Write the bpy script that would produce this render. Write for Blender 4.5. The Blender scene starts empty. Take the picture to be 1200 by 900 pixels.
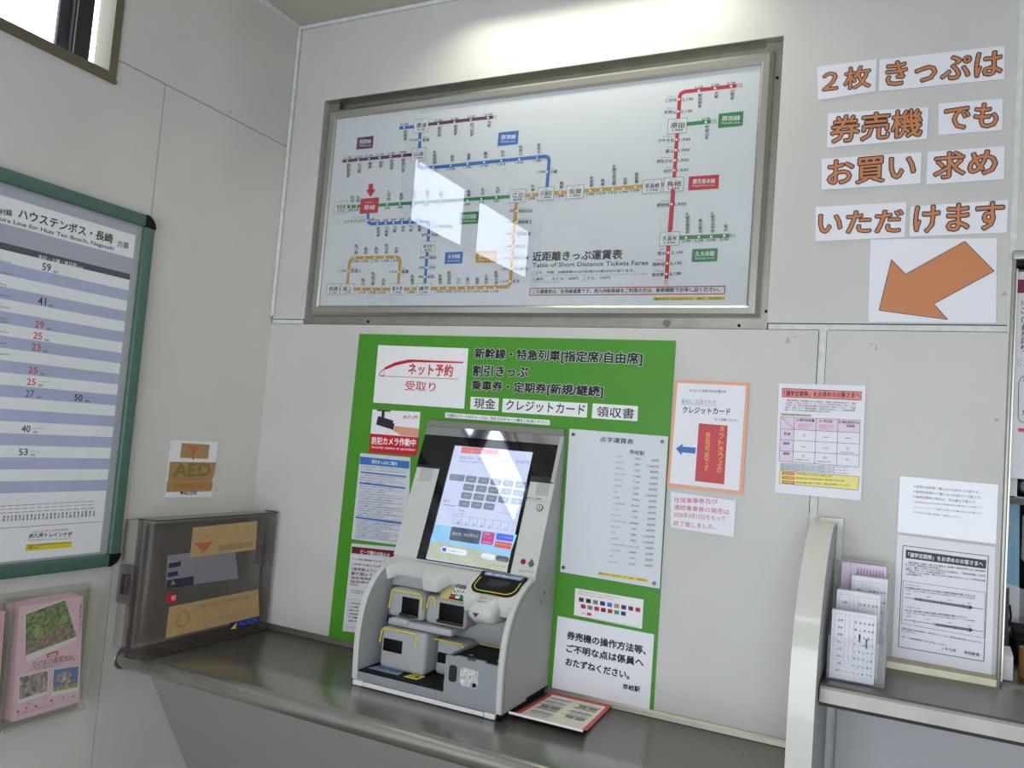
# Station ticket corner: fare board, ticket machine, notices, counters.
import bpy, bmesh, math, random
from mathutils import Vector, Matrix
random.seed(7)
SC = bpy.context.scene
COL = SC.collection
# ---------------------------------------------------------------- camera
CW = (2.162, -2.3, 1.55)
cam = bpy.data.cameras.new('camera')
cam.sensor_fit = 'HORIZONTAL'; cam.sensor_width = 36.0
cam.lens = 951.93 / 1200 * 36.0
cam.clip_start = 0.02
camo = bpy.data.objects.new('camera', cam); COL.objects.link(camo)
RX = Vector((0.89538179, 0.43835534, 0.07833295)); RD = Vector((0.04179041, 0.09241506, -0.99484321)); RF = Vector((-0.44333397, 0.89403806, 0.06442771))
M = Matrix.Identity(4)
for i in range(3):
    M[i][0] = RX[i]; M[i][1] = -RD[i]; M[i][2] = -RF[i]; M[i][3] = CW[i]
camo.matrix_world = M
SC.camera = camo
SC.view_settings.view_transform = 'Standard'; SC.view_settings.look = 'None'
SC.view_settings.exposure = -0.78; SC.view_settings.gamma = 1.0
try: SC.view_settings.use_curve_mapping = False
except Exception: pass
# ---------------------------------------------------------------- daylight: an even white overcast sky
W = bpy.data.worlds.new('sky'); SC.world = W; W.use_nodes = True
W.node_tree.nodes['Background'].inputs[0].default_value = (0.84, 0.91, 1.0, 1)
W.node_tree.nodes['Background'].inputs[1].default_value = 9.0
def area(name, loc, rot, sx, sy, power, col, spread=180):
    l = bpy.data.lights.new(name, 'AREA'); l.shape = 'RECTANGLE'; l.size = sx; l.size_y = sy
    l.energy = power; l.color = col; l.spread = math.radians(spread)
    o = bpy.data.objects.new(name, l); o.location = loc; o.rotation_euler = rot; COL.objects.link(o); return o
TUBE_POWER = 8.5; ROOM_POWER = 8.0; OFFICE_POWER = 22.0
def portal(loc, rot, sx, sy):
    o = area('daylight_portal', loc, rot, sx, sy, 1, (1, 1, 1)); o.data.cycles.is_portal = True
portal((-.075, -1.52, 2.70), (0, math.radians(-90), 0), .45, 1.6)          # high window in the left wall
portal((2.0, -4.42, 1.15), (math.radians(90), 0, 0), 3.0, 2.3)           # open entrance behind the camera
area('wall_tube_light', (1.20, -0.15, 3.012), (0, 0, 0), 0.92, 0.08, TUBE_POWER, (1.0, 0.98, 0.80), 130)
area('room_fill_light', (2.2, -2.6, 2.98), (0, 0, 0), 1.2, 0.3, ROOM_POWER, (1.0, 0.98, 0.92))  # added lamp, out of view, for general fill in the room
area('office_fill_light', (3.0, 1.6, 2.5), (0, 0, 0), 1.2, 0.6, OFFICE_POWER, (0.95, 0.98, 1.0))  # unseen lamp added to brighten the office interior

# ---------------------------------------------------------------- materials
MATS = {}
def srgb(h):
    h = h.lstrip('#'); c = [int(h[i:i+2], 16) / 255 for i in (0, 2, 4)]
    return tuple(x / 12.92 if x <= .04045 else ((x + .055) / 1.055) ** 2.4 for x in c) + (1,)
def mat(name, col, rough=.5, metal=0, alpha=1, emit=0, coat=0, spec=.5, noise=0, nscale=8, bump=0, bscale=200, trans=0, stretch=None, ior=1.45):
    if name in MATS: return MATS[name]
    m = bpy.data.materials.new(name); m.use_nodes = True; MATS[name] = m
    nt = m.node_tree; b = nt.nodes['Principled BSDF']; c = srgb(col) if isinstance(col, str) else col
    b.inputs['Base Color'].default_value = c; b.inputs['Roughness'].default_value = rough; b.inputs['Metallic'].default_value = metal
    b.inputs['Alpha'].default_value = alpha; b.inputs['Coat Weight'].default_value = coat; b.inputs['Specular IOR Level'].default_value = spec
    b.inputs['Transmission Weight'].default_value = trans; b.inputs['IOR'].default_value = ior
    if emit: b.inputs['Emission Color'].default_value = c; b.inputs['Emission Strength'].default_value = emit
    if noise or bump:
        tc = nt.nodes.new('ShaderNodeTexCoord'); mp = nt.nodes.new('ShaderNodeMapping'); nt.links.new(tc.outputs['Object'], mp.inputs[0])
        if stretch: mp.inputs['Scale'].default_value = stretch
    if noise:
        n = nt.nodes.new('ShaderNodeTexNoise'); n.inputs['Scale'].default_value = nscale; n.inputs['Detail'].default_value = 5
        nt.links.new(mp.outputs[0], n.inputs['Vector'])
        r = nt.nodes.new('ShaderNodeMapRange'); r.inputs[1].default_value = .3; r.inputs[2].default_value = .7; r.inputs[3].default_value = 1 - noise; r.inputs[4].default_value = 1 + noise * .4
        nt.links.new(n.outputs['Fac'], r.inputs[0])
        x = nt.nodes.new('ShaderNodeMix'); x.data_type = 'RGBA'; x.blend_type = 'MULTIPLY'; x.inputs[0].default_value = 1; x.inputs[6].default_value = c
        nt.links.new(r.outputs[0], x.inputs[7]); nt.links.new(x.outputs[2], b.inputs['Base Color'])
    if bump:
        n2 = nt.nodes.new('ShaderNodeTexNoise'); n2.inputs['Scale'].default_value = bscale; n2.inputs['Detail'].default_value = 3
        nt.links.new(mp.outputs[0], n2.inputs['Vector'])
        bp = nt.nodes.new('ShaderNodeBump'); bp.inputs['Strength'].default_value = bump; bp.inputs['Distance'].default_value = .002
        nt.links.new(n2.outputs['Fac'], bp.inputs['Height']); nt.links.new(bp.outputs[0], b.inputs['Normal'])
    return m
def wallmat(name, col, rough, blot=.06):
    # painted steel panel with faint smears and small scuff marks
    m = mat(name, col, rough, noise=blot, nscale=3.2, bump=.02, bscale=25, spec=.35)
    nt = m.node_tree; b = nt.nodes['Principled BSDF']; lk = b.inputs['Base Color'].links[0]; src = lk.from_socket
    v = nt.nodes.new('ShaderNodeTexNoise'); v.inputs['Scale'].default_value = 26; v.inputs['Detail'].default_value = 1
    tc = nt.nodes.new('ShaderNodeTexCoord'); nt.links.new(tc.outputs['Object'], v.inputs['Vector'])
    r = nt.nodes.new('ShaderNodeMapRange'); r.inputs[1].default_value = .815; r.inputs[2].default_value = .84; nt.links.new(v.outputs['Fac'], r.inputs[0])
    x = nt.nodes.new('ShaderNodeMix'); x.data_type = 'RGBA'; x.inputs[7].default_value = srgb('8d8875')
    nt.links.new(r.outputs[0], x.inputs[0]); nt.links.new(src, x.inputs[6]); nt.links.new(x.outputs[2], b.inputs['Base Color']); return m
PAL = dict(ink='26262a', ink_soft='77777d', white='f2f2f2', white2='e9e8ea', paper_white='e4e3ea', paper_grey='cfcfd3', film='e2e2e8', plate='d3d6dc', plate2='bfc2ca',
 purple='5e2a55', blue='2c6cc0', green='2f8a4c', gold='d29a34', red='c8283c', crimson='c3202f', salmon='dd9a86', navy='2b2f66', maroon='6d1c2c', maroon2='6e2b33',
 yellow='e3cf2e', orange='c58055', teal='3a8a78', peach='e9a486', redbox='c2464e', gold2='f0b45a', greyblue='8f9cb8', blueink='3e72b8', blueink2='6d7fb0', pinkink='c8476a',
 pinkred='ee8582', khaki='b9b98d', lilac='dfcbe2', yellowpale='ecdf7c', redink='cf4a50', pinkpaper='edc0d4', tape='a98659', tape_red='b8664a', tape_dark='86713f', tape_red2='a97743',
 tape3='b5966c', tape_dark2='9c8560', navy2='232a6a', blueb='4a5fd0', photo_white='c6c8d6', slate='3c4250', sheetgreen='478e20', photo_sky='3d6fb5')
def P_(c):
    if c in MATS: return MATS[c]
    if c.startswith('photo_') and c not in ('photo_white', 'photo_sky'):
        a, bb, s = {'photo_path': ('4c3a2c', 'b58c80', 110), 'photo_bush': ('5f8a26', 'a3b840', 140), 'photo_forest': ('18220f', 'a08a5c', 85), 'photo_cherry': ('4a4440', 'd8b8c0', 70), 'photo_field': ('4f7a2c', 'd6cc45', 160)}[c]
        m = mat(c, a, .35); nt = m.node_tree; b = nt.nodes['Principled BSDF']
        tc = nt.nodes.new('ShaderNodeTexCoord'); n = nt.nodes.new('ShaderNodeTexNoise'); n.inputs['Scale'].default_value = s; n.inputs['Detail'].default_value = 6
        r = nt.nodes.new('ShaderNodeValToRGB'); e = r.color_ramp.elements; e[0].position = .38; e[0].color = srgb(a); e[1].position = .66; e[1].color = srgb(bb)
        if c == 'photo_forest':
            q = r.color_ramp.elements.new(.5); q.color = srgb('4f7a2e')
        nt.links.new(tc.outputs['Object'], n.inputs['Vector']); nt.links.new(n.outputs['Fac'], r.inputs[0]); nt.links.new(r.outputs[0], b.inputs['Base Color']); return m
    if c.startswith('scr_'):
        h = dict(scr_bg='c6cbe6', scr_blue='8fc2e6', scr_olive='b3b8a4', scr_red='d2717d', scr_grey='9aa0bd', scr_btn='7b8092', scr_dark='4b5568', scr_pink='c23c86', scr_bluebtn='4858d8', scr_redbtn='d5504c', scr_white='e6e8f6')[c]
        return mat(c, h, .25, emit=1.0, spec=.3)
    if c in ('tape', 'tape3', 'tape_red', 'tape_dark', 'tape_dark2', 'tape_red2'): return mat(c, PAL[c], .38, noise=.10, nscale=60)
    if c in ('film',): return mat(c, PAL[c], .22, coat=.4)
    if c in ('paper_white', 'white2', 'peach'): return mat(c, PAL[c], .42, spec=.4, noise=.02, nscale=9)
    if c == 'sheetgreen': return mat(c, PAL[c], .45, noise=.03, nscale=5)
    return mat(c, PAL[c], .4, spec=.35)
M_WALL = wallmat('wall_paint', 'c8c6c1', .42)
M_WALL_L = wallmat('wall_paint_left', 'cbcac5', .45)
M_CEIL = mat('ceiling_paint', 'b8b4a6', .7, noise=.03, nscale=6)
M_CAULK = mat('joint_sealant', 'd6d9d6', .6, noise=.14, nscale=40)
M_GAP = mat('dark_gap', '2b2926', .9)
M_ALU = mat('brushed_aluminium', 'b9b8b0', .34, metal=.9, noise=.07, nscale=30, stretch=(1, 1, 12))
M_ALU2 = mat('recess_trim_aluminium', 'a3a196', .42, metal=.75, noise=.12, nscale=18)
M_STEEL = mat('stainless_steel', 'a8a79f', .26, metal=.85, noise=.10, nscale=9, bump=.10, bscale=14)
M_STEEL2 = mat('stainless_worn', '908d85', .42, metal=.9, noise=.14, nscale=12, stretch=(1, 6, 1))
M_FIN = mat('cream_gloss_laminate', 'cfcec6', .22, coat=.5, noise=.07, nscale=7, bump=.08, bscale=6)
M_BRONZE = mat('bronze_window_frame', '6e6753', .45, metal=.4)
M_DARKB = mat('dark_bronze', '332f30', .4, metal=.2)
M_TGREEN = mat('painted_green_frame', '4b6b60', .42, noise=.08, nscale=25)
M_BLACK = mat('black_plastic', '08080a', .45, spec=.2)
M_BLACKM = mat('black_matt', '0f0f11', .6, spec=.25)
M_GLASSB = mat('black_glass', '07080b', .06, coat=.6)
M_WHITEP = mat('machine_light_shell', 'c2c3c0', .38, noise=.02, nscale=10)
M_GREYF = mat('machine_front_grey', '8b8e93', .45, noise=.03, nscale=10)
M_GREYP = mat('machine_grey_shell', 'a6a9ad', .42, noise=.03, nscale=10)
M_GREYI = mat('machine_inner_grey', 'a0a1a2', .5)
M_GREYS = mat('machine_side_grey', 'a7a9a8', .42, noise=.04, nscale=7)
M_YEL = mat('yellow_line', 'cfc04a', .5)
M_CREAMK = mat('keypad_tan', 'b3ab7c', .5)
M_MIRROR = mat('mirror_strip', 'c9ccd0', .05, metal=1)
M_SCREW = mat('screw_steel', '77787a', .3, metal=.9)
M_AEDG = mat('aed_box_grey', '949188', .5, noise=.04, nscale=12)
M_FLOOR = mat('floor_tile', '8d8b84', .5, noise=.12, nscale=14)
def clear(name, col, a, rough=.05, spec=.5):
    return mat(name, col, rough, alpha=a, spec=spec)
M_SMOKE = clear('smoked_acrylic', '5f5150', .36, .10)
M_ACRYL = clear('clear_acrylic', 'd2d6d8', .13, .06)
M_VINYL = clear('clear_vinyl', 'b5b4a2', .14, .22)
def glassmat(name, tint, r0):
    # clear pane: see-through with an angle dependent mirror reflection
    m = bpy.data.materials.new(name); m.use_nodes = True; nt = m.node_tree
    for n in list(nt.nodes): nt.nodes.remove(n)
    def mth(op, a, b=None):
        n = nt.nodes.new('ShaderNodeMath'); n.operation = op
        for i, v in enumerate((a, b)):
            if v is None: continue
            if isinstance(v, (int, float)): n.inputs[i].default_value = v
            else: nt.links.new(v, n.inputs[i])
        return n.outputs[0]
    o = nt.nodes.new('ShaderNodeOutputMaterial'); t = nt.nodes.new('ShaderNodeBsdfTransparent'); t.inputs[0].default_value = tint
    g = nt.nodes.new('ShaderNodeBsdfGlossy'); g.inputs['Roughness'].default_value = 0.0; mx = nt.nodes.new('ShaderNodeMixShader')
    ge = nt.nodes.new('ShaderNodeNewGeometry'); d = nt.nodes.new('ShaderNodeVectorMath'); d.operation = 'DOT_PRODUCT'
    nt.links.new(ge.outputs['Incoming'], d.inputs[0]); nt.links.new(ge.outputs['Normal'], d.inputs[1])
    f = mth('ADD', mth('MULTIPLY', mth('POWER', mth('SUBTRACT', 1.0, mth('ABSOLUTE', d.outputs['Value'])), 5.0), 1 - r0), r0)
    nt.links.new(f, mx.inputs[0]); nt.links.new(t.outputs[0], mx.inputs[1]); nt.links.new(g.outputs[0], mx.inputs[2]); nt.links.new(mx.outputs[0], o.inputs[0])
    MATS[name] = m; return m
M_GLASS = glassmat('board_glass', (.97, .98, .98, 1), .08)
M_COVER = glassmat('thin_cover', (1, 1, 1, 1), .02)
M_WGLASS = glassmat('window_glass', (.97, .98, 1, 1), .03)

# ---------------------------------------------------------------- building helpers
def tag(o, label=None, cat=None, group=None, kind=None):
    if label: o['label'] = label
    if cat: o['category'] = cat
    if group: o['group'] = group
    if kind: o['kind'] = kind
    return o
def empty(name, loc, label, cat, group=None):
    o = bpy.data.objects.new(name, None); o.location = loc; o.empty_display_size = .05; COL.objects.link(o); return tag(o, label, cat, group)
def absloc(p):
    v = Vector((0, 0, 0))
    while p is not None: v = v + p.location; p = p.parent
    return v
class MB:
    """collects shapes given in world coordinates, links them as one mesh object"""
    def __init__(s): s.v = []; s.f = []; s.m = []; s.mats = []; s.smooth = []
    def mi(s, m):
        if m not in s.mats: s.mats.append(m)
        return s.mats.index(m)
    def add(s, vs, fs, m, smooth=False):
        b = len(s.v); s.v += [tuple(v) for v in vs]; k = s.mi(m)
        for f in fs: s.f.append(tuple(b + i for i in f)); s.m.append(k); s.smooth.append(smooth)
        return s
    def box(s, x0, x1, y0, y1, z0, z1, m, bev=0):
        if bev <= 0:
            vs = [(x, y, z) for z in (z0, z1) for y in (y0, y1) for x in (x0, x1)]
            return s.add(vs, [(0, 2, 3, 1), (4, 5, 7, 6), (0, 1, 5, 4), (2, 6, 7, 3), (0, 4, 6, 2), (1, 3, 7, 5)], m)
        bm = bmesh.new(); r = bmesh.ops.create_cube(bm, size=1)
        for v in bm.verts: v.co = Vector((x0 + (v.co.x + .5) * (x1 - x0), y0 + (v.co.y + .5) * (y1 - y0), z0 + (v.co.z + .5) * (z1 - z0)))
        bmesh.ops.bevel(bm, geom=bm.edges[:] + bm.verts[:], offset=min(bev, .49 * min(x1 - x0, y1 - y0, z1 - z0)), segments=3, affect='EDGES', profile=.5)
        s.bm(bm, m, True); return s
    def bm(s, bm, m, smooth=False):
        bm.verts.index_update(); s.add([v.co[:] for v in bm.verts], [[v.index for v in f.verts] for f in bm.faces], m, smooth); bm.free(); return s
    def prism(s, pts, axis, a, b, m, smooth=False):
        """pts 2-D outline; axis the extrusion axis ('x': pts are (y,z), 'y': (x,z), 'z': (x,y))"""
        n = len(pts)
        def w(p, t): return {'x': (t, p[0], p[1]), 'y': (p[0], t, p[1]), 'z': (p[0], p[1], t)}[axis]
        vs = [w(p, a) for p in pts] + [w(p, b) for p in pts]
        s.add(vs, [tuple(range(n - 1, -1, -1)), tuple(range(n, 2 * n))], m)
        s.add(vs, [(i, (i + 1) % n, n + (i + 1) % n, n + i) for i in range(n)], m, smooth); return s
    def tube(s, pts, r, m, n=8, closed=False):
        pts = [Vector(p) for p in pts]; rings = []; L = len(pts)
        for i, p in enumerate(pts):
            a = pts[i - 1] if (i or closed) else p; b = pts[(i + 1) % L] if (i < L - 1 or closed) else p
            t = (b - a).normalized(); u = t.orthogonal().normalized() if not rings else (pu - t * pu.dot(t)).normalized()
            pu = u; w = t.cross(u); rings.append([p + (u * math.cos(2 * math.pi * k / n) + w * math.sin(2 * math.pi * k / n)) * r for k in range(n)])
        vs = [v for q in rings for v in q]; fs = []
        for i in range(L if closed else L - 1):
            j = (i + 1) % L
            for k in range(n): fs.append((i * n + k, i * n + (k + 1) % n, j * n + (k + 1) % n, j * n + k))
        s.add(vs, fs, m, True)
        if not closed: s.add(rings[0], [tuple(range(n - 1, -1, -1))], m); s.add(rings[-1], [tuple(range(n))], m)
        return s
    def disc(s, c, n, r, h, m, seg=16):
        """short cylinder at c along direction n"""
        c = Vector(c); n = Vector(n).normalized(); return s.tube([c, c + n * h], r, m, seg)
    def build(s, name, parent=None, label=None, cat=None, group=None, kind=None, origin=None):
        o = absloc(parent) if parent is not None else (Vector(origin) if origin else Vector(s.cen()))
        me = bpy.data.meshes.new(name)
        me.from_pydata([tuple(Vector(v) - o) for v in s.v], [], s.f)
        for m in s.mats: me.materials.append(m)
        me.polygons.foreach_set('material_index', s.m); me.polygons.foreach_set('use_smooth', s.smooth)
        me.update()
        ob = bpy.data.objects.new(name, me); COL.objects.link(ob)
        if parent is not None: ob.parent = parent
        else: ob.location = o
        return tag(ob, label, cat, group, kind)
    def cen(s):
        xs, ys, zs = zip(*s.v); return ((min(xs) + max(xs)) / 2, (min(ys) + max(ys)) / 2, min(zs))
# ---------------------------------------------------------------- flat print (lettering, lines, patches) on real sheets
FC = bpy.data.curves.new('lettering', 'FONT'); FC.resolution_u = 2
FO = bpy.data.objects.new('lettering', FC)
TC = {}
def glyphs(text, bold=0):
    if text not in TC:
        FC.body = text; me = FO.to_mesh()
        vs = [(v.co.x, v.co.y) for v in me.vertices]; fs = [tuple(p.vertices) for p in me.polygons]; FO.to_mesh_clear(); TC[text] = (vs, fs)
    return TC[text]
def stamp(vs, fs, r, n):
    """heavier lettering: the outline struck n times round a small circle"""
    if r <= 0: return vs, fs
    V = []; F = []
    for k in range(n):
        a = 2 * math.pi * (k + .5) / n; b = len(V); V += [(x + r * math.cos(a), y + r * math.sin(a)) for x, y in vs]; F += [tuple(b + i for i in f) for f in fs]
    return V, F
def bbox(vs):
    xs = [v[0] for v in vs]; ys = [v[1] for v in vs]; return min(xs), max(xs), min(ys), max(ys)
class Print:
    """origin + u*U + v*V, raised along N by thin layers"""
    def __init__(s, mb, O, U, V, N, base=.0004, step=.00025):
        s.mb = mb; s.O = Vector(O); s.U = Vector(U); s.V = Vector(V); s.N = Vector(N); s.b = base; s.st = step; s.k = 0
        s.flip = s.U.cross(s.V).dot(s.N) < 0
    def put(s, vs, fs, m, lay, copies=1):
        h = s.b + lay * s.st; n = len(vs) // copies; d = min(.00001, s.st * .8 / copies)
        if s.flip: fs = [tuple(reversed(f)) for f in fs]
        s.mb.add([s.O + s.U * v[0] + s.V * v[1] + s.N * (h + d * (i // n)) for i, v in enumerate(vs)], fs, m)
    def poly(s, pts, m, lay=0):
        a = sum(pts[i - 1][0] * pts[i][1] - pts[i][0] * pts[i - 1][1] for i in range(len(pts)))
        if a < 0: pts = pts[::-1]
        s.put(pts, [tuple(range(len(pts)))], m, lay)
    def line(s, pts, w, m, lay=1):
        for i in range(len(pts) - 1):
            a = Vector(pts[i]); b = Vector(pts[i + 1]); d = b - a
            if d.length < 1e-6: continue
            d.normalize(); n = Vector((-d.y, d.x)) * w / 2
            s.poly([tuple(a - n), tuple(b - n), tuple(b + n), tuple(a + n)], m, lay + .08 * (i % 5))
            if i and w > .004: s.dot(pts[i], w / 2, m, lay + .45 + .05 * (i % 4), 12)
    def dot(s, p, r, m, lay=2, n=14):
        s.put([(p[0] + r * math.cos(2 * math.pi * k / n), p[1] + r * math.sin(2 * math.pi * k / n)) for k in range(n)], [tuple(range(n))], m, lay)
    def text(s, t, a, b, h, m, bold=0, lay=3, over=None):
        vs, fs = glyphs(t)
        if not vs: return
        big = h > .008; r = min(bold, 2.5) * (.017 if big else .022)
        x0, x1, y0, y1 = bbox(vs); L = math.hypot(b[0] - a[0], b[1] - a[1]); ang = math.atan2(b[1] - a[1], b[0] - a[0])
        sx = L / (x1 - x0); sy = h / (y1 - y0); ca = math.cos(ang); sa = math.sin(ang)
        def tr(vv): return [(a[0] + (x - x0) * sx * ca - (y - y0) * sy * sa, a[1] + (x - x0) * sx * sa + (y - y0) * sy * ca) for x, y in vv]
        if over is not None:
            v2, f2 = stamp(vs, fs, over[1] * .017, 10); s.put(tr(v2), f2, over[0], lay - 1, 10)
        c = 1 if r <= 0 else (8 if r > .02 else 4) if big else (3 if bold > .6 else 2)
        if r > 0: vs, fs = stamp(vs, fs, r, c)
        s.put(tr(vs), fs, m, lay, c)
    def ops(s, L):
        done = []
        for o in L:
            k = o[0]
            if k in 'PL': pts = list(o[1]); e = o[2] if k == 'L' else 0
            elif k == 'D': pts = [o[1]]; e = o[2]
            elif k == 'T': pts = [o[2], o[3], (o[2][0], o[2][1] + o[4]), (o[3][0], o[3][1] + o[4])]; e = 0
            else: pts = [o[2], o[3], (o[2][0] + o[4], o[2][1]), (o[3][0] + o[4], o[3][1])]; e = 0
            x0 = min(p[0] for p in pts) - e; x1 = max(p[0] for p in pts) + e; y0 = min(p[1] for p in pts) - e; y1 = max(p[1] for p in pts) + e
            lay = 1 + max([l for (a, b, c, d, l) in done if a < x1 and b > x0 and c < y1 and d > y0] or [0])
            done.append((x0, x1, y0, y1, lay))
            if k == 'P': s.poly([tuple(p) for p in o[1]], P_(o[2]), lay)
            elif k == 'L': s.line(o[1], o[2], P_(o[3]), lay)
            elif k == 'D': s.dot(o[1], o[2], P_(o[3]), lay)
            elif k == 'T':
                ov = o[7] if len(o) > 7 else None
                if ov == 'ink!': s.text(o[1], o[2], o[3], o[4], P_(o[5]), .9, lay + 1, (P_('ink'), 2.9))
                elif ov: s.text(o[1], o[2], o[3], o[4], P_(o[5]), o[6], lay + 1, (P_(ov), 3.9))
                else: s.text(o[1], o[2], o[3], o[4], P_(o[5]), o[6], lay)
            elif k == 'T90': s.text(o[1], o[2], o[3], o[4], P_(o[5]), 0, lay)
            elif k == 'V':
                A, B, w = o[2], o[3], o[4]; n = len(o[1])
                st = ((B[0] - A[0]) / n, (B[1] - A[1]) / n)
                for i, ch in enumerate(o[1]):
                    g = .9 * abs(st[1]); bx = A[0] + st[0] * (i + 1); by = A[1] + st[1] * (i + 1)
                    s.text(ch, (bx, by), (bx + w, by), g, P_(o[5]), o[6], lay)
def back_sheet(name, key, label, cat, parent=None, thick=.0012, extra=None, y=None, group=None):
    """a sheet fixed to the back wall: first op is the sheet itself"""
    L = DATA[key]; yy = Y0[key] if y is None else y
    mb = MB(); pts = list(L[0][1]); m = P_(L[0][2])
    mb.prism([tuple(p) for p in pts], 'y', yy, yy + thick, m)
    pr = Print(mb, (0, yy, 0), (1, 0, 0), (0, 0, 1), (0, -1, 0), .0002, .00018)
    pr.ops(L[1:])
    if extra: extra(mb)
    return mb.build(name, parent, label, cat, group)

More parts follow.
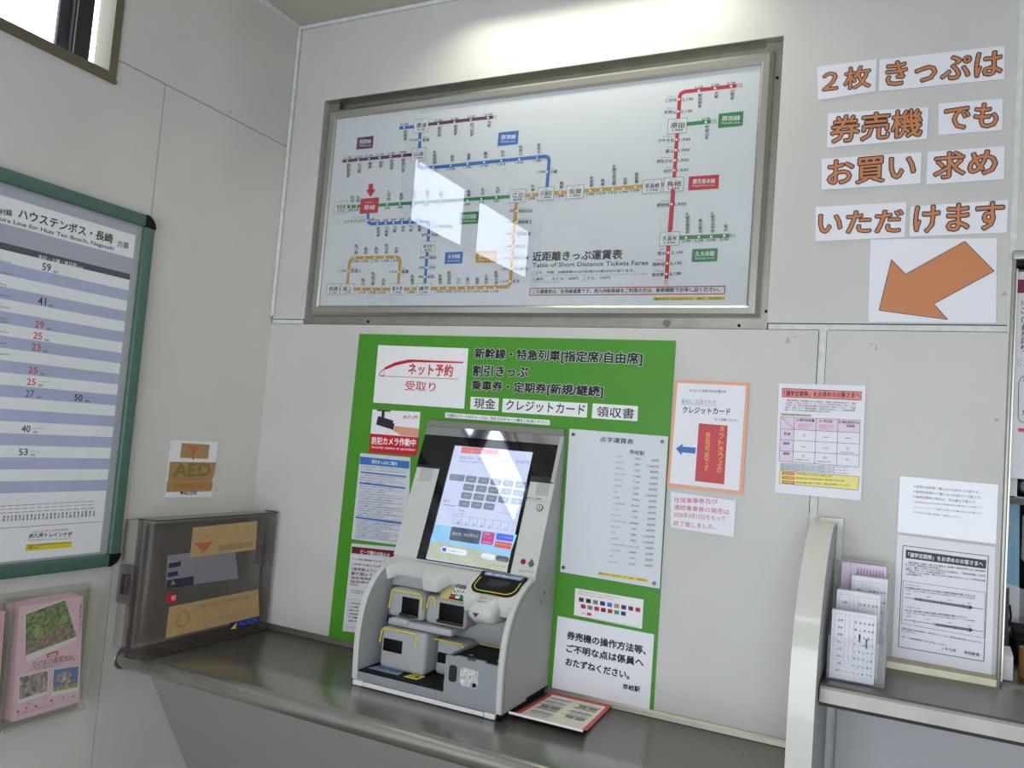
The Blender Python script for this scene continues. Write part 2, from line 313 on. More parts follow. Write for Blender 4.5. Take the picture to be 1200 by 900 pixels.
DATA={
'fare':[
('L',[(.6068,2.6047),(.8706,2.6033)], .0115,'purple'),
('L',[(.8754,2.5975),(.8744,2.6088)], .0008,'purple'),
('L',[(.8791,2.5971),(.8781,2.6084)], .0008,'purple'),
('L',[(.8827,2.5967),(.8817,2.608)], .0008,'purple'),
('L',[(.495,2.6036),(.5835,2.6016)], .0115,'blue'),
('L',[(.5826,2.5948),(.59,2.4983)], .0115,'blue'),
('L',[(.2572,2.5029),(.5817,2.5017)], .0115,'purple'),
('L',[(.2508,2.4977),(.2495,2.5093)], .0008,'purple'),
('L',[(.2552,2.4973),(.2539,2.5089)], .0008,'purple'),
('L',[(.5898,2.4846),(.5903,2.4641),(.5926,2.4564),(.6011,2.451),(.642,2.4485),(.8664,2.4506),(1.0754,2.4525)], .0115,'blue'),
('D',(.6561,2.6031), .0037,'white'),
('V','和多田',(.654,2.5931),(.6576,2.5561), .0117,'ink',1),
('T90','Station',(.6665,2.5918),(.6695,2.5611), .0054,'ink_soft',0),
('T','2,130',(.6399,2.6102),(.671,2.609), .0089,'ink',1),
('D',(.7205,2.6025), .0037,'white'),
('V','東唐津',(.7184,2.5926),(.7219,2.556), .0115,'ink',1),
('T90','Station',(.7306,2.5914),(.7335,2.5609), .0054,'ink_soft',0),
('T','2,130',(.7046,2.6095),(.735,2.6083), .0089,'ink',1),
('D',(.7849,2.6031), .0037,'white'),
('V','虹ノ松原',(.7829,2.5933),(.7874,2.545), .0112,'ink',1),
('T90','Station',(.7949,2.5921),(.7986,2.5519), .0052,'ink_soft',0),
('T','2,130',(.7694,2.6101),(.7992,2.6089), .0087,'ink',1),
('D',(.8503,2.6035), .0037,'white'),
('V','浜崎',(.8483,2.5938),(.8504,2.5699), .011,'ink',1),
('T90','Station',(.86,2.5926),(.8618,2.5727), .0051,'ink_soft',0),
('T','2,130',(.8351,2.6104),(.8643,2.6092), .0086,'ink',1),
('D',(.5152,2.6037), .0037,'white'),
('V','西唐津',(.5131,2.5935),(.517,2.5557), .0122,'ink',1),
('T90','Station',(.5261,2.5922),(.5294,2.5607), .0057,'ink_soft',0),
('T','2,130',(.4983,2.611),(.5308,2.6097), .0091,'ink',1),
('D',(.5854,2.5513), .0037,'white'),
('T','鬼塚',(.5964,2.5442),(.6248,2.5429), .0124,'ink',1),
('T','Station',(.5948,2.5594),(.6154,2.5581), .0041,'ink_soft',0),
('T','1,930',(.5457,2.5502),(.5778,2.5479), .0091,'ink',1),
('D',(.279,2.5026), .0037,'white'),
('V','肥前長野',(.2767,2.492),(.2826,2.4401), .0132,'ink',1),
('T90','Station',(.2907,2.4909),(.2956,2.4477), .0061,'ink_soft',0),
('T','2,130',(.2608,2.5098),(.2956,2.5091), .0094,'ink',1),
('D',(.3274,2.5015), .0037,'white'),
('V','大川野',(.3252,2.491),(.3295,2.4523), .0129,'ink',1),
('T90','Station',(.339,2.4899),(.3425,2.4577), .006,'ink_soft',0),
('T','2,130',(.3095,2.5086),(.3438,2.5079), .0094,'ink',1),
('D',(.375,2.5018), .0037,'white'),
('V','駒鳴',(.3727,2.4914),(.3756,2.4658), .0128,'ink',1),
('T90','Station',(.3863,2.4903),(.3887,2.469), .006,'ink_soft',0),
('T','2,130',(.3573,2.5089),(.3911,2.5082), .0093,'ink',1),
('D',(.4218,2.5021), .0037,'white'),
('V','佐里',(.4196,2.4918),(.4224,2.4663), .0126,'ink',1),
('T90','Station',(.433,2.4907),(.4353,2.4695), .0059,'ink_soft',0),
('T','2,130',(.4044,2.5092),(.4378,2.5085), .0092,'ink',1),
('D',(.4689,2.5023), .0037,'white'),
('V','西相知',(.4667,2.4921),(.4707,2.4542), .0124,'ink',1),
('T90','Station',(.4799,2.491),(.4832,2.4595), .0058,'ink_soft',0),
('T','2,130',(.4517,2.5094),(.4846,2.5086), .0091,'ink',1),
('D',(.5177,2.5024), .0037,'white'),
('V','肥前久保',(.5155,2.4922),(.5208,2.4421), .0122,'ink',1),
('T90','Station',(.5285,2.4911),(.5329,2.4495), .0057,'ink_soft',0),
('T','1,930',(.5008,2.5093),(.5332,2.5086), .0091,'ink',1),
('D',(.6513,2.4478), .0037,'white'),
('V','本牟田部',(.6437,2.5093),(.6485,2.4608), .0117,'ink',1),
('T90','Station',(.6562,2.5001),(.66,2.4619), .0055,'ink_soft',0),
('T','1,930',(.6375,2.4313),(.6685,2.4303), .0088,'ink',1),
('D',(.7208,2.4497), .0037,'white'),
('V','相知',(.7156,2.4882),(.718,2.4626), .0114,'ink',1),
('T90','Station',(.7275,2.4825),(.7293,2.4637), .0053,'ink_soft',0),
('T','1,730',(.7072,2.4334),(.7376,2.4324), .0088,'ink',1),
('D',(.7859,2.4505), .0037,'white'),
('V','岩屋',(.7808,2.4886),(.7832,2.4633), .0112,'ink',1),
('T90','Station',(.7925,2.483),(.7942,2.4644), .0052,'ink_soft',0),
('T','1,730',(.7726,2.4344),(.8023,2.4334), .0086,'ink',1),
('D',(.8497,2.4506), .0037,'white'),
('V','厳木',(.8448,2.4884),(.8471,2.4633), .011,'ink',1),
('T90','Station',(.8562,2.4828),(.8579,2.4643), .0051,'ink_soft',0),
('T','1,730',(.8366,2.4346),(.8657,2.4337), .0086,'ink',1),
('D',(.9144,2.4506), .0037,'white'),
('V','多久',(.9096,2.4879),(.9118,2.4631), .0108,'ink',1),
('T90','Station',(.9208,2.4824),(.9224,2.4641), .005,'ink_soft',0),
('T','1,510',(.9015,2.4348),(.93,2.4338), .0084,'ink',1),
('D',(.9798,2.4503), .0037,'white'),
('V','中多久',(.9742,2.4979),(.9773,2.4627), .0106,'ink',1),
('T90','Station',(.9853,2.4908),(.9876,2.4637), .0049,'ink_soft',0),
('T','1,510',(.9672,2.4347),(.9951,2.4337), .0084,'ink',1),
('D',(1.045,2.4513), .0037,'white'),
('V','東多久',(1.0397,2.4983),(1.0426,2.4635), .0103,'ink',1),
('T90','Station',(1.0505,2.4913),(1.0527,2.4645), .0048,'ink_soft',0),
('T','1,300',(1.0327,2.4358),(1.06,2.4348), .0083,'ink',1),
('P',[(.5571,2.6264),(.6158,2.6264),(.6158,2.5778),(.5571,2.5778)],'white2'),
('L',[(.5571,2.6264),(.6158,2.6264),(.6158,2.5778),(.5571,2.5778),(.5571,2.6264)], .0011,'ink'),
('T','Station',(.5743,2.6173),(.5959,2.6159), .0039,'ink_soft',0),
('T','唐津',(.5666,2.5972),(.6078,2.5939), .0172,'ink',1),
('T','2,130',(.5721,2.5851),(.6046,2.5828), .0086,'ink',1),
('P',[(.5581,2.523),(.6157,2.523),(.6157,2.477),(.5581,2.477)],'white2'),
('L',[(.5581,2.523),(.6157,2.523),(.6157,2.477),(.5581,2.477),(.5581,2.523)], .0011,'ink'),
('T','Station',(.575,2.5145),(.5963,2.5134), .0037,'ink_soft',0),
('T','山本',(.5674,2.495),(.6079,2.4924), .0166,'ink',1),
('T','1,930',(.5728,2.4834),(.6047,2.4816), .0083,'ink',1),
('P',[(.3146,2.586),(.3867,2.586),(.3867,2.541),(.3146,2.541)],'purple'),
('T','筑肥線',(.3254,2.5619),(.3767,2.5591), .0155,'white',1),
('T','Chikuhi Line',(.3265,2.5514),(.3779,2.5487), .0073,'white',0),
('P',[(.895,2.5478),(.9697,2.5478),(.9697,2.5019),(.895,2.5019)],'blue'),
('T','唐津線',(.9057,2.5233),(.9597,2.5202), .0158,'white',1),
('T','Karatsu Line',(.9067,2.5127),(.9607,2.5096), .0075,'white',0),
('L',[(.2941,2.3311),(.3627,2.3301)], .0115,'green'),
('L',[(.4298,2.3291),(.9576,2.3278)], .0115,'green'),
('L',[(.3926,2.3033),(.3958,2.2738),(.4034,2.2651),(.4162,2.2624),(.6297,2.2606),(.6469,2.2591),(.6537,2.2528),(.6554,2.236),(.6578,2.0431)], .0115,'blue'),
('L',[(.2419,2.0295),(.5274,2.0266),(.7593,2.0275),(.9748,2.0296)], .0115,'gold'),
('L',[(.9679,2.0291),(.978,2.0327),(.9829,2.0402),(.9817,2.3072)], .0115,'gold'),
('L',[(.3308,2.046),(.331,2.1276),(.3368,2.1365),(.3482,2.1411),(.5315,2.1395),(.5431,2.1358),(.5489,2.1268),(.5495,2.0446)], .0115,'gold'),
('L',[(1.0097,2.3277),(1.0857,2.328)], .0115,'gold'),
('D',(.314,2.3307), .0037,'white'),
('V','日宇',(.3077,2.3714),(.3107,2.3443), .013,'ink',1),
('T90','Station',(.3212,2.3657),(.3235,2.3457), .0061,'ink_soft',0),
('T','240',(.3048,2.3128),(.3271,2.3131), .0093,'ink',1),
('D',(.3388,2.3307), .0037,'white'),
('V','大塔',(.3326,2.3713),(.3356,2.3443), .0128,'ink',1),
('T90','Station',(.346,2.3655),(.3482,2.3457), .006,'ink_soft',0),
('T','200',(.3297,2.3129),(.3518,2.3131), .0092,'ink',1),
('D',(.4725,2.3294), .0037,'white'),
('V','三河内',(.4654,2.3807),(.4695,2.3427), .0124,'ink',1),
('T90','Station',(.4785,2.3732),(.4816,2.3441), .0058,'ink_soft',0),
('T','240',(.4638,2.312),(.485,2.3122), .009,'ink',1),
('D',(.5261,2.3291), .0037,'white'),
('V','有田',(.5204,2.3685),(.5231,2.3423), .0121,'ink',1),
('T90','Station',(.533,2.3629),(.535,2.3436), .0057,'ink_soft',0),
('T','340',(.5175,2.3118),(.5383,2.312), .0089,'ink',1),
('D',(.5795,2.3301), .0037,'white'),
('V','上有田',(.5727,2.3805),(.5765,2.3432), .012,'ink',1),
('T90','Station',(.5853,2.3732),(.5883,2.3445), .0056,'ink_soft',0),
('T','340',(.5709,2.3129),(.5915,2.3131), .0089,'ink',1),
('D',(.6344,2.3296), .0037,'white'),
('V','三間坂',(.6278,2.3795),(.6316,2.3425), .0118,'ink',1),
('T90','Station',(.6402,2.3723),(.6431,2.3438), .0055,'ink_soft',0),
('T','470',(.626,2.3125),(.6462,2.3128), .0088,'ink',1),
('D',(.6884,2.3291), .0037,'white'),
('V','永尾',(.6831,2.3675),(.6856,2.3419), .0116,'ink',1),
('T90','Station',(.6951,2.362),(.697,2.3432), .0054,'ink_soft',0),
('T','570',(.6801,2.3122),(.7,2.3124), .0087,'ink',1),
('D',(.7977,2.3245), .0037,'white'),
('V','高橋',(.7927,2.3623),(.7951,2.3372), .0111,'ink',1),
('T90','Station',(.8043,2.3569),(.806,2.3385), .0052,'ink_soft',0),
('T','660',(.7897,2.308),(.8088,2.3082), .0085,'ink',1),
('D',(.8502,2.3266), .0037,'white'),
('V','北方',(.8453,2.364),(.8476,2.3391), .0109,'ink',1),
('T90','Station',(.8567,2.3587),(.8583,2.3404), .0051,'ink_soft',0),
('T','760',(.8423,2.3102),(.8611,2.3104), .0085,'ink',1),
('D',(.9061,2.3284), .0037,'white'),
('V','大町',(.9013,2.3655),(.9035,2.3408), .0108,'ink',1),
('T90','Station',(.9125,2.3602),(.9141,2.3421), .005,'ink_soft',0),
('T','760',(.8983,2.3121),(.9167,2.3123), .0084,'ink',1),
('D',(.4371,2.2615), .0037,'white'),
('V','南風崎',(.4349,2.2512),(.439,2.2137), .0124,'ink',1),
('T90','Station',(.4482,2.2506),(.4515,2.2194), .0058,'ink_soft',0),
('T','270',(.4257,2.2675),(.447,2.2686), .0091,'ink',1),
('D',(.4724,2.2619), .0037,'white'),
('V','小串郷',(.4702,2.2517),(.4742,2.2144), .0123,'ink',1),
('T90','Station',(.4833,2.2511),(.4866,2.2201), .0058,'ink_soft',0),
('T','320',(.4611,2.2679),(.4823,2.269), .0091,'ink',1),
('D',(.5065,2.2624), .0037,'white'),
('V','川棚',(.5043,2.2522),(.507,2.2275), .0122,'ink',1),
('T90','Station',(.5173,2.2516),(.5195,2.231), .0057,'ink_soft',0),
('T','340',(.4953,2.2684),(.5163,2.2694), .0089,'ink',1),
('D',(.542,2.2614), .0037,'white'),
('V','彼杵',(.5399,2.2513),(.5424,2.2267), .012,'ink',1),
('T90','Station',(.5527,2.2507),(.5548,2.2302), .0056,'ink_soft',0),
('T','470',(.531,2.2673),(.5517,2.2684), .009,'ink',1),
('D',(.5747,2.2612), .0037,'white'),
('V','千綿',(.5725,2.2511),(.5751,2.2267), .012,'ink',1),
('T90','Station',(.5853,2.2505),(.5873,2.2302), .0055,'ink_soft',0),
('T','570',(.5637,2.2671),(.5842,2.2682), .0089,'ink',1),
('D',(.6101,2.2608), .0037,'white'),
('V','松原',(.608,2.2508),(.6105,2.2265), .0118,'ink',1),
('T90','Station',(.6206,2.2503),(.6226,2.23), .0055,'ink_soft',0),
('T','660',(.5993,2.2668),(.6196,2.2678), .0088,'ink',1),
('D',(.3955,2.2766), .0037,'white'),
('T','ハウステンボス',(.2899,2.2697),(.3845,2.2702), .0128,'ink',1),
('T','240',(.4025,2.2735),(.4241,2.2739), .0091,'ink',1),
('T','Huis Ten Bosch',(.3249,2.2871),(.3826,2.287), .0043,'ink_soft',0),
('D',(.6549,2.2413), .0037,'white'),
('T','大村車両基地',(.6655,2.2349),(.7478,2.2326), .012,'ink',1),
('T','Station',(.6641,2.2496),(.7237,2.2475), .004,'ink_soft',0),
('T','760',(.6273,2.2379),(.6475,2.2377), .0087,'ink',1),
('D',(.6562,2.2126), .0037,'white'),
('T','竹松',(.6669,2.2062),(.6944,2.2064), .012,'ink',1),
('T','Station',(.6654,2.2209),(.6853,2.2207), .004,'ink_soft',0),
('T','870',(.6287,2.209),(.6489,2.2089), .0087,'ink',1),
('D',(.6564,2.134), .0037,'white'),
('T','諏訪',(.667,2.1278),(.6945,2.1283), .0119,'ink',1),
('T','Station',(.6655,2.1424),(.6854,2.1425), .004,'ink_soft',0),
('T','870',(.6289,2.1301),(.649,2.1302), .0087,'ink',1),
('D',(.6575,2.0995), .0037,'white'),
('T','大村',(.6681,2.0933),(.6956,2.094), .0119,'ink',1),
('T','Station',(.6667,2.1079),(.6866,2.1081), .004,'ink_soft',0),
('T','870',(.6301,2.0954),(.6502,2.0956), .0087,'ink',1),
('D',(.6561,2.0677), .0037,'white'),
('T','岩松',(.6667,2.0615),(.6941,2.0624), .012,'ink',1),
('T','Station',(.6652,2.0761),(.6851,2.0764), .004,'ink_soft',0),
('T','990',(.6286,2.0635),(.6488,2.0638), .0086,'ink',1),
('D',(.3945,2.028), .0037,'white'),
('V','現川',(.3885,2.0674),(.3914,2.0411), .0125,'ink',1),
('T90','Station',(.4016,2.0623),(.4037,2.043), .0058,'ink_soft',0),
('T','1,510',(.3797,2.0102),(.413,2.0113), .0089,'ink',1),
('D',(.4386,2.0275), .0037,'white'),
('V','肥前古賀',(.4302,2.0893),(.4355,2.0405), .0124,'ink',1),
('T90','Station',(.4435,2.0809),(.4477,2.0425), .0058,'ink_soft',0),
('T','1,510',(.424,2.0098),(.4568,2.011), .0089,'ink',1),
('D',(.4821,2.0271), .0037,'white'),
('V','市布',(.4763,2.0659),(.4791,2.04), .0122,'ink',1),
('T90','Station',(.489,2.061),(.4911,2.0419), .0057,'ink_soft',0),
('T','1,510',(.4677,2.0095),(.5001,2.0106), .0089,'ink',1),
('D',(.6027,2.0272), .0037,'white'),
('V','西諫早',(.5961,2.0764),(.5998,2.0399), .0117,'ink',1),
('T90','Station',(.6085,2.0698),(.6114,2.0417), .0055,'ink_soft',0),
('T','1,300',(.5887,2.01),(.62,2.011), .0086,'ink',1),
('D',(.7142,2.028), .0037,'white'),
('V','東諫早',(.708,2.0763),(.7115,2.0405), .0113,'ink',1),
('T90','Station',(.7199,2.0699),(.7226,2.0423), .0053,'ink_soft',0),
('T','1,300',(.7007,2.0111),(.7309,2.0121), .0085,'ink',1),
('D',(.7496,2.0276), .0037,'white'),
('V','肥前長田',(.7424,2.0865),(.7469,2.04), .0112,'ink',1),
('T90','Station',(.7544,2.0784),(.7579,2.0418), .0052,'ink_soft',0),
('T','1,300',(.7363,2.0108),(.766,2.0119), .0085,'ink',1),
('D',(.7852,2.0279), .0037,'white'),
('V','小江',(.7802,2.0649),(.7826,2.0402), .0111,'ink',1),
('T90','Station',(.7918,2.0602),(.7935,2.042), .0051,'ink_soft',0),
('T','1,510',(.772,2.0112),(.8015,2.0122), .0084,'ink',1),
('D',(.8205,2.0275), .0037,'white'),
('V','湯江',(.8156,2.0643),(.8179,2.0398), .011,'ink',1),
('T90','Station',(.827,2.0596),(.8287,2.0416), .0051,'ink_soft',0),
('T','1,510',(.8075,2.0109),(.8366,2.0119), .0084,'ink',1),
('D',(.8569,2.0271), .0037,'white'),
('V','長里',(.852,2.0637),(.8543,2.0393), .0109,'ink',1),
('T90','Station',(.8633,2.059),(.8649,2.0411), .005,'ink_soft',0),
('T','1,510',(.8439,2.0106),(.8727,2.0116), .0083,'ink',1),
('D',(.8906,2.0268), .0037,'white'),
('V','小長井',(.8849,2.0737),(.8881,2.0389), .0107,'ink',1),
('T90','Station',(.8962,2.0674),(.8986,2.0407), .005,'ink_soft',0),
('T','1,730',(.8778,2.0103),(.9063,2.0114), .0083,'ink',1),
('D',(.9275,2.0264), .0037,'white'),
('V','肥前大浦',(.921,2.0835),(.925,2.0384), .0106,'ink',1),
('T90','Station',(.9323,2.0757),(.9355,2.0402), .0049,'ink_soft',0),
('T','1,730',(.9149,2.01),(.943,2.0111), .0083,'ink',1),
('D',(.9816,2.0471), .0037,'white'),
('T','多良',(.9911,2.0413),(1.0157,2.0422), .0113,'ink',1),
('T','Station',(.9899,2.0551),(1.0077,2.0555), .0038,'ink_soft',0),
('T','1,510',(.9471,2.0432),(.975,2.0434), .0082,'ink',1),
('D',(.9815,2.0879), .0037,'white'),
('T','肥前飯田',(.991,2.0821),(1.0402,2.0823), .0113,'ink',1),
('T','Station',(.9898,2.0959),(1.0255,2.0957), .0038,'ink_soft',0),
('T','1,510',(.947,2.0842),(.9748,2.0843), .0083,'ink',1),
('D',(.9818,2.1238), .0037,'white'),
('T','肥前七浦',(.9913,2.1179),(1.0406,2.1178), .0113,'ink',1),
('T','Station',(.9901,2.1317),(1.0258,2.1313), .0038,'ink_soft',0),
('T','1,510',(.9473,2.1203),(.9752,2.1202), .0082,'ink',1),
('D',(.9819,2.1616), .0037,'white'),
('T','肥前浜',(.9915,2.1556),(1.0285,2.1556), .0114,'ink',1),
('T','Station',(.9902,2.1695),(1.0171,2.1692), .0038,'ink_soft',0),
('T','1,300',(.9474,2.1583),(.9753,2.158), .0083,'ink',1),
('D',(.9825,2.2026), .0037,'white'),
('T','肥前鹿島',(.992,2.1965),(1.0414,2.1958), .0114,'ink',1),
('T','Station',(.9908,2.2105),(1.0266,2.2096), .0038,'ink_soft',0),
('T','1,300',(.9479,2.1996),(.9759,2.1991), .0083,'ink',1),
('D',(.984,2.2418), .0037,'white'),
('T','肥前竜王',(.9935,2.2356),(1.0429,2.2346), .0115,'ink',1),
('T','Station',(.9923,2.2496),(1.0281,2.2485), .0038,'ink_soft',0),
('T','1,090',(.9494,2.239),(.9773,2.2383), .0083,'ink',1),
('D',(.9835,2.2786), .0037,'white'),
('T','肥前白石',(.9931,2.2723),(1.0425,2.271), .0115,'ink',1),
('T','Station',(.9919,2.2863),(1.0277,2.285), .0039,'ink_soft',0),
('T','990',(.9587,2.2754),(.9769,2.2751), .0083,'ink',1),
('D',(.3296,2.0941), .0037,'white'),
('T','西浦上',(.3414,2.0876),(.387,2.0881), .0126,'ink',1),
('T','Station',(.3397,2.103),(.3727,2.103), .0042,'ink_soft',0),
('T','1,730',(.2871,2.0901),(.3215,2.0901), .0091,'ink',1),
('D',(.3524,2.141), .0037,'white'),
('V','道ノ尾',(.3449,2.1926),(.3492,2.1543), .0128,'ink',1),
('T90','Station',(.3584,2.1854),(.3617,2.1561), .006,'ink_soft',0),
('T','1,730',(.3374,2.1233),(.3712,2.1238), .0091,'ink',1),
('D',(.3946,2.1405), .0037,'white'),
('V','高田',(.3885,2.1803),(.3914,2.1538), .0126,'ink',1),
('T90','Station',(.4017,2.175),(.4038,2.1555), .0058,'ink_soft',0),
('T','1,730',(.3798,2.1229),(.4132,2.1235), .0091,'ink',1),
('D',(.4395,2.14), .0037,'white'),
('V','長与',(.4336,2.1794),(.4364,2.1532), .0124,'ink',1),
('T90','Station',(.4465,2.1742),(.4486,2.1549), .0058,'ink_soft',0),
('T','1,730',(.4249,2.1225),(.4578,2.123), .009,'ink',1),
('D',(.483,2.1395), .0037,'white'),
('V','本川内',(.476,2.19),(.48,2.1525), .0123,'ink',1),
('T90','Station',(.489,2.183),(.492,2.1542), .0057,'ink_soft',0),
('T','1,730',(.4686,2.1221),(.5011,2.1226), .0089,'ink',1),
('D',(.5252,2.139), .0037,'white'),
('V','大草',(.5195,2.1779),(.5222,2.152), .0121,'ink',1),
('T90','Station',(.5321,2.1727),(.5341,2.1537), .0056,'ink_soft',0),
('T','1,510',(.5109,2.1217),(.543,2.1223), .0089,'ink',1),
('D',(.5474,2.087), .0037,'white'),
('T','東園',(.5585,2.0808),(.5869,2.0816), .0121,'ink',1),
('T','Station',(.5569,2.0956),(.5775,2.0958), .0041,'ink_soft',0),
('T','1,510',(.5077,2.0831),(.5399,2.0831), .0088,'ink',1),
('D',(1.033,2.3275), .0037,'white'),
('V','牛津',(1.0285,2.3638),(1.0306,2.3397), .0103,'ink',1),
('T90','Station',(1.0392,2.3587),(1.0407,2.3409), .0048,'ink_soft',0),
('T','1,090',(1.0206,2.3119),(1.0479,2.3115), .0082,'ink',1),
('P',[(.2395,2.3521),(.2984,2.3521),(.2984,2.3089),(.2395,2.3089)],'white2'),
('L',[(.2395,2.3521),(.2984,2.3521),(.2984,2.3089),(.2395,2.3089),(.2395,2.3521)], .0011,'ink'),
('T','Station',(.2567,2.3443),(.2783,2.3438), .0036,'ink_soft',0),
('T','佐世保',(.2491,2.3251),(.2903,2.3237), .0161,'ink',1),
('T','270',(.2547,2.314),(.2872,2.3131), .0081,'ink',1),
('P',[(.3554,2.3572),(.4352,2.3572),(.4352,2.3017),(.3554,2.3017)],'red'),
('T','Haiki',(.3802,2.3389),(.4079,2.3387), .0056,'white',0),
('T','早岐',(.3729,2.3141),(.4215,2.3136), .0183,'white',1),
('P',[(.3835,2.4088),(.4035,2.4095),(.4059,2.3877),(.4175,2.3883),(.398,2.3609),(.3739,2.3884),(.3857,2.3883)],'red'),
('P',[(.9557,2.3503),(1.0128,2.3503),(1.0128,2.3067),(.9557,2.3067)],'white2'),
('L',[(.9557,2.3503),(1.0128,2.3503),(1.0128,2.3067),(.9557,2.3067),(.9557,2.3503)], .0011,'ink'),
('T','Station',(.9725,2.3423),(.9939,2.3418), .0037,'ink_soft',0),
('T','江北',(.9645,2.3232),(1.0052,2.3215), .0161,'ink',1),
('T','870',(.9698,2.312),(1.0019,2.3109), .0081,'ink',1),
('P',[(.6305,2.1909),(.6852,2.1909),(.6852,2.1531),(.6305,2.1531)],'white2'),
('L',[(.6305,2.1909),(.6852,2.1909),(.6852,2.1531),(.6305,2.1531),(.6305,2.1909)], .0011,'ink'),
('T','Station',(.6465,2.1841),(.6669,2.1841), .0033,'ink_soft',0),
('T','新大村',(.6391,2.1667),(.6778,2.1662), .0145,'ink',1),
('T','870',(.6442,2.1569),(.6747,2.1566), .0072,'ink',1),
('P',[(.6266,2.0455),(.6837,2.0455),(.6837,2.0066),(.6266,2.0066)],'white2'),
('L',[(.6266,2.0455),(.6837,2.0455),(.6837,2.0066),(.6266,2.0066),(.6266,2.0455)], .0011,'ink'),
('T','Station',(.6433,2.0388),(.6645,2.0393), .0035,'ink_soft',0),
('T','諫早',(.6356,2.02),(.676,2.0204), .0154,'ink',1),
('T','1,090',(.6409,2.0096),(.6728,2.0101), .0077,'ink',1),
('P',[(.5173,2.0463),(.5756,2.0463),(.5756,2.0074),(.5173,2.0074)],'white2'),
('L',[(.5173,2.0463),(.5756,2.0463),(.5756,2.0074),(.5173,2.0074),(.5173,2.0463)], .0011,'ink'),
('T','Station',(.5344,2.0396),(.556,2.0401), .0034,'ink_soft',0),
('T','喜々津',(.5265,2.0208),(.5677,2.0212), .0154,'ink',1),
('T','1,300',(.532,2.0104),(.5645,2.0109), .0077,'ink',1),
('P',[(.3032,2.0477),(.3605,2.0477),(.3605,2.0089),(.3032,2.0089)],'white2'),
('L',[(.3032,2.0477),(.3605,2.0477),(.3605,2.0089),(.3032,2.0089),(.3032,2.0477)], .0011,'ink'),
('T','Station',(.3199,2.041),(.341,2.0415), .0035,'ink_soft',0),
('T','浦上',(.3125,2.0223),(.3526,2.0227), .0154,'ink',1),
('T','1,730',(.3179,2.0119),(.3496,2.0124), .0077,'ink',1),
('P',[(.2397,2.0486),(.2981,2.0486),(.2981,2.0094),(.2397,2.0094)],'white2'),
('L',[(.2397,2.0486),(.2981,2.0486),(.2981,2.0094),(.2397,2.0094),(.2397,2.0486)], .0011,'ink'),
('T','Station',(.2568,2.0418),(.2783,2.0423), .0035,'ink_soft',0),
('T','長崎',(.2492,2.0229),(.2901,2.0233), .0155,'ink',1),
('T','1,730',(.2548,2.0124),(.287,2.0129), .0077,'ink',1),
('P',[(.7741,2.2852),(.8455,2.2852),(.8455,2.2438),(.7741,2.2438)],'green'),
('T','佐世保線',(.7845,2.2618),(.8359,2.2612), .0153,'white',1),
('T','Sasebo Line',(.7854,2.2515),(.8368,2.251), .0073,'white',0),
('P',[(.7287,2.1504),(.7973,2.1504),(.7973,2.1107),(.7287,2.1107)],'blue'),
('T','大村線',(.7388,2.1273),(.7879,2.1278), .0152,'white',1),
('T','Omura Line',(.7398,2.117),(.7889,2.1176), .0072,'white',0),
('P',[(.8469,2.15),(.9256,2.15),(.9256,2.1107),(.8469,2.1107)],'gold'),
('T','長崎本線',(.8581,2.1273),(.9152,2.1276), .015,'white',1),
('T','Nagasaki Line',(.8591,2.1172),(.9161,2.1176), .0071,'white',0),
('L',[(1.0453,2.4515),(1.0719,2.4518),(1.082,2.4484),(1.0869,2.4401),(1.087,2.3459)], .0115,'blue'),
('L',[(1.0555,2.3297),(1.1658,2.3292),(1.4726,2.3324)], .0115,'gold'),
('L',[(1.6657,2.6119),(1.5143,2.6124),(1.5037,2.6088),(1.4994,2.6008),(1.4991,2.2699),(1.4989,2.1925)], .0115,'red'),
('L',[(1.6695,2.6055),(1.6687,2.6192)], .0012,'red'),
('L',[(1.6735,2.605),(1.6727,2.6187)], .0012,'red'),
('L',[(1.6775,2.6045),(1.6767,2.6182)], .0012,'red'),
('L',[(1.6814,2.604),(1.6806,2.6177)], .0012,'red'),
('L',[(1.5208,2.5119),(1.5973,2.5125)], .0115,'green'),
('L',[(1.6017,2.506),(1.6009,2.5192)], .0012,'green'),
('L',[(1.6058,2.5056),(1.605,2.5188)], .0012,'green'),
('L',[(1.6099,2.5052),(1.6091,2.5184)], .0012,'green'),
('L',[(1.6134,2.5048),(1.6126,2.518)], .0012,'green'),
('D',(1.0831,2.4007), .0037,'white'),
('T','小城',(1.0927,2.3941),(1.1176,2.3936), .0118,'ink',1),
('T','Station',(1.0915,2.4085),(1.1096,2.4078), .004,'ink_soft',0),
('T','1,300',(1.0483,2.3988),(1.0765,2.3973), .0085,'ink',1),
('D',(1.1338,2.3299), .0037,'white'),
('V','鍋島',(1.1294,2.3669),(1.1314,2.3423), .0103,'ink',1),
('T90','Station',(1.1401,2.3616),(1.1415,2.3436), .0048,'ink_soft',0),
('T','1,300',(1.1214,2.314),(1.1487,2.3136), .0084,'ink',1),
('D',(1.2352,2.3291), .0037,'white'),
('V','伊賀屋',(1.2303,2.376),(1.2329,2.3413), .0099,'ink',1),
('T90','Station',(1.2407,2.3692),(1.2427,2.3425), .0046,'ink_soft',0),
('T','1,300',(1.2232,2.3134),(1.2496,2.3131), .0083,'ink',1),
('D',(1.2712,2.3293), .0037,'white'),
('V','神埼',(1.2672,2.3654),(1.269,2.3414), .0098,'ink',1),
('T90','Station',(1.2774,2.3603),(1.2787,2.3426), .0045,'ink_soft',0),
('T','1,510',(1.2594,2.3137),(1.2854,2.3133), .0082,'ink',1),
('D',(1.3088,2.3293), .0037,'white'),
('V','吉野ヶ里公園',(1.3017,2.4067),(1.3066,2.3413), .0098,'ink',1),
('T90','Station',(1.3122,2.3953),(1.3161,2.3425), .0046,'ink_soft',0),
('T','1,510',(1.297,2.3139),(1.3227,2.3135), .0081,'ink',1),
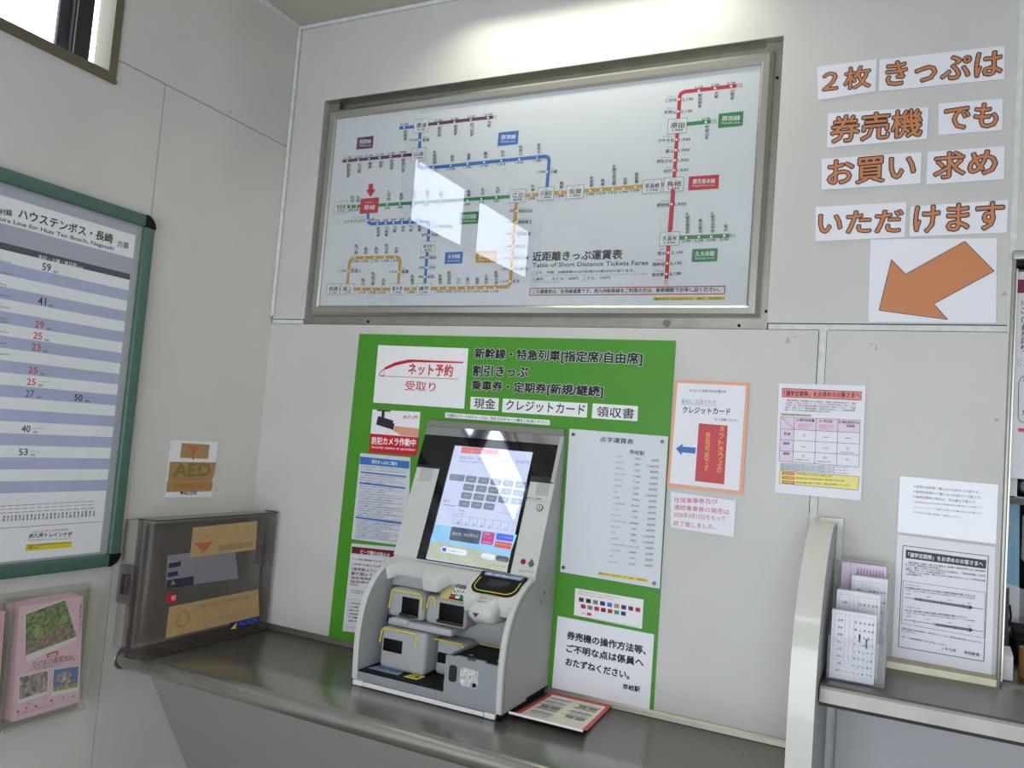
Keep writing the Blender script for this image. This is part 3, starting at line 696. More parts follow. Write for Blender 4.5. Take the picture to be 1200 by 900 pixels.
('D',(1.3439,2.3289), .0037,'white'),
('V','中原',(1.3401,2.3645),(1.3418,2.3408), .0095,'ink',1),
('T90','Station',(1.3499,2.3594),(1.3512,2.342), .0045,'ink_soft',0),
('T','1,730',(1.3323,2.3135),(1.3577,2.3131), .0081,'ink',1),
('D',(1.3804,2.3308), .0037,'white'),
('V','肥前麓',(1.3758,2.3764),(1.3783,2.3426), .0095,'ink',1),
('T90','Station',(1.3857,2.3698),(1.3876,2.3438), .0044,'ink_soft',0),
('T','1,730',(1.3689,2.3155),(1.394,2.3151), .008,'ink',1),
('D',(1.6498,2.6121), .0037,'white'),
('V','大野城',(1.6481,2.6033),(1.65,2.571), .0086,'ink',1),
('T90','Station',(1.6572,2.6022),(1.6589,2.5753), .004,'ink_soft',0),
('T','2,130',(1.638,2.6183),(1.6609,2.6172), .0078,'ink',1),
('D',(1.6033,2.6118), .0037,'white'),
('V','水城',(1.6015,2.603),(1.6029,2.5813), .0088,'ink',1),
('T90','Station',(1.6109,2.6019),(1.612,2.5838), .004,'ink_soft',0),
('T','2,130',(1.5913,2.6181),(1.6145,2.617), .0079,'ink',1),
('D',(1.556,2.6104), .0037,'white'),
('V','都府楼南',(1.5542,2.6015),(1.557,2.5577), .0089,'ink',1),
('T90','Station',(1.5637,2.6004),(1.566,2.5639), .0042,'ink_soft',0),
('T','2,130',(1.5438,2.6167),(1.5675,2.6156), .008,'ink',1),
('D',(1.5828,2.5122), .0037,'white'),
('V','筑前山家',(1.581,2.5034),(1.5837,2.46), .0088,'ink',1),
('T90','Station',(1.5904,2.5024),(1.5926,2.4663), .0041,'ink_soft',0),
('T','2,130',(1.5707,2.5182),(1.5941,2.5176), .0079,'ink',1),
('D',(1.4977,2.5906), .0037,'white'),
('T','二日市',(1.4542,2.587),(1.4903,2.5841), .0112,'ink',1),
('T','Station',(1.463,2.602),(1.4886,2.5996), .0037,'ink_soft',0),
('T','2,130',(1.5065,2.584),(1.5401,2.582), .0093,'ink',1),
('D',(1.4977,2.5539), .0037,'white'),
('T','天拝山',(1.4543,2.5501),(1.4903,2.5474), .0111,'ink',1),
('T','Station',(1.463,2.5651),(1.4887,2.5629), .0037,'ink_soft',0),
('T','2,130',(1.5065,2.5475),(1.5401,2.5456), .0092,'ink',1),
('D',(1.498,2.4675), .0037,'white'),
('T','けやき台',(1.443,2.464),(1.4906,2.4609), .0112,'ink',1),
('T','Station',(1.4548,2.4789),(1.489,2.4762), .0037,'ink_soft',0),
('T','1,930',(1.5068,2.4612),(1.5403,2.4599), .0091,'ink',1),
('D',(1.4983,2.4353), .0037,'white'),
('T','基山',(1.4667,2.4295),(1.491,2.4286), .0111,'ink',1),
('T','Station',(1.4723,2.4449),(1.4893,2.444), .0036,'ink_soft',0),
('T','1,930',(1.5072,2.429),(1.5406,2.4279), .0092,'ink',1),
('D',(1.4974,2.4045), .0037,'white'),
('T','弥生が丘',(1.4424,2.4004),(1.49,2.3978), .0111,'ink',1),
('T','Station',(1.4542,2.4153),(1.4884,2.4131), .0037,'ink_soft',0),
('T','1,930',(1.5062,2.3983),(1.5396,2.3974), .0091,'ink',1),
('D',(1.4976,2.3742), .0037,'white'),
('T','田代',(1.466,2.3681),(1.4902,2.3675), .011,'ink',1),
('T','Station',(1.4716,2.3835),(1.4886,2.3828), .0036,'ink_soft',0),
('T','1,930',(1.5064,2.3681),(1.5398,2.3674), .0091,'ink',1),
('P',[(1.0573,2.3505),(1.1129,2.3505),(1.1129,2.308),(1.0573,2.308)],'white2'),
('L',[(1.0573,2.3505),(1.1129,2.3505),(1.1129,2.308),(1.0573,2.308),(1.0573,2.3505)], .0011,'ink'),
('T','Station',(1.0737,2.3427),(1.0946,2.3421), .0036,'ink_soft',0),
('T','久保田',(1.0658,2.3241),(1.1055,2.3224), .0157,'ink',1),
('T','1,090',(1.0709,2.3133),(1.1022,2.3122), .0078,'ink',1),
('P',[(1.156,2.3496),(1.2137,2.3496),(1.2137,2.3077),(1.156,2.3077)],'white2'),
('L',[(1.156,2.3496),(1.2137,2.3496),(1.2137,2.3077),(1.156,2.3077),(1.156,2.3496)], .0011,'ink'),
('T','Station',(1.173,2.342),(1.1949,2.3413), .0034,'ink_soft',0),
('T','佐賀',(1.1646,2.3237),(1.2061,2.3219), .0155,'ink',1),
('T','1,300',(1.1699,2.313),(1.2026,2.3118), .0077,'ink',1),
('P',[(1.4039,2.35),(1.4621,2.35),(1.4621,2.3089),(1.4039,2.3089)],'white2'),
('L',[(1.4039,2.35),(1.4621,2.35),(1.4621,2.3089),(1.4039,2.3089),(1.4039,2.35)], .0011,'ink'),
('T','Station',(1.4212,2.3425),(1.4434,2.3417), .0033,'ink_soft',0),
('T','新鳥栖',(1.4124,2.3248),(1.4546,2.3227), .015,'ink',1),
('T','1,730',(1.4176,2.3144),(1.4509,2.313), .0075,'ink',1),
('P',[(1.4695,2.3521),(1.5281,2.3521),(1.5281,2.3095),(1.4695,2.3095)],'white2'),
('L',[(1.4695,2.3521),(1.5281,2.3521),(1.5281,2.3095),(1.4695,2.3095),(1.4695,2.3521)], .0011,'ink'),
('T','Station',(1.4869,2.3442),(1.5093,2.3434), .0035,'ink_soft',0),
('T','鳥栖',(1.478,2.3259),(1.5206,2.3238), .0155,'ink',1),
('T','1,730',(1.4832,2.3151),(1.5168,2.3137), .0078,'ink',1),
('P',[(1.4696,2.5313),(1.5267,2.5313),(1.5267,2.4865),(1.4696,2.4865)],'white2'),
('L',[(1.4696,2.5313),(1.5267,2.5313),(1.5267,2.4865),(1.4696,2.4865),(1.4696,2.5313)], .0011,'ink'),
('T','Station',(1.4865,2.5229),(1.5083,2.5214), .0035,'ink_soft',0),
('T','原田',(1.4779,2.5046),(1.5193,2.5012), .0157,'ink',1),
('T','1,930',(1.483,2.4935),(1.5156,2.4911), .0079,'ink',1),
('P',[(1.6191,2.5334),(1.6898,2.5334),(1.6898,2.4905),(1.6191,2.4905)],'green'),
('T','原田線',(1.6288,2.511),(1.6807,2.5073), .0143,'white',1),
('T','Haruda Line',(1.6293,2.5013),(1.6813,2.4977), .0068,'white',0),
('P',[(1.5431,2.3515),(1.6317,2.3515),(1.6317,2.3098),(1.5431,2.3098)],'red'),
('T','鹿児島本線',(1.5551,2.3292),(1.6205,2.3264), .0144,'white',1),
('T','Kagoshima Line',(1.5557,2.3195),(1.6211,2.3169), .0068,'white',0),
('L',[(1.4983,2.3167),(1.4958,2.1491),(1.4965,2.0472)], .0115,'red'),
('L',[(1.4899,2.0437),(1.5017,2.0435)], .0012,'red'),
('L',[(1.4902,2.0393),(1.502,2.0392)], .0012,'red'),
('L',[(1.4905,2.035),(1.5023,2.0349)], .0012,'red'),
('L',[(1.4908,2.0307),(1.5026,2.0306)], .0012,'red'),
('L',[(1.5204,2.1691),(1.6728,2.1699)], .0115,'green'),
('L',[(1.6761,2.1637),(1.6754,2.1751)], .0012,'green'),
('L',[(1.6801,2.1636),(1.6794,2.175)], .0012,'green'),
('L',[(1.6842,2.1634),(1.6835,2.1748)], .0012,'green'),
('L',[(1.6882,2.1633),(1.6876,2.1746)], .0012,'green'),
('D',(1.5468,2.1687), .0037,'white'),
('V','久留米高校前',(1.5406,2.2447),(1.5448,2.1805), .0092,'ink',1),
('T90','Station',(1.5505,2.2337),(1.5538,2.182), .0042,'ink_soft',0),
('T','2,130',(1.5356,2.1532),(1.5599,2.1536), .008,'ink',1),
('D',(1.5842,2.1691), .0037,'white'),
('V','南久留米',(1.5795,2.2243),(1.5823,2.1808), .0091,'ink',1),
('T90','Station',(1.589,2.2165),(1.5912,2.1822), .0043,'ink_soft',0),
('T','2,130',(1.5732,2.1537),(1.5972,2.154), .0079,'ink',1),
('D',(1.6201,2.1689), .0037,'white'),
('V','久留米大学前',(1.6142,2.2438),(1.6181,2.1805), .0089,'ink',1),
('T90','Station',(1.6238,2.233),(1.6269,2.182), .0041,'ink_soft',0),
('T','2,130',(1.6091,2.1536),(1.6328,2.154), .0079,'ink',1),
('D',(1.6571,2.1699), .0037,'white'),
('V','御井',(1.6538,2.2043),(1.6552,2.1814), .0088,'ink',1),
('T90','Station',(1.6628,2.1997),(1.6639,2.1828), .0041,'ink_soft',0),
('T','2,130',(1.6463,2.1547),(1.6696,2.155), .0078,'ink',1),
('D',(1.4969,2.2713), .0037,'white'),
('T','肥前旭',(1.4523,2.265),(1.4893,2.2642), .0114,'ink',1),
('T','Station',(1.4613,2.2808),(1.4877,2.2799), .0038,'ink_soft',0),
('T','1,930',(1.506,2.2651),(1.5405,2.2651), .0094,'ink',1),
('D',(1.4968,2.1255), .0037,'white'),
('T','荒木',(1.4642,2.1178),(1.4892,2.1183), .0112,'ink',1),
('T','Station',(1.4701,2.1338),(1.4875,2.1339), .0037,'ink_soft',0),
('T','2,130',(1.5058,2.1197),(1.5402,2.1205), .0093,'ink',1),
('D',(1.4958,2.0935), .0037,'white'),
('T','西牟田',(1.4514,2.0858),(1.4883,2.0862), .0112,'ink',1),
('T','Station',(1.4603,2.1018),(1.4866,2.1017), .0037,'ink_soft',0),
('T','2,130',(1.5049,2.0877),(1.5392,2.0887), .0092,'ink',1),
('D',(1.4955,2.062), .0037,'white'),
('T','羽犬塚',(1.451,2.0542),(1.4879,2.0548), .0112,'ink',1),
('T','Station',(1.46,2.0701),(1.4862,2.0702), .0038,'ink_soft',0),
('T','2,130',(1.5045,2.0563),(1.5388,2.0576), .0093,'ink',1),
('P',[(1.4683,2.1874),(1.5268,2.1874),(1.5268,2.1467),(1.4683,2.1467)],'white2'),
('L',[(1.4683,2.1874),(1.5268,2.1874),(1.5268,2.1467),(1.4683,2.1467),(1.4683,2.1874)], .0011,'ink'),
('T','Station',(1.4857,2.1801),(1.508,2.18), .0035,'ink_soft',0),
('T','久留米',(1.4768,2.1616),(1.5193,2.1608), .0154,'ink',1),
('T','1,930',(1.482,2.151),(1.5155,2.1506), .0077,'ink',1),
('P',[(1.5672,2.1344),(1.6411,2.1344),(1.6411,2.0959),(1.5672,2.0959)],'green'),
('T','久大本線',(1.5773,2.1121),(1.6316,2.1124), .0147,'white',1),
('T','Kyudai Line',(1.5779,2.1023),(1.6322,2.1026), .0069,'white',0),
('T','近距離きっぷ運賃表',(1.0552,2.1115),(1.354,2.1108), .0295,'ink',1.6),
('T','Table of Short Distance Tickets Fares',(1.0569,2.0915),(1.4371,2.0905), .014,'ink', .7),
('T','こども\u3000半額\u3000JR線運賃の10円未満のは数は切り捨てます。',(1.0574,2.0688),(1.3972,2.0689), .01,'ink', .8),
('T','Fares for children are half of adult fare. For all fares, ten amounts are rounded to the nearest 10 yen.',(1.0579,2.0621),(1.4372,2.0619), .004,'ink_soft',0),
('T','入場料\u3000\u3000おとな：200円\u3000こども：100円',(1.0591,2.0482),(1.3198,2.0494), .0099,'ink', .8),
('T','Platform Ticket  Adult                         Child',(1.0597,2.0415),(1.2487,2.0421), .004,'ink_soft',0),
('L',[(1.0554,2.0236),(1.6679,2.0236),(1.6679,2.0017),(1.0554,2.0017),(1.0554,2.0236)], .003,'red'),
('T','この運賃表は、在来線運賃です。西九州新幹線をご利用の方は、新幹線駅でお申し出ください。',(1.0648,2.0063),(1.6535,2.0084), .0132,'ink',1.4),
('P',[(1.459,1.9934),(1.6695,1.9934),(1.6695,1.9839),(1.459,1.9839)],'yellow'),
('T','最終修正 2025年3月1日\u3000検印\u3000早岐駅31',(1.4647,1.9841),(1.666,1.9851), .0074,'ink', .6),
],
'green':[
('P',[(.4131,1.8664),(1.5389,1.8629),(1.5443, .8038),(.3989, .8181)],'sheetgreen'),
('P',[(.4973,1.8288),(.8553,1.825),(.858,1.6278),(.4974,1.6294)],'white2'),
('T','ネット予約',(.6304,1.7318),(.8031,1.7306), .0385,'crimson',1.5),
('T','受取り',(.6223,1.6774),(.7428,1.6772), .0327,'crimson', .5),
('P',[(.5317,1.7517),(.5744,1.7707),(.6252,1.7819),(.6424,1.7824),(.8414,1.7806),(.8418,1.776),(.6489,1.7739),(.623,1.7702),(.5756,1.759),(.5361,1.744)],'crimson'),
('L',[(.5356,1.7489),(.5189,1.7385),(.5118,1.7274),(.516,1.7217),(.5323,1.7243)], .003,'crimson'),
('L',[(.53,1.7458),(.5347,1.7243)], .0018,'crimson'),
('L',[(.516,1.7217),(.8276,1.7231)], .0018,'crimson'),
('T','新幹線・特急列車[指定席/自由席]',(.881,1.7883),(1.4429,1.7868), .039,'ink',2.5,'white'),
('T','割引きっぷ',(.8796,1.7354),(1.0762,1.7383), .0351,'ink',2.5,'white'),
('T','乗車券・定期券[新規/継続]',(.879,1.6853),(1.3284,1.6855), .0369,'ink',2.5,'white'),
('P',[(.8785,1.6677),(.9811,1.6682),(.9826,1.6284),(.8802,1.6272)],'white2'),
('T','現金',(.8935,1.6316),(.9701,1.6322), .033,'ink', .8),
('P',[(.9954,1.668),(1.2825,1.6677),(1.2831,1.6247),(.9962,1.6246)],'white2'),
('T','クレジットカード',(1.0086,1.6325),(1.2753,1.6311), .0324,'ink', .8),
('P',[(1.2989,1.6686),(1.44,1.6676),(1.4414,1.6234),(1.2987,1.6239)],'white2'),
('T','領収書',(1.3136,1.63),(1.4298,1.6294), .0306,'ink', .8),
],
'strip':[
('P',[(.7887,1.6117),(1.1636,1.6095),(1.1649,1.5938),(.7903,1.5949)],'white2'),
('T','交通系ICカードのチャージは、改札内のチャージ機をご利用ください。',(.7955,1.598),(1.1599,1.597), .0102,'navy', .6),
],
'camera':[
('P',[(.499,1.6054),(.693,1.6076),(.6929,1.4617),(.4992,1.4583)],'white2'),
('P',[(.4988,1.5225),(.6953,1.5234),(.6929,1.4617),(.4992,1.4583)],'crimson'),
('T','JR九州',(.6254,1.5788),(.6846,1.5818), .0147,'crimson', .8),
('P',[(.5957,1.5548),(.6931,1.5524),(.6936,1.5246),(.6246,1.5251)],'salmon'),
('P',[(.5926,1.5377),(.5957,1.5548),(.6246,1.5251)],'salmon'),
('P',[(.5181,1.6058),(.5737,1.6058),(.5737,1.6014),(.5181,1.6014)],'ink'),
('P',[(.5383,1.6021),(.5506,1.6021),(.5506,1.5797),(.5383,1.5797)],'ink'),
('P',[(.5246,1.5843),(.5889,1.5726),(.584,1.5425),(.5195,1.5546)],'ink'),
('P',[(.5866,1.5643),(.5947,1.5635),(.5923,1.5404),(.5824,1.5424)],'ink'),
('T','防犯カメラ作動中',(.5086,1.487),(.6859,1.4923), .0244,'white',1.4),
('T','Security camera in operation',(.5095,1.4707),(.6854,1.4744), .0115,'white', .4),
],
'guide':[
('P',[(.4639,1.453),(.6689,1.4543),(.6886,1.1629),(.4593,1.1582)],'paper_grey'),
('P',[(.4643,1.4408),(.6669,1.4415),(.668,1.4167),(.4656,1.4152)],'blueink'),
('T','割引きっぷのご案内',(.5162,1.4216),(.6181,1.4223), .0128,'white', .8),
('T','ご利用の際は案内をよくご確認のうえお買い求めください。',(.4717,1.4056),(.6561,1.4089), .0056,'blueink2', .5),
('T','きっぷの種類により有効期間及び発売箇所が異なります',(.4728,1.3959),(.6571,1.3995), .0056,'blueink2', .5),
('P',[(.4718,1.3909),(.6603,1.3916),(.6603,1.3865),(.4719,1.3857)],'blueink'),
('T','きっぷの種類により有効期間及び発売箇所が異なります',(.4724,1.3764),(.652,1.3804), .0048,'blueink2', .5),
('T','指定席をご利用の場合は必ず列車の指定を受',(.4723,1.3682),(.6168,1.3717), .0049,'blueink2', .5),
('T','ご利用の際は案内をよくご確認のうえお買い求めください。',(.4722,1.3601),(.6517,1.3646), .0048,'blueink2', .5),
('T','きっぷの種類により有効期間及び',(.4721,1.352),(.5811,1.3549), .0048,'blueink2', .5),
('P',[(.4714,1.354),(.6599,1.3542),(.66,1.3487),(.4716,1.3483)],'blueink'),
('T','指定席をご利用の場合は必ず列車の指定を受',(.4726,1.3387),(.6193,1.3425), .0048,'blueink2', .5),
('T','ご利用の際は案内をよくご確認のうえお買い求めください。',(.4727,1.3304),(.655,1.3353), .0048,'blueink2', .5),
('T','きっぷの種類により有効期間及び',(.4729,1.3221),(.5835,1.3252), .0048,'blueink2', .5),
('T','指定席をご利用の場合は必ず列車の指定を受けてください',(.473,1.3138),(.6551,1.3192), .0048,'blueink2', .5),
('T','ご利用の際は案内をよくご確認のうえお買い求めください。',(.4731,1.3055),(.6552,1.3112), .0048,'blueink2', .5),
('T','きっぷの種類により有効期間及び発売箇所が',(.4732,1.2972),(.6197,1.302), .0048,'blueink2', .5),
('T','指定席をご利用の場合は必ず列車の指定を受けてください',(.4734,1.2889),(.6554,1.2951), .0048,'blueink2', .5),
('T','ご利用の際は案内をよくご確認のう',(.4735,1.2807),(.5839,1.2846), .0048,'blueink2', .5),
('T','きっぷの種類により有効期間及び発売箇所が異なります',(.4736,1.2724),(.6555,1.279), .0048,'blueink2', .5),
('T','指定席をご利用の場合は必ず列車の指定を受けてください',(.4737,1.2641),(.6556,1.271), .0048,'blueink2', .5),
('T','ご利用の際は案内をよくご確認のうえお買い求',(.4739,1.2559),(.6202,1.2616), .0048,'blueink2', .5),
('T','きっぷの種類により有効期間及び発売箇所が異なります',(.474,1.2476),(.6558,1.255), .0048,'blueink2', .5),
('T','指定席をご利用の場合は必ず列車',(.4741,1.2394),(.5844,1.244), .0047,'blueink2', .5),
('T','ご利用の際は案内をよくご確認のうえお買い求めください。',(.4742,1.2311),(.656,1.2389), .0048,'blueink2', .5),
('P',[(.47,1.2369),(.6583,1.2379),(.658,1.2323),(.4696,1.2312)],'blueink'),
('T','ご利用の際は案内をよくご確認のうえお買い求めください。',(.4755,1.223),(.6534,1.2306), .0044,'blueink2', .5),
('T','きっぷの種類により有効期間及び発売箇所が異なります',(.4756,1.2157),(.6535,1.2236), .0044,'blueink2', .5),
('T','指定席をご利用の場合は必ず列車の指定を受',(.4756,1.2085),(.6187,1.2149), .0044,'blueink2', .5),
('T','ご利用の際は案内をよくご確認のうえお買い求めください。',(.4757,1.2013),(.6535,1.2095), .0043,'blueink2', .5),
('T','きっぷの種類により有効期間及び',(.4758,1.194),(.5836,1.1991), .0044,'blueink2', .5),
('T','指定席をご利用の場合は必ず列車の指定を受けてください',(.4758,1.1868),(.6536,1.1954), .0044,'blueink2', .5),
('T','ご利用の際は案内をよくご確認のうえお買い求めください。',(.4759,1.1796),(.6536,1.1884), .0043,'blueink2', .5),
('T','きっぷの種類により有効期間及び発売箇所が',(.4759,1.1723),(.6189,1.1796), .0044,'blueink2', .5),
('T','指定席をご利用の場合は必ず列車の指定を受けてください',(.476,1.1651),(.6536,1.1743), .0044,'blueink2', .5),
],
'peak':[
('P',[(.4616,1.144),(.6564,1.155),(.6579, .8624),(.4566, .8477)],'paper_grey'),
('P',[(.4637,1.1338),(.6555,1.1425),(.6563,1.1213),(.4653,1.1109)],'maroon'),
('T','ピーク期のお知らせ',(.5031,1.1148),(.6217,1.1174), .0136,'white', .8),
('T','ピーク期は新幹線やかもめ・みどり号',(.47,1.09),(.6441,1.0997), .0064,'maroon2', .8),
('T','ご利用のお客さまは特急料金が',(.4706,1.072),(.6437,1.0822), .0075,'maroon2', .8),
('T','（通常期より330円から',(.4712,1.054),(.641,1.0647), .0113,'maroon2', .8),
('T','繁忙期より530円高く',(.4715,1.0387),(.6403,1.0498), .0113,'maroon2', .8),
('T','指定席特急をご購入',(.4715,1.026),(.6371,1.0374), .0083,'maroon2', .8),
('T','指定席のご予約は',(.4715,1.0134),(.6361,1.0251), .0082,'maroon2', .8),
('T','できません。',(.4712,1.003),(.5034,1.0059), .0083,'maroon2', .8),
('T','ご利用の際は案内をよくご確認のうえお買い求めください。',(.4737, .9853),(.6323, .9968), .0042,'maroon2', .5),
('T','きっぷの種類により有効期間及び発売箇所が異なります',(.4745, .9786),(.633, .9902), .0041,'maroon2', .5),
('L',[(.4691, .9578),(.647, .9578),(.647, .9012),(.4691, .9012),(.4691, .9578)], .0008,'maroon2'),
('T','ご利用の際は案内をよくご確認のうえお買い求めください。',(.4758, .9413),(.6278, .9534), .0068,'maroon2', .5),
('T','きっぷの種類により有効期間及び発売箇所が異なります',(.4762, .9296),(.6281, .9419), .0067,'maroon2', .5),
('T','指定席をご利用の場合は必ず列車の指定を受',(.4765, .9178),(.5986, .9279), .0067,'maroon2', .5),
('T','ご利用の際は案内をよくご確認のうえお買い求めください。',(.4769, .906),(.6287, .9189), .0068,'maroon2', .5),
('T','きっぷの種類により有効期間及び',(.4773, .8943),(.5692, .9023), .0067,'maroon2', .5),
('T','指定席をご利用の場合は必ず列車の指定を受けてください',(.4777, .8825),(.6293, .896), .0068,'maroon2', .5),
('T','詳しくはこちら',(.4684, .8623),(.5119, .866), .0045,'maroon2', .4),
],
'braille':[
('P',[(1.2326,1.5876),(1.5372,1.5855),(1.5415,1.1548),(1.2359,1.1585)],'plate'),
('T','点字運賃表',(1.3322,1.5556),(1.4357,1.5551), .0154,'ink', .9),
('T','早岐駅',(1.4256,1.5264),(1.4713,1.5255), .0127,'ink', .8),
('T','アリタ',(1.385,1.5138),(1.4044,1.5134), .0053,'ink', .3),
('T','（有田）',(1.4429,1.5122),(1.461,1.5114), .0057,'ink', .3),
('T','340円',(1.4916,1.5105),(1.5149,1.51), .0074,'ink', .5),
('D',(1.264,1.5178), .0006,'plate2'),
('D',(1.2643,1.5142), .0006,'plate2'),
('D',(1.2692,1.5176), .0006,'plate2'),
('D',(1.2694,1.5141), .0006,'plate2'),
('D',(1.2743,1.5175), .0006,'plate2'),
('D',(1.2746,1.5139), .0006,'plate2'),
('D',(1.2845,1.5172), .0006,'plate2'),
('D',(1.2848,1.5137), .0006,'plate2'),
('D',(1.2897,1.5171), .0006,'plate2'),
('D',(1.2899,1.5136), .0006,'plate2'),
('D',(1.2948,1.517), .0006,'plate2'),
('D',(1.295,1.5134), .0006,'plate2'),
('D',(1.3049,1.5167), .0006,'plate2'),
('D',(1.3052,1.5132), .0006,'plate2'),
('D',(1.31,1.5166), .0006,'plate2'),
('D',(1.3103,1.5131), .0006,'plate2'),
('D',(1.3151,1.5165), .0006,'plate2'),
('D',(1.3153,1.5129), .0006,'plate2'),
('D',(1.3252,1.5162), .0006,'plate2'),
('D',(1.3254,1.5127), .0006,'plate2'),
('D',(1.3302,1.5161), .0006,'plate2'),
('D',(1.3305,1.5126), .0006,'plate2'),
('T','イサハヤ',(1.3851,1.4966),(1.4109,1.4961), .0053,'ink', .3),
('T','（諫早）',(1.4432,1.4952),(1.4612,1.4944), .0057,'ink', .3),
('T','1,300円',(1.4816,1.4928),(1.5151,1.4921), .0074,'ink', .5),
('D',(1.2575,1.5007), .0006,'plate2'),
('D',(1.2578,1.4971), .0006,'plate2'),
('D',(1.2678,1.5005), .0006,'plate2'),
('D',(1.2681,1.4969), .0006,'plate2'),
('D',(1.2729,1.5004), .0006,'plate2'),
('D',(1.2732,1.4968), .0006,'plate2'),
('D',(1.2781,1.5003), .0006,'plate2'),
('D',(1.2783,1.4967), .0006,'plate2'),
('D',(1.2883,1.5), .0006,'plate2'),
('D',(1.2886,1.4965), .0006,'plate2'),
('D',(1.2934,1.4999), .0006,'plate2'),
('D',(1.2937,1.4964), .0006,'plate2'),
('D',(1.2985,1.4998), .0006,'plate2'),
('D',(1.2988,1.4963), .0006,'plate2'),
('D',(1.3086,1.4996), .0006,'plate2'),
('D',(1.3089,1.496), .0006,'plate2'),
('D',(1.3137,1.4995), .0006,'plate2'),
('D',(1.314,1.4959), .0006,'plate2'),
('D',(1.3188,1.4993), .0006,'plate2'),
('D',(1.319,1.4958), .0006,'plate2'),
('D',(1.3288,1.4991), .0006,'plate2'),
('D',(1.3291,1.4956), .0006,'plate2'),
('T','オオムラ',(1.3852,1.4795),(1.4109,1.479), .0052,'ink', .3),
('T','（大村）',(1.4434,1.4782),(1.4615,1.4775), .0058,'ink', .3),
('T','870円',(1.4918,1.4768),(1.5151,1.4764), .0074,'ink', .5),
('D',(1.2561,1.4835), .0006,'plate2'),
('D',(1.2564,1.48), .0006,'plate2'),
('D',(1.2613,1.4834), .0006,'plate2'),
('D',(1.2616,1.4799), .0006,'plate2'),
('D',(1.2716,1.4832), .0006,'plate2'),
('D',(1.2719,1.4797), .0006,'plate2'),
('D',(1.2767,1.4831), .0006,'plate2'),
('D',(1.277,1.4796), .0006,'plate2'),
('D',(1.2818,1.4831), .0006,'plate2'),
('D',(1.2821,1.4795), .0006,'plate2'),
('D',(1.2921,1.4829), .0006,'plate2'),
('D',(1.2923,1.4793), .0006,'plate2'),
('D',(1.2971,1.4828), .0006,'plate2'),
('D',(1.2974,1.4792), .0006,'plate2'),
('D',(1.3022,1.4827), .0006,'plate2'),
('D',(1.3025,1.4791), .0006,'plate2'),
('D',(1.3124,1.4825), .0006,'plate2'),
('D',(1.3126,1.4789), .0006,'plate2'),
('D',(1.3174,1.4824), .0006,'plate2'),
('D',(1.3177,1.4788), .0006,'plate2'),
('D',(1.3225,1.4823), .0006,'plate2'),
('D',(1.3227,1.4788), .0006,'plate2'),
('T','オグシゴウ',(1.3853,1.4623),(1.4174,1.4619), .0052,'ink', .3),
('T','（小串郷）',(1.441,1.461),(1.4644,1.4604), .0058,'ink', .3),
('T','320円',(1.4919,1.46),(1.5152,1.4597), .0074,'ink', .5),
('D',(1.2548,1.4664), .0006,'plate2'),
('D',(1.2551,1.4628), .0006,'plate2'),
('D',(1.26,1.4663), .0006,'plate2'),
('D',(1.2602,1.4627), .0006,'plate2'),
('D',(1.2651,1.4662), .0006,'plate2'),
('D',(1.2654,1.4627), .0006,'plate2'),
('D',(1.2754,1.466), .0006,'plate2'),
('D',(1.2756,1.4625), .0006,'plate2'),
('D',(1.2805,1.466), .0006,'plate2'),
('D',(1.2808,1.4624), .0006,'plate2'),
('D',(1.2856,1.4659), .0006,'plate2'),
('D',(1.2859,1.4623), .0006,'plate2'),
('D',(1.2958,1.4657), .0006,'plate2'),
('D',(1.2961,1.4622), .0006,'plate2'),
('D',(1.3009,1.4656), .0006,'plate2'),
('D',(1.3012,1.4621), .0006,'plate2'),
('D',(1.306,1.4656), .0006,'plate2'),
('D',(1.3062,1.462), .0006,'plate2'),
('D',(1.3161,1.4654), .0006,'plate2'),
('D',(1.3163,1.4619), .0006,'plate2'),
('D',(1.3211,1.4653), .0006,'plate2'),
('D',(1.3214,1.4618), .0006,'plate2'),
('D',(1.3261,1.4652), .0006,'plate2'),
('D',(1.3264,1.4617), .0006,'plate2'),
('T','カワタナ',(1.3854,1.4452),(1.4111,1.4449), .0052,'ink', .3),
('T','（川棚）',(1.4439,1.4444),(1.4619,1.4438), .0057,'ink', .3),
('T','340円',(1.492,1.4432),(1.5153,1.443), .0074,'ink', .5),
('D',(1.2586,1.4492), .0006,'plate2'),
('D',(1.2589,1.4456), .0006,'plate2'),
('D',(1.2638,1.4491), .0006,'plate2'),
('D',(1.264,1.4455), .0006,'plate2'),
('D',(1.2689,1.449), .0006,'plate2'),
('D',(1.2692,1.4455), .0006,'plate2'),
('D',(1.2791,1.4489), .0006,'plate2'),
('D',(1.2794,1.4454), .0006,'plate2'),
('D',(1.2843,1.4488), .0006,'plate2'),
('D',(1.2845,1.4453), .0006,'plate2'),
('D',(1.2894,1.4488), .0006,'plate2'),
('D',(1.2896,1.4452), .0006,'plate2'),
('D',(1.2995,1.4486), .0006,'plate2'),
('D',(1.2998,1.4451), .0006,'plate2'),
('D',(1.3046,1.4486), .0006,'plate2'),
('D',(1.3049,1.445), .0006,'plate2'),
('D',(1.3097,1.4485), .0006,'plate2'),
('D',(1.3099,1.445), .0006,'plate2'),
('D',(1.3198,1.4484), .0006,'plate2'),
('D',(1.32,1.4449), .0006,'plate2'),
('D',(1.3248,1.4483), .0006,'plate2'),
('D',(1.3251,1.4448), .0006,'plate2'),
('T','コウホク',(1.3855,1.4281),(1.4112,1.4279), .0052,'ink', .3),
('T','（江北）',(1.4442,1.4274),(1.4622,1.4269), .0058,'ink', .3),
('T','870円',(1.4921,1.4265),(1.5154,1.4263), .0073,'ink', .5),
('D',(1.2521,1.4321), .0006,'plate2'),
('D',(1.2524,1.4285), .0006,'plate2'),
('D',(1.2624,1.432), .0006,'plate2'),
('D',(1.2627,1.4284), .0006,'plate2'),
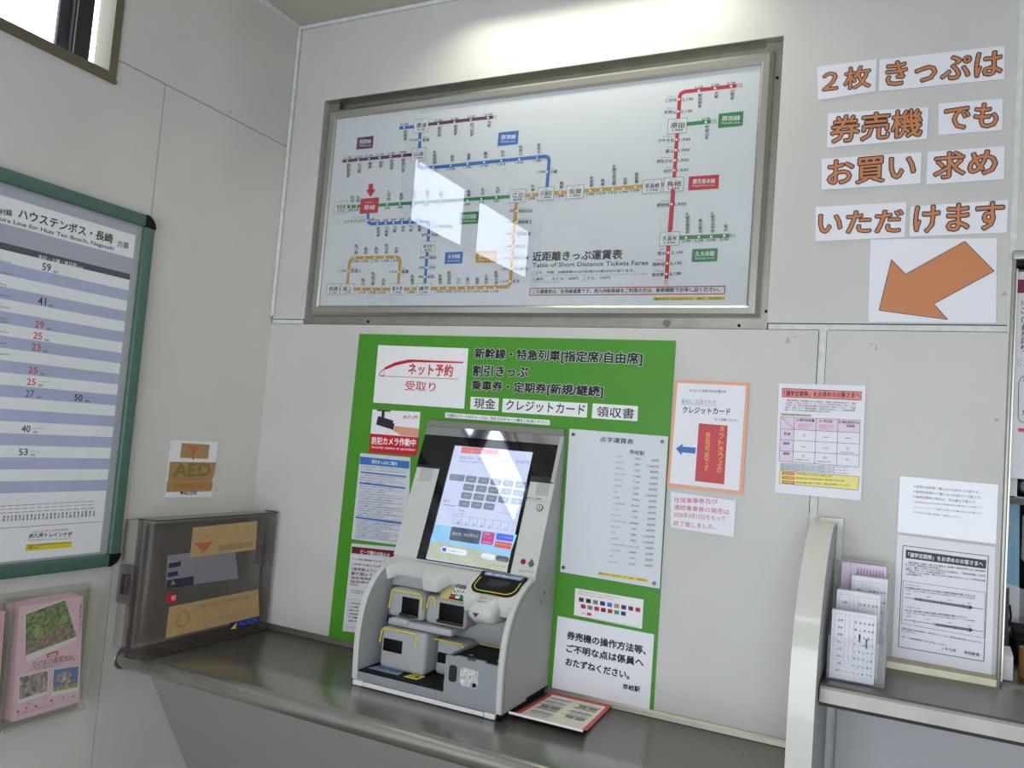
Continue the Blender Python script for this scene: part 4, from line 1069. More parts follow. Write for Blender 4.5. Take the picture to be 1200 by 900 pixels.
('D',(1.2675,1.4319), .0006,'plate2'),
('D',(1.2678,1.4284), .0006,'plate2'),
('D',(1.2727,1.4319), .0006,'plate2'),
('D',(1.2729,1.4283), .0006,'plate2'),
('D',(1.2829,1.4318), .0006,'plate2'),
('D',(1.2832,1.4282), .0006,'plate2'),
('D',(1.288,1.4317), .0006,'plate2'),
('D',(1.2883,1.4282), .0006,'plate2'),
('D',(1.2931,1.4317), .0006,'plate2'),
('D',(1.2934,1.4281), .0006,'plate2'),
('D',(1.3033,1.4316), .0006,'plate2'),
('D',(1.3035,1.4281), .0006,'plate2'),
('D',(1.3083,1.4315), .0006,'plate2'),
('D',(1.3086,1.428), .0006,'plate2'),
('D',(1.3134,1.4315), .0006,'plate2'),
('D',(1.3136,1.428), .0006,'plate2'),
('D',(1.3235,1.4314), .0006,'plate2'),
('D',(1.3237,1.4279), .0006,'plate2'),
('T','サガ',(1.3856,1.411),(1.3985,1.4109), .0052,'ink', .3),
('T','（佐賀）',(1.4444,1.4105),(1.4624,1.4101), .0058,'ink', .3),
('T','1,300円',(1.4822,1.4087),(1.5156,1.4086), .0073,'ink', .5),
('D',(1.2507,1.4149), .0006,'plate2'),
('D',(1.251,1.4114), .0006,'plate2'),
('D',(1.2559,1.4149), .0006,'plate2'),
('D',(1.2562,1.4114), .0006,'plate2'),
('D',(1.2662,1.4148), .0006,'plate2'),
('D',(1.2665,1.4113), .0006,'plate2'),
('D',(1.2713,1.4148), .0006,'plate2'),
('D',(1.2716,1.4113), .0006,'plate2'),
('D',(1.2764,1.4148), .0006,'plate2'),
('D',(1.2767,1.4112), .0006,'plate2'),
('D',(1.2867,1.4147), .0006,'plate2'),
('D',(1.2869,1.4112), .0006,'plate2'),
('D',(1.2918,1.4147), .0006,'plate2'),
('D',(1.292,1.4111), .0006,'plate2'),
('D',(1.2968,1.4146), .0006,'plate2'),
('D',(1.2971,1.4111), .0006,'plate2'),
('D',(1.307,1.4146), .0006,'plate2'),
('D',(1.3072,1.411), .0006,'plate2'),
('D',(1.312,1.4145), .0006,'plate2'),
('D',(1.3123,1.411), .0006,'plate2'),
('D',(1.3171,1.4145), .0006,'plate2'),
('D',(1.3173,1.411), .0006,'plate2'),
('T','サセボ',(1.3857,1.3939),(1.405,1.3939), .0052,'ink', .3),
('T','（佐世保）',(1.442,1.3934),(1.4654,1.393), .0057,'ink', .3),
('T','270円',(1.4923,1.393),(1.5156,1.393), .0073,'ink', .5),
('D',(1.2494,1.3978), .0006,'plate2'),
('D',(1.2497,1.3942), .0006,'plate2'),
('D',(1.2546,1.3978), .0006,'plate2'),
('D',(1.2548,1.3942), .0006,'plate2'),
('D',(1.2597,1.3978), .0006,'plate2'),
('D',(1.26,1.3942), .0006,'plate2'),
('D',(1.27,1.3977), .0006,'plate2'),
('D',(1.2703,1.3942), .0006,'plate2'),
('D',(1.2751,1.3977), .0006,'plate2'),
('D',(1.2754,1.3942), .0006,'plate2'),
('D',(1.2802,1.3977), .0006,'plate2'),
('D',(1.2805,1.3942), .0006,'plate2'),
('D',(1.2904,1.3977), .0006,'plate2'),
('D',(1.2907,1.3941), .0006,'plate2'),
('D',(1.2955,1.3976), .0006,'plate2'),
('D',(1.2958,1.3941), .0006,'plate2'),
('D',(1.3006,1.3976), .0006,'plate2'),
('D',(1.3008,1.3941), .0006,'plate2'),
('D',(1.3107,1.3976), .0006,'plate2'),
('D',(1.3109,1.3941), .0006,'plate2'),
('D',(1.3157,1.3976), .0006,'plate2'),
('D',(1.316,1.3941), .0006,'plate2'),
('D',(1.3208,1.3976), .0006,'plate2'),
('D',(1.321,1.394), .0006,'plate2'),
('T','シンオオムラ',(1.3858,1.3768),(1.4242,1.3769), .0052,'ink', .3),
('T','（新大村）',(1.4422,1.3765),(1.4656,1.3762), .0057,'ink', .3),
('T','870円',(1.4925,1.3762),(1.5157,1.3763), .0074,'ink', .5),
('D',(1.2532,1.3807), .0006,'plate2'),
('D',(1.2535,1.3771), .0006,'plate2'),
('D',(1.2584,1.3807), .0006,'plate2'),
('D',(1.2586,1.3771), .0006,'plate2'),
('D',(1.2635,1.3807), .0006,'plate2'),
('D',(1.2638,1.3771), .0006,'plate2'),
('D',(1.2737,1.3807), .0006,'plate2'),
('D',(1.274,1.3771), .0006,'plate2'),
('D',(1.2789,1.3807), .0006,'plate2'),
('D',(1.2791,1.3771), .0006,'plate2'),
('D',(1.284,1.3807), .0006,'plate2'),
('D',(1.2842,1.3771), .0006,'plate2'),
('D',(1.2941,1.3807), .0006,'plate2'),
('D',(1.2944,1.3771), .0006,'plate2'),
('D',(1.2992,1.3807), .0006,'plate2'),
('D',(1.2995,1.3771), .0006,'plate2'),
('D',(1.3043,1.3807), .0006,'plate2'),
('D',(1.3046,1.3771), .0006,'plate2'),
('D',(1.3144,1.3806), .0006,'plate2'),
('D',(1.3146,1.3771), .0006,'plate2'),
('D',(1.3194,1.3806), .0006,'plate2'),
('D',(1.3197,1.3771), .0006,'plate2'),
('T','ソノギ',(1.3859,1.3597),(1.4052,1.3599), .0052,'ink', .3),
('T','（彼杵）',(1.4452,1.3599),(1.4631,1.3597), .0057,'ink', .3),
('T','470円',(1.4926,1.3595),(1.5158,1.3597), .0074,'ink', .5),
('D',(1.2467,1.3636), .0006,'plate2'),
('D',(1.247,1.36), .0006,'plate2'),
('D',(1.257,1.3636), .0006,'plate2'),
('D',(1.2573,1.36), .0006,'plate2'),
('D',(1.2621,1.3636), .0006,'plate2'),
('D',(1.2624,1.3601), .0006,'plate2'),
('D',(1.2673,1.3636), .0006,'plate2'),
('D',(1.2676,1.3601), .0006,'plate2'),
('D',(1.2775,1.3636), .0006,'plate2'),
('D',(1.2778,1.3601), .0006,'plate2'),
('D',(1.2826,1.3637), .0006,'plate2'),
('D',(1.2829,1.3601), .0006,'plate2'),
('D',(1.2877,1.3637), .0006,'plate2'),
('D',(1.288,1.3601), .0006,'plate2'),
('D',(1.2979,1.3637), .0006,'plate2'),
('D',(1.2981,1.3602), .0006,'plate2'),
('D',(1.3029,1.3637), .0006,'plate2'),
('D',(1.3032,1.3602), .0006,'plate2'),
('D',(1.308,1.3637), .0006,'plate2'),
('D',(1.3083,1.3602), .0006,'plate2'),
('D',(1.3181,1.3637), .0006,'plate2'),
('D',(1.3183,1.3603), .0006,'plate2'),
('T','ダイトウ',(1.386,1.3427),(1.4116,1.3429), .0052,'ink', .3),
('T','（大塔）',(1.4454,1.3431),(1.4634,1.3429), .0057,'ink', .3),
('T','200円',(1.4927,1.3428),(1.5159,1.3431), .0074,'ink', .5),
('D',(1.2454,1.3464), .0006,'plate2'),
('D',(1.2456,1.3429), .0006,'plate2'),
('D',(1.2505,1.3465), .0006,'plate2'),
('D',(1.2508,1.3429), .0006,'plate2'),
('D',(1.2608,1.3465), .0006,'plate2'),
('D',(1.2611,1.343), .0006,'plate2'),
('D',(1.2659,1.3466), .0006,'plate2'),
('D',(1.2662,1.343), .0006,'plate2'),
('D',(1.2711,1.3466), .0006,'plate2'),
('D',(1.2713,1.3431), .0006,'plate2'),
('D',(1.2813,1.3466), .0006,'plate2'),
('D',(1.2815,1.3431), .0006,'plate2'),
('D',(1.2864,1.3467), .0006,'plate2'),
('D',(1.2866,1.3432), .0006,'plate2'),
('D',(1.2914,1.3467), .0006,'plate2'),
('D',(1.2917,1.3432), .0006,'plate2'),
('D',(1.3016,1.3468), .0006,'plate2'),
('D',(1.3019,1.3433), .0006,'plate2'),
('D',(1.3066,1.3468), .0006,'plate2'),
('D',(1.3069,1.3433), .0006,'plate2'),
('D',(1.3117,1.3468), .0006,'plate2'),
('D',(1.312,1.3433), .0006,'plate2'),
('T','タケオオンセン',(1.3861,1.3257),(1.4308,1.3262), .0052,'ink', .3),
('T','（武雄温泉）',(1.4403,1.3257),(1.469,1.3257), .0057,'ink', .3),
('T','660円',(1.4928,1.3262),(1.5159,1.3264), .0073,'ink', .5),
('D',(1.244,1.3293), .0006,'plate2'),
('D',(1.2443,1.3258), .0006,'plate2'),
('D',(1.2492,1.3294), .0006,'plate2'),
('D',(1.2494,1.3258), .0006,'plate2'),
('D',(1.2543,1.3294), .0006,'plate2'),
('D',(1.2546,1.3259), .0006,'plate2'),
('D',(1.2646,1.3295), .0006,'plate2'),
('D',(1.2649,1.326), .0006,'plate2'),
('D',(1.2697,1.3296), .0006,'plate2'),
('D',(1.27,1.326), .0006,'plate2'),
('D',(1.2748,1.3296), .0006,'plate2'),
('D',(1.2751,1.3261), .0006,'plate2'),
('D',(1.285,1.3297), .0006,'plate2'),
('D',(1.2853,1.3262), .0006,'plate2'),
('D',(1.2901,1.3297), .0006,'plate2'),
('D',(1.2904,1.3262), .0006,'plate2'),
('D',(1.2952,1.3298), .0006,'plate2'),
('D',(1.2955,1.3263), .0006,'plate2'),
('D',(1.3053,1.3299), .0006,'plate2'),
('D',(1.3056,1.3264), .0006,'plate2'),
('D',(1.3103,1.3299), .0006,'plate2'),
('D',(1.3106,1.3264), .0006,'plate2'),
('D',(1.3154,1.33), .0006,'plate2'),
('D',(1.3157,1.3265), .0006,'plate2'),
('T','タケマツ',(1.3862,1.3087),(1.4118,1.3091), .0051,'ink', .3),
('T','（竹松）',(1.4459,1.3095),(1.4638,1.3094), .0057,'ink', .3),
('T','870円',(1.4929,1.3095),(1.516,1.3099), .0073,'ink', .5),
('D',(1.2478,1.3123), .0006,'plate2'),
('D',(1.2481,1.3088), .0006,'plate2'),
('D',(1.253,1.3124), .0006,'plate2'),
('D',(1.2533,1.3088), .0006,'plate2'),
('D',(1.2581,1.3124), .0006,'plate2'),
('D',(1.2584,1.3089), .0006,'plate2'),
('D',(1.2684,1.3125), .0006,'plate2'),
('D',(1.2686,1.309), .0006,'plate2'),
('D',(1.2735,1.3126), .0006,'plate2'),
('D',(1.2738,1.3091), .0006,'plate2'),
('D',(1.2786,1.3127), .0006,'plate2'),
('D',(1.2789,1.3092), .0006,'plate2'),
('D',(1.2888,1.3128), .0006,'plate2'),
('D',(1.289,1.3093), .0006,'plate2'),
('D',(1.2938,1.3129), .0006,'plate2'),
('D',(1.2941,1.3094), .0006,'plate2'),
('D',(1.2989,1.3129), .0006,'plate2'),
('D',(1.2992,1.3094), .0006,'plate2'),
('D',(1.309,1.313), .0006,'plate2'),
('D',(1.3093,1.3095), .0006,'plate2'),
('D',(1.314,1.3131), .0006,'plate2'),
('D',(1.3143,1.3096), .0006,'plate2'),
('T','トス',(1.3863,1.2917),(1.3991,1.2919), .0052,'ink', .3),
('T','（鳥栖）',(1.4462,1.2927),(1.4641,1.2927), .0057,'ink', .3),
('T','1,730円',(1.4829,1.2916),(1.5162,1.2922), .0073,'ink', .5),
('D',(1.2413,1.2951), .0006,'plate2'),
('D',(1.2416,1.2916), .0006,'plate2'),
('D',(1.2516,1.2953), .0006,'plate2'),
('D',(1.2519,1.2918), .0006,'plate2'),
('D',(1.2568,1.2954), .0006,'plate2'),
('D',(1.257,1.2919), .0006,'plate2'),
('D',(1.2619,1.2955), .0006,'plate2'),
('D',(1.2622,1.2919), .0006,'plate2'),
('D',(1.2721,1.2956), .0006,'plate2'),
('D',(1.2724,1.2921), .0006,'plate2'),
('D',(1.2772,1.2957), .0006,'plate2'),
('D',(1.2775,1.2922), .0006,'plate2'),
('D',(1.2823,1.2958), .0006,'plate2'),
('D',(1.2826,1.2923), .0006,'plate2'),
('D',(1.2925,1.2959), .0006,'plate2'),
('D',(1.2928,1.2924), .0006,'plate2'),
('D',(1.2976,1.296), .0006,'plate2'),
('D',(1.2978,1.2925), .0006,'plate2'),
('D',(1.3026,1.2961), .0006,'plate2'),
('D',(1.3029,1.2926), .0006,'plate2'),
('D',(1.3127,1.2962), .0006,'plate2'),
('D',(1.313,1.2927), .0006,'plate2'),
('T','ナガサキ',(1.3864,1.2747),(1.412,1.2753), .0052,'ink', .3),
('T','（長崎）',(1.4464,1.276),(1.4643,1.276), .0056,'ink', .3),
('T','1,730円',(1.483,1.2749),(1.5163,1.2757), .0074,'ink', .5),
('D',(1.24,1.2781), .0006,'plate2'),
('D',(1.2403,1.2745), .0006,'plate2'),
('D',(1.2451,1.2782), .0006,'plate2'),
('D',(1.2454,1.2746), .0006,'plate2'),
('D',(1.2554,1.2783), .0006,'plate2'),
('D',(1.2557,1.2748), .0006,'plate2'),
('D',(1.2606,1.2784), .0006,'plate2'),
('D',(1.2608,1.2749), .0006,'plate2'),
('D',(1.2657,1.2785), .0006,'plate2'),
('D',(1.266,1.275), .0006,'plate2'),
('D',(1.2759,1.2787), .0006,'plate2'),
('D',(1.2762,1.2752), .0006,'plate2'),
('D',(1.281,1.2788), .0006,'plate2'),
('D',(1.2813,1.2753), .0006,'plate2'),
('D',(1.2861,1.2789), .0006,'plate2'),
('D',(1.2863,1.2754), .0006,'plate2'),
('D',(1.2962,1.2791), .0006,'plate2'),
('D',(1.2965,1.2756), .0006,'plate2'),
('D',(1.3013,1.2792), .0006,'plate2'),
('D',(1.3015,1.2757), .0006,'plate2'),
('D',(1.3063,1.2793), .0006,'plate2'),
('D',(1.3066,1.2758), .0006,'plate2'),
('T','ハウステンボス',(1.3865,1.2578),(1.431,1.2589), .0051,'ink', .3),
('T','（ハウステンボス）',(1.4359,1.2578),(1.4753,1.2586), .0057,'ink', .3),
('T','240円',(1.4932,1.2596),(1.5163,1.2602), .0073,'ink', .5),
('D',(1.2386,1.261), .0006,'plate2'),
('D',(1.2389,1.2575), .0006,'plate2'),
('D',(1.2438,1.2611), .0006,'plate2'),
('D',(1.2441,1.2576), .0006,'plate2'),
('D',(1.2489,1.2612), .0006,'plate2'),
('D',(1.2492,1.2577), .0006,'plate2'),
('D',(1.2592,1.2614), .0006,'plate2'),
('D',(1.2595,1.2579), .0006,'plate2'),
('D',(1.2643,1.2615), .0006,'plate2'),
('D',(1.2646,1.258), .0006,'plate2'),
('D',(1.2694,1.2616), .0006,'plate2'),
('D',(1.2697,1.2581), .0006,'plate2'),
('D',(1.2796,1.2619), .0006,'plate2'),
('D',(1.2799,1.2584), .0006,'plate2'),
('D',(1.2847,1.262), .0006,'plate2'),
('D',(1.285,1.2585), .0006,'plate2'),
('D',(1.2898,1.2621), .0006,'plate2'),
('D',(1.2901,1.2586), .0006,'plate2'),
('D',(1.2999,1.2623), .0006,'plate2'),
('D',(1.3002,1.2588), .0006,'plate2'),
('D',(1.305,1.2624), .0006,'plate2'),
('D',(1.3052,1.2589), .0006,'plate2'),
('D',(1.31,1.2625), .0006,'plate2'),
('D',(1.3103,1.259), .0006,'plate2'),
('T','ハエノサキ',(1.3866,1.2408),(1.4185,1.2417), .0052,'ink', .3),
('T','（南風崎）',(1.4442,1.2422),(1.4675,1.2425), .0056,'ink', .3),
('T','270円',(1.4933,1.243),(1.5164,1.2437), .0073,'ink', .5),
('D',(1.2424,1.244), .0006,'plate2'),
('D',(1.2427,1.2405), .0006,'plate2'),
('D',(1.2476,1.2442), .0006,'plate2'),
('D',(1.2479,1.2406), .0006,'plate2'),
('D',(1.2527,1.2443), .0006,'plate2'),
('D',(1.253,1.2408), .0006,'plate2'),
('D',(1.263,1.2445), .0006,'plate2'),
('D',(1.2633,1.241), .0006,'plate2'),
('D',(1.2681,1.2447), .0006,'plate2'),
('D',(1.2684,1.2412), .0006,'plate2'),
('D',(1.2732,1.2448), .0006,'plate2'),
('D',(1.2735,1.2413), .0006,'plate2'),
('D',(1.2834,1.245), .0006,'plate2'),
('D',(1.2837,1.2415), .0006,'plate2'),
('D',(1.2885,1.2452), .0006,'plate2'),
('D',(1.2887,1.2417), .0006,'plate2'),
('D',(1.2935,1.2453), .0006,'plate2'),
('D',(1.2938,1.2418), .0006,'plate2'),
('D',(1.3036,1.2455), .0006,'plate2'),
('D',(1.3039,1.2421), .0006,'plate2'),
('D',(1.3087,1.2457), .0006,'plate2'),
('D',(1.3089,1.2422), .0006,'plate2'),
('T','ヒウ',(1.3867,1.2239),(1.3995,1.2243), .0051,'ink', .3),
('T','（日宇）',(1.4471,1.2258),(1.465,1.226), .0056,'ink', .3),
('T','240円',(1.4934,1.2264),(1.5165,1.2272), .0073,'ink', .5),
('D',(1.2359,1.2268), .0006,'plate2'),
('D',(1.2362,1.2233), .0006,'plate2'),
('D',(1.2463,1.2271), .0006,'plate2'),
('D',(1.2465,1.2236), .0006,'plate2'),
('D',(1.2514,1.2273), .0006,'plate2'),
('D',(1.2517,1.2238), .0006,'plate2'),
('D',(1.2565,1.2274), .0006,'plate2'),
('D',(1.2568,1.2239), .0006,'plate2'),
('D',(1.2668,1.2277), .0006,'plate2'),
('D',(1.267,1.2242), .0006,'plate2'),
('D',(1.2719,1.2278), .0006,'plate2'),
('D',(1.2721,1.2243), .0006,'plate2'),
('D',(1.277,1.228), .0006,'plate2'),
('D',(1.2772,1.2245), .0006,'plate2'),
('D',(1.2871,1.2283), .0006,'plate2'),
('D',(1.2874,1.2248), .0006,'plate2'),
('D',(1.2922,1.2284), .0006,'plate2'),
('D',(1.2925,1.2249), .0006,'plate2'),
('D',(1.2972,1.2285), .0006,'plate2'),
('D',(1.2975,1.2251), .0006,'plate2'),
('D',(1.3073,1.2288), .0006,'plate2'),
('D',(1.3076,1.2253), .0006,'plate2'),
('T','ミカワチ',(1.3868,1.207),(1.4123,1.2079), .0051,'ink', .3),
('T','（三河内）',(1.4447,1.2087),(1.4679,1.2092), .0057,'ink', .3),
('T','240円',(1.4935,1.2099),(1.5166,1.2107), .0072,'ink', .5),
('D',(1.2346,1.2098), .0006,'plate2'),
('D',(1.2349,1.2063), .0006,'plate2'),
('D',(1.2398,1.2099), .0006,'plate2'),
('D',(1.24,1.2064), .0006,'plate2'),
('D',(1.2501,1.2103), .0006,'plate2'),
('D',(1.2503,1.2068), .0006,'plate2'),
('D',(1.2552,1.2104), .0006,'plate2'),
('D',(1.2555,1.2069), .0006,'plate2'),
('D',(1.2603,1.2106), .0006,'plate2'),
('D',(1.2606,1.2071), .0006,'plate2'),
('D',(1.2705,1.2109), .0006,'plate2'),
('D',(1.2708,1.2074), .0006,'plate2'),
('D',(1.2756,1.211), .0006,'plate2'),
('D',(1.2759,1.2076), .0006,'plate2'),
('D',(1.2807,1.2112), .0006,'plate2'),
('D',(1.281,1.2077), .0006,'plate2'),
('D',(1.2908,1.2115), .0006,'plate2'),
('D',(1.2911,1.208), .0006,'plate2'),
('D',(1.2959,1.2117), .0006,'plate2'),
('D',(1.2962,1.2082), .0006,'plate2'),
('D',(1.301,1.2118), .0006,'plate2'),
('D',(1.3012,1.2083), .0006,'plate2'),
('P',[(1.3561,1.1751),(1.5058,1.1758),(1.5058,1.1674),(1.3554,1.167)],'yellow'),
('T','最終修正 2025年3月11日\u3000検印\u3000早岐駅31',(1.359,1.1692),(1.5033,1.1692), .0057,'ink', .4),
],
'cards':[
('P',[(1.2862,1.1174),(1.4964,1.1167),(1.4969,1.0344),(1.2886,1.0385)],'white2'),
('T','ご利用いただけるクレジットカードは次のとおりです。',(1.2945,1.1082),(1.4275,1.107), .0046,'crimson', .5),
('T','※一部ご利用いただけない場合がございます。',(1.2951,1.1013),(1.4099,1.1002), .004,'crimson', .3),
('P',[(1.3002,1.0927),(1.3153,1.0928),(1.3162,1.0807),(1.3011,1.0807)],'maroon'),
('P',[(1.3079,1.0742),(1.323,1.0743),(1.3239,1.0628),(1.3088,1.0627)],'crimson'),
('P',[(1.3225,1.0926),(1.3375,1.0926),(1.3385,1.0806),(1.3235,1.0806)],'ink'),
('P',[(1.329,1.0741),(1.3439,1.0742),(1.3448,1.0628),(1.3299,1.0627)],'ink_soft'),
('P',[(1.3447,1.0924),(1.3596,1.0925),(1.3605,1.0805),(1.3456,1.0804)],'ink_soft'),
('P',[(1.3498,1.074),(1.3647,1.0741),(1.3656,1.0627),(1.3507,1.0626)],'crimson'),
('P',[(1.3667,1.0923),(1.3815,1.0923),(1.3824,1.0804),(1.3676,1.0803)],'navy'),
('P',[(1.3706,1.0739),(1.3853,1.074),(1.3861,1.0627),(1.3714,1.0625)],'maroon'),
('P',[(1.3885,1.0921),(1.4032,1.0922),(1.404,1.0803),(1.3894,1.0802)],'blueink'),
('P',[(1.3911,1.0738),(1.4057,1.0739),(1.4066,1.0626),(1.392,1.0625)],'crimson'),
('P',[(1.4102,1.092),(1.4247,1.092),(1.4255,1.0802),(1.411,1.0801)],'orange'),
('P',[(1.4115,1.0737),(1.426,1.0738),(1.4268,1.0625),(1.4123,1.0624)],'teal'),
('P',[(1.4316,1.0918),(1.446,1.0919),(1.4469,1.0801),(1.4325,1.08)],'navy'),
('P',[(1.4318,1.0736),(1.4461,1.0737),(1.447,1.0625),(1.4326,1.0624)],'navy'),
('P',[(1.4529,1.0917),(1.4672,1.0917),(1.468,1.08),(1.4538,1.0799)],'maroon'),
('P',[(1.4518,1.0735),(1.4661,1.0735),(1.4669,1.0624),(1.4526,1.0623)],'white2'),
('P',[(1.474,1.0915),(1.4882,1.0916),(1.489,1.0799),(1.4749,1.0798)],'crimson'),
('P',[(1.3284,1.0526),(1.3421,1.0531),(1.3427,1.0457),(1.329,1.0452)],'crimson'),
('T','JCB',(1.3114,1.0457),(1.3239,1.0461), .0046,'crimson', .6),
('L',[(1.2982,1.0378),(1.4873,1.0383),(1.4872,1.0563)], .0006,'ink_soft'),
],
'ask':[
('P',[(1.237,1.0276),(1.5337,1.0252),(1.5341, .8104),(1.2352, .8124)],'paper_white'),
('T','券売機の操作方法等、',(1.2721, .9664),(1.5129, .9649), .023,'ink',2.2),
('T','ご不明な点は係員へ',(1.2725, .9288),(1.5084, .9302), .0229,'ink',2.2),
('T','おたずねください。',(1.2737, .8907),(1.4697, .8882), .0217,'ink',2.2),
('T','早岐駅',(1.4529, .8569),(1.5035, .8589), .0154,'ink',2),
],
'credit':[
('P',[(1.5459,1.7493),(1.7534,1.7493),(1.7537,1.442),(1.5408,1.443)],'peach'),
('P',[(1.5534,1.741),(1.7448,1.7406),(1.7435,1.4507),(1.5488,1.4534)],'paper_white'),
('T','クレジット決済されたお客さま',(1.5884,1.7167),(1.6911,1.7181), .008,'ink', .9),
('T','最初に決済された',(1.5678,1.6809),(1.6673,1.6828), .0148,'greyblue', .5),
('L',[(1.5668,1.6785),(1.6674,1.6805)], .0008,'greyblue'),
('T','クレジットカード',(1.5729,1.6554),(1.7068,1.6576), .0182,'ink',1.4),
('T','をご用意ください',(1.6644,1.6394),(1.7313,1.6397), .0073,'ink', .5),
('P',[(1.6214,1.6289),(1.7021,1.6273),(1.7021,1.4642),(1.6205,1.4659)],'redbox'),
('V','ネットきっぷの',(1.6806,1.6276),(1.68,1.4942), .0132,'gold2', .5),
('V','受取可能です',(1.643,1.6067),(1.6433,1.4959), .0134,'gold2', .5),
('P',[(1.5607,1.5527),(1.5798,1.5683),(1.5792,1.5598),(1.6173,1.5598),(1.6167,1.5424),(1.5791,1.5433),(1.5779,1.5353)],'blueink'),
],
'handnote':[
('P',[(1.5532,1.4301),(1.7371,1.4228),(1.7366,1.3233),(1.56,1.3294)],'paper_white'),
('T','往復乗車券及び',(1.565,1.4002),(1.6881,1.4078), .0146,'pinkink', .1),
('T','連続乗車券の発売は',(1.5663,1.3807),(1.7206,1.3829), .0145,'pinkink', .1),
('T','2026年3月13日をもって',(1.5666,1.3599),(1.7115,1.3633), .0145,'pinkink', .1),
('T','終了致しました。',(1.5677,1.3348),(1.6869,1.3374), .0144,'pinkink', .1),
],
'commuter':[
('P',[(1.8321,1.7514),(2.0492,1.7547),(2.0521,1.4559),(1.838,1.4559)],'paper_white'),
('P',[(1.8411,1.7388),(2.0404,1.7382),(2.0405,1.7152),(1.842,1.7144)],'ink'),
('P',[(1.8428,1.7372),(2.0391,1.7366),(2.039,1.7167),(1.8434,1.7161)],'pinkred'),
('T','「通学定期券」をお求めのお客さまへ',(1.8475,1.7179),(2.0364,1.7213), .0141,'ink',1.3),
('T','「通学定期券」は新規購入される場合は、在籍する学校が発行する「通学',(1.8544,1.7041),(2.0286,1.7039), .0049,'ink', .6),
('T','証明書」の提出が必要です。またお持ちの定期券を継続して購入される',(1.8537,1.6976),(2.0279,1.6976), .0049,'pinkink', .6),
('T','「年度」は、有効な通学証明書又は学生証をご呈示ください。「卒業',(1.8531,1.6911),(2.0273,1.6913), .0048,'ink', .6),
('T','後は、学割による「通学定期券」は使用できません。』の場合定期券',(1.8524,1.6846),(2.0266,1.685), .0048,'ink', .6),
('T','購入いただけるのは有効期限内に限られます。',(1.8517,1.678),(1.9676,1.6785), .0049,'ink', .6),
('P',[(1.8418,1.6704),(1.9203,1.6712),(1.9201,1.6654),(1.8421,1.6645)],'khaki'),
('T','※お求めの際にお持ちください。',(1.8447,1.6646),(1.9175,1.6657), .0044,'ink', .5),
('P',[(1.8423,1.6607),(2.0401,1.6632),(2.0407,1.63),(1.8431,1.6273)],'lilac'),
('P',[(1.8431,1.6273),(1.8775,1.6274),(1.8791,1.5409),(1.8442,1.5406)],'lilac'),
('L',[(1.8423,1.6607),(2.0401,1.6632)], .0009,'ink'),
('L',[(1.8431,1.6278),(2.0407,1.6305)], .0009,'ink'),
('L',[(1.8431,1.5987),(2.0411,1.6016)], .0009,'ink'),
('L',[(1.8437,1.5691),(2.0419,1.5727)], .0009,'ink'),
('L',[(1.8442,1.5412),(2.0424,1.5418)], .0009,'ink'),
('L',[(1.8423,1.6607),(1.8442,1.5412)], .0009,'ink'),
('L',[(1.8772,1.6612),(1.8796,1.5409)], .0009,'ink'),
('L',[(1.9327,1.6619),(1.9345,1.5408)], .0009,'ink'),
('L',[(1.9865,1.6625),(1.9886,1.5413)], .0009,'ink'),
('L',[(2.0401,1.6632),(2.0424,1.5418)], .0009,'ink'),
('L',[(1.8423,1.6607),(1.8774,1.6295)], .0009,'ink'),
('T','①通学証明書',(1.8829,1.6513),(1.9283,1.6515), .0075,'ink',1),
('T','② 学生証',(1.9407,1.6518),(1.9728,1.6522), .0074,'ink',1),
('T','③ 現在使用中の',(1.9875,1.6521),(2.0387,1.6527), .0073,'ink',1),
('T','定期券',(2.0074,1.6429),(2.0281,1.6432), .0073,'ink',1),
('T','新規',(1.8527,1.6117),(1.8686,1.6118), .0075,'ink',1),
('T','継続',(1.8521,1.5859),(1.868,1.586), .0075,'ink',1),
('T','継続',(1.8536,1.5586),(1.8694,1.5588), .0075,'ink',1),
('T','通学定期券をお求めの方',(1.8874,1.642),(1.9252,1.6428), .0032,'pinkink', .4),
('T','通学定期券をお求めの方',(1.8877,1.6372),(1.9255,1.638), .0032,'pinkink', .4),
('T','通学定期券をお求めの方',(1.8879,1.6324),(1.9132,1.6324), .0032,'pinkink', .4),
('T','通学定期券をお求めの方',(1.9412,1.6426),(1.9782,1.6434), .0032,'pinkink', .4),
('T','通学定期券をお求めの方',(1.9414,1.6378),(1.9784,1.6387), .0032,'pinkink', .4),
('T','通学定期券をお求めの方',(1.9417,1.6331),(1.9664,1.6332), .0032,'pinkink', .4),
('D',(1.9041,1.6148), .0034,'ink'),
('D',(1.9041,1.6148), .0025,'paper_white'),
('D',(2.0134,1.5881), .0034,'ink'),
('D',(2.0134,1.5881), .0025,'paper_white'),
('D',(1.905,1.559), .0034,'ink'),
('D',(1.905,1.559), .0025,'paper_white'),
('D',(1.9598,1.5592), .0034,'ink'),
('D',(1.9598,1.5592), .0025,'paper_white'),
('D',(2.0139,1.5585), .0034,'ink'),
('D',(2.0139,1.5585), .0025,'paper_white'),
('L',[(1.9526,1.6134),(1.9654,1.6138)], .0012,'ink'),
('L',[(2.0068,1.6147),(2.0194,1.615)], .0012,'ink'),
('L',[(1.8981,1.584),(1.9112,1.5844)], .0012,'ink'),
('L',[(1.9531,1.5845),(1.9659,1.5849)], .0012,'ink'),
('T','有効期限内に限る',(1.8854,1.5467),(1.9196,1.5475), .0038,'ink', .3),
('T','有効期限内に限る',(1.9416,1.5467),(1.9751,1.5474), .0037,'ink', .3),
('T','有効期限内に限る',(1.9967,1.5748),(2.0294,1.5753), .0036,'ink', .3),
('T','※通学定期券は区間及び学校が変わるときは新規のお取り扱いとなります。',(1.8467,1.5333),(2.0173,1.5365), .0032,'ink', .4),
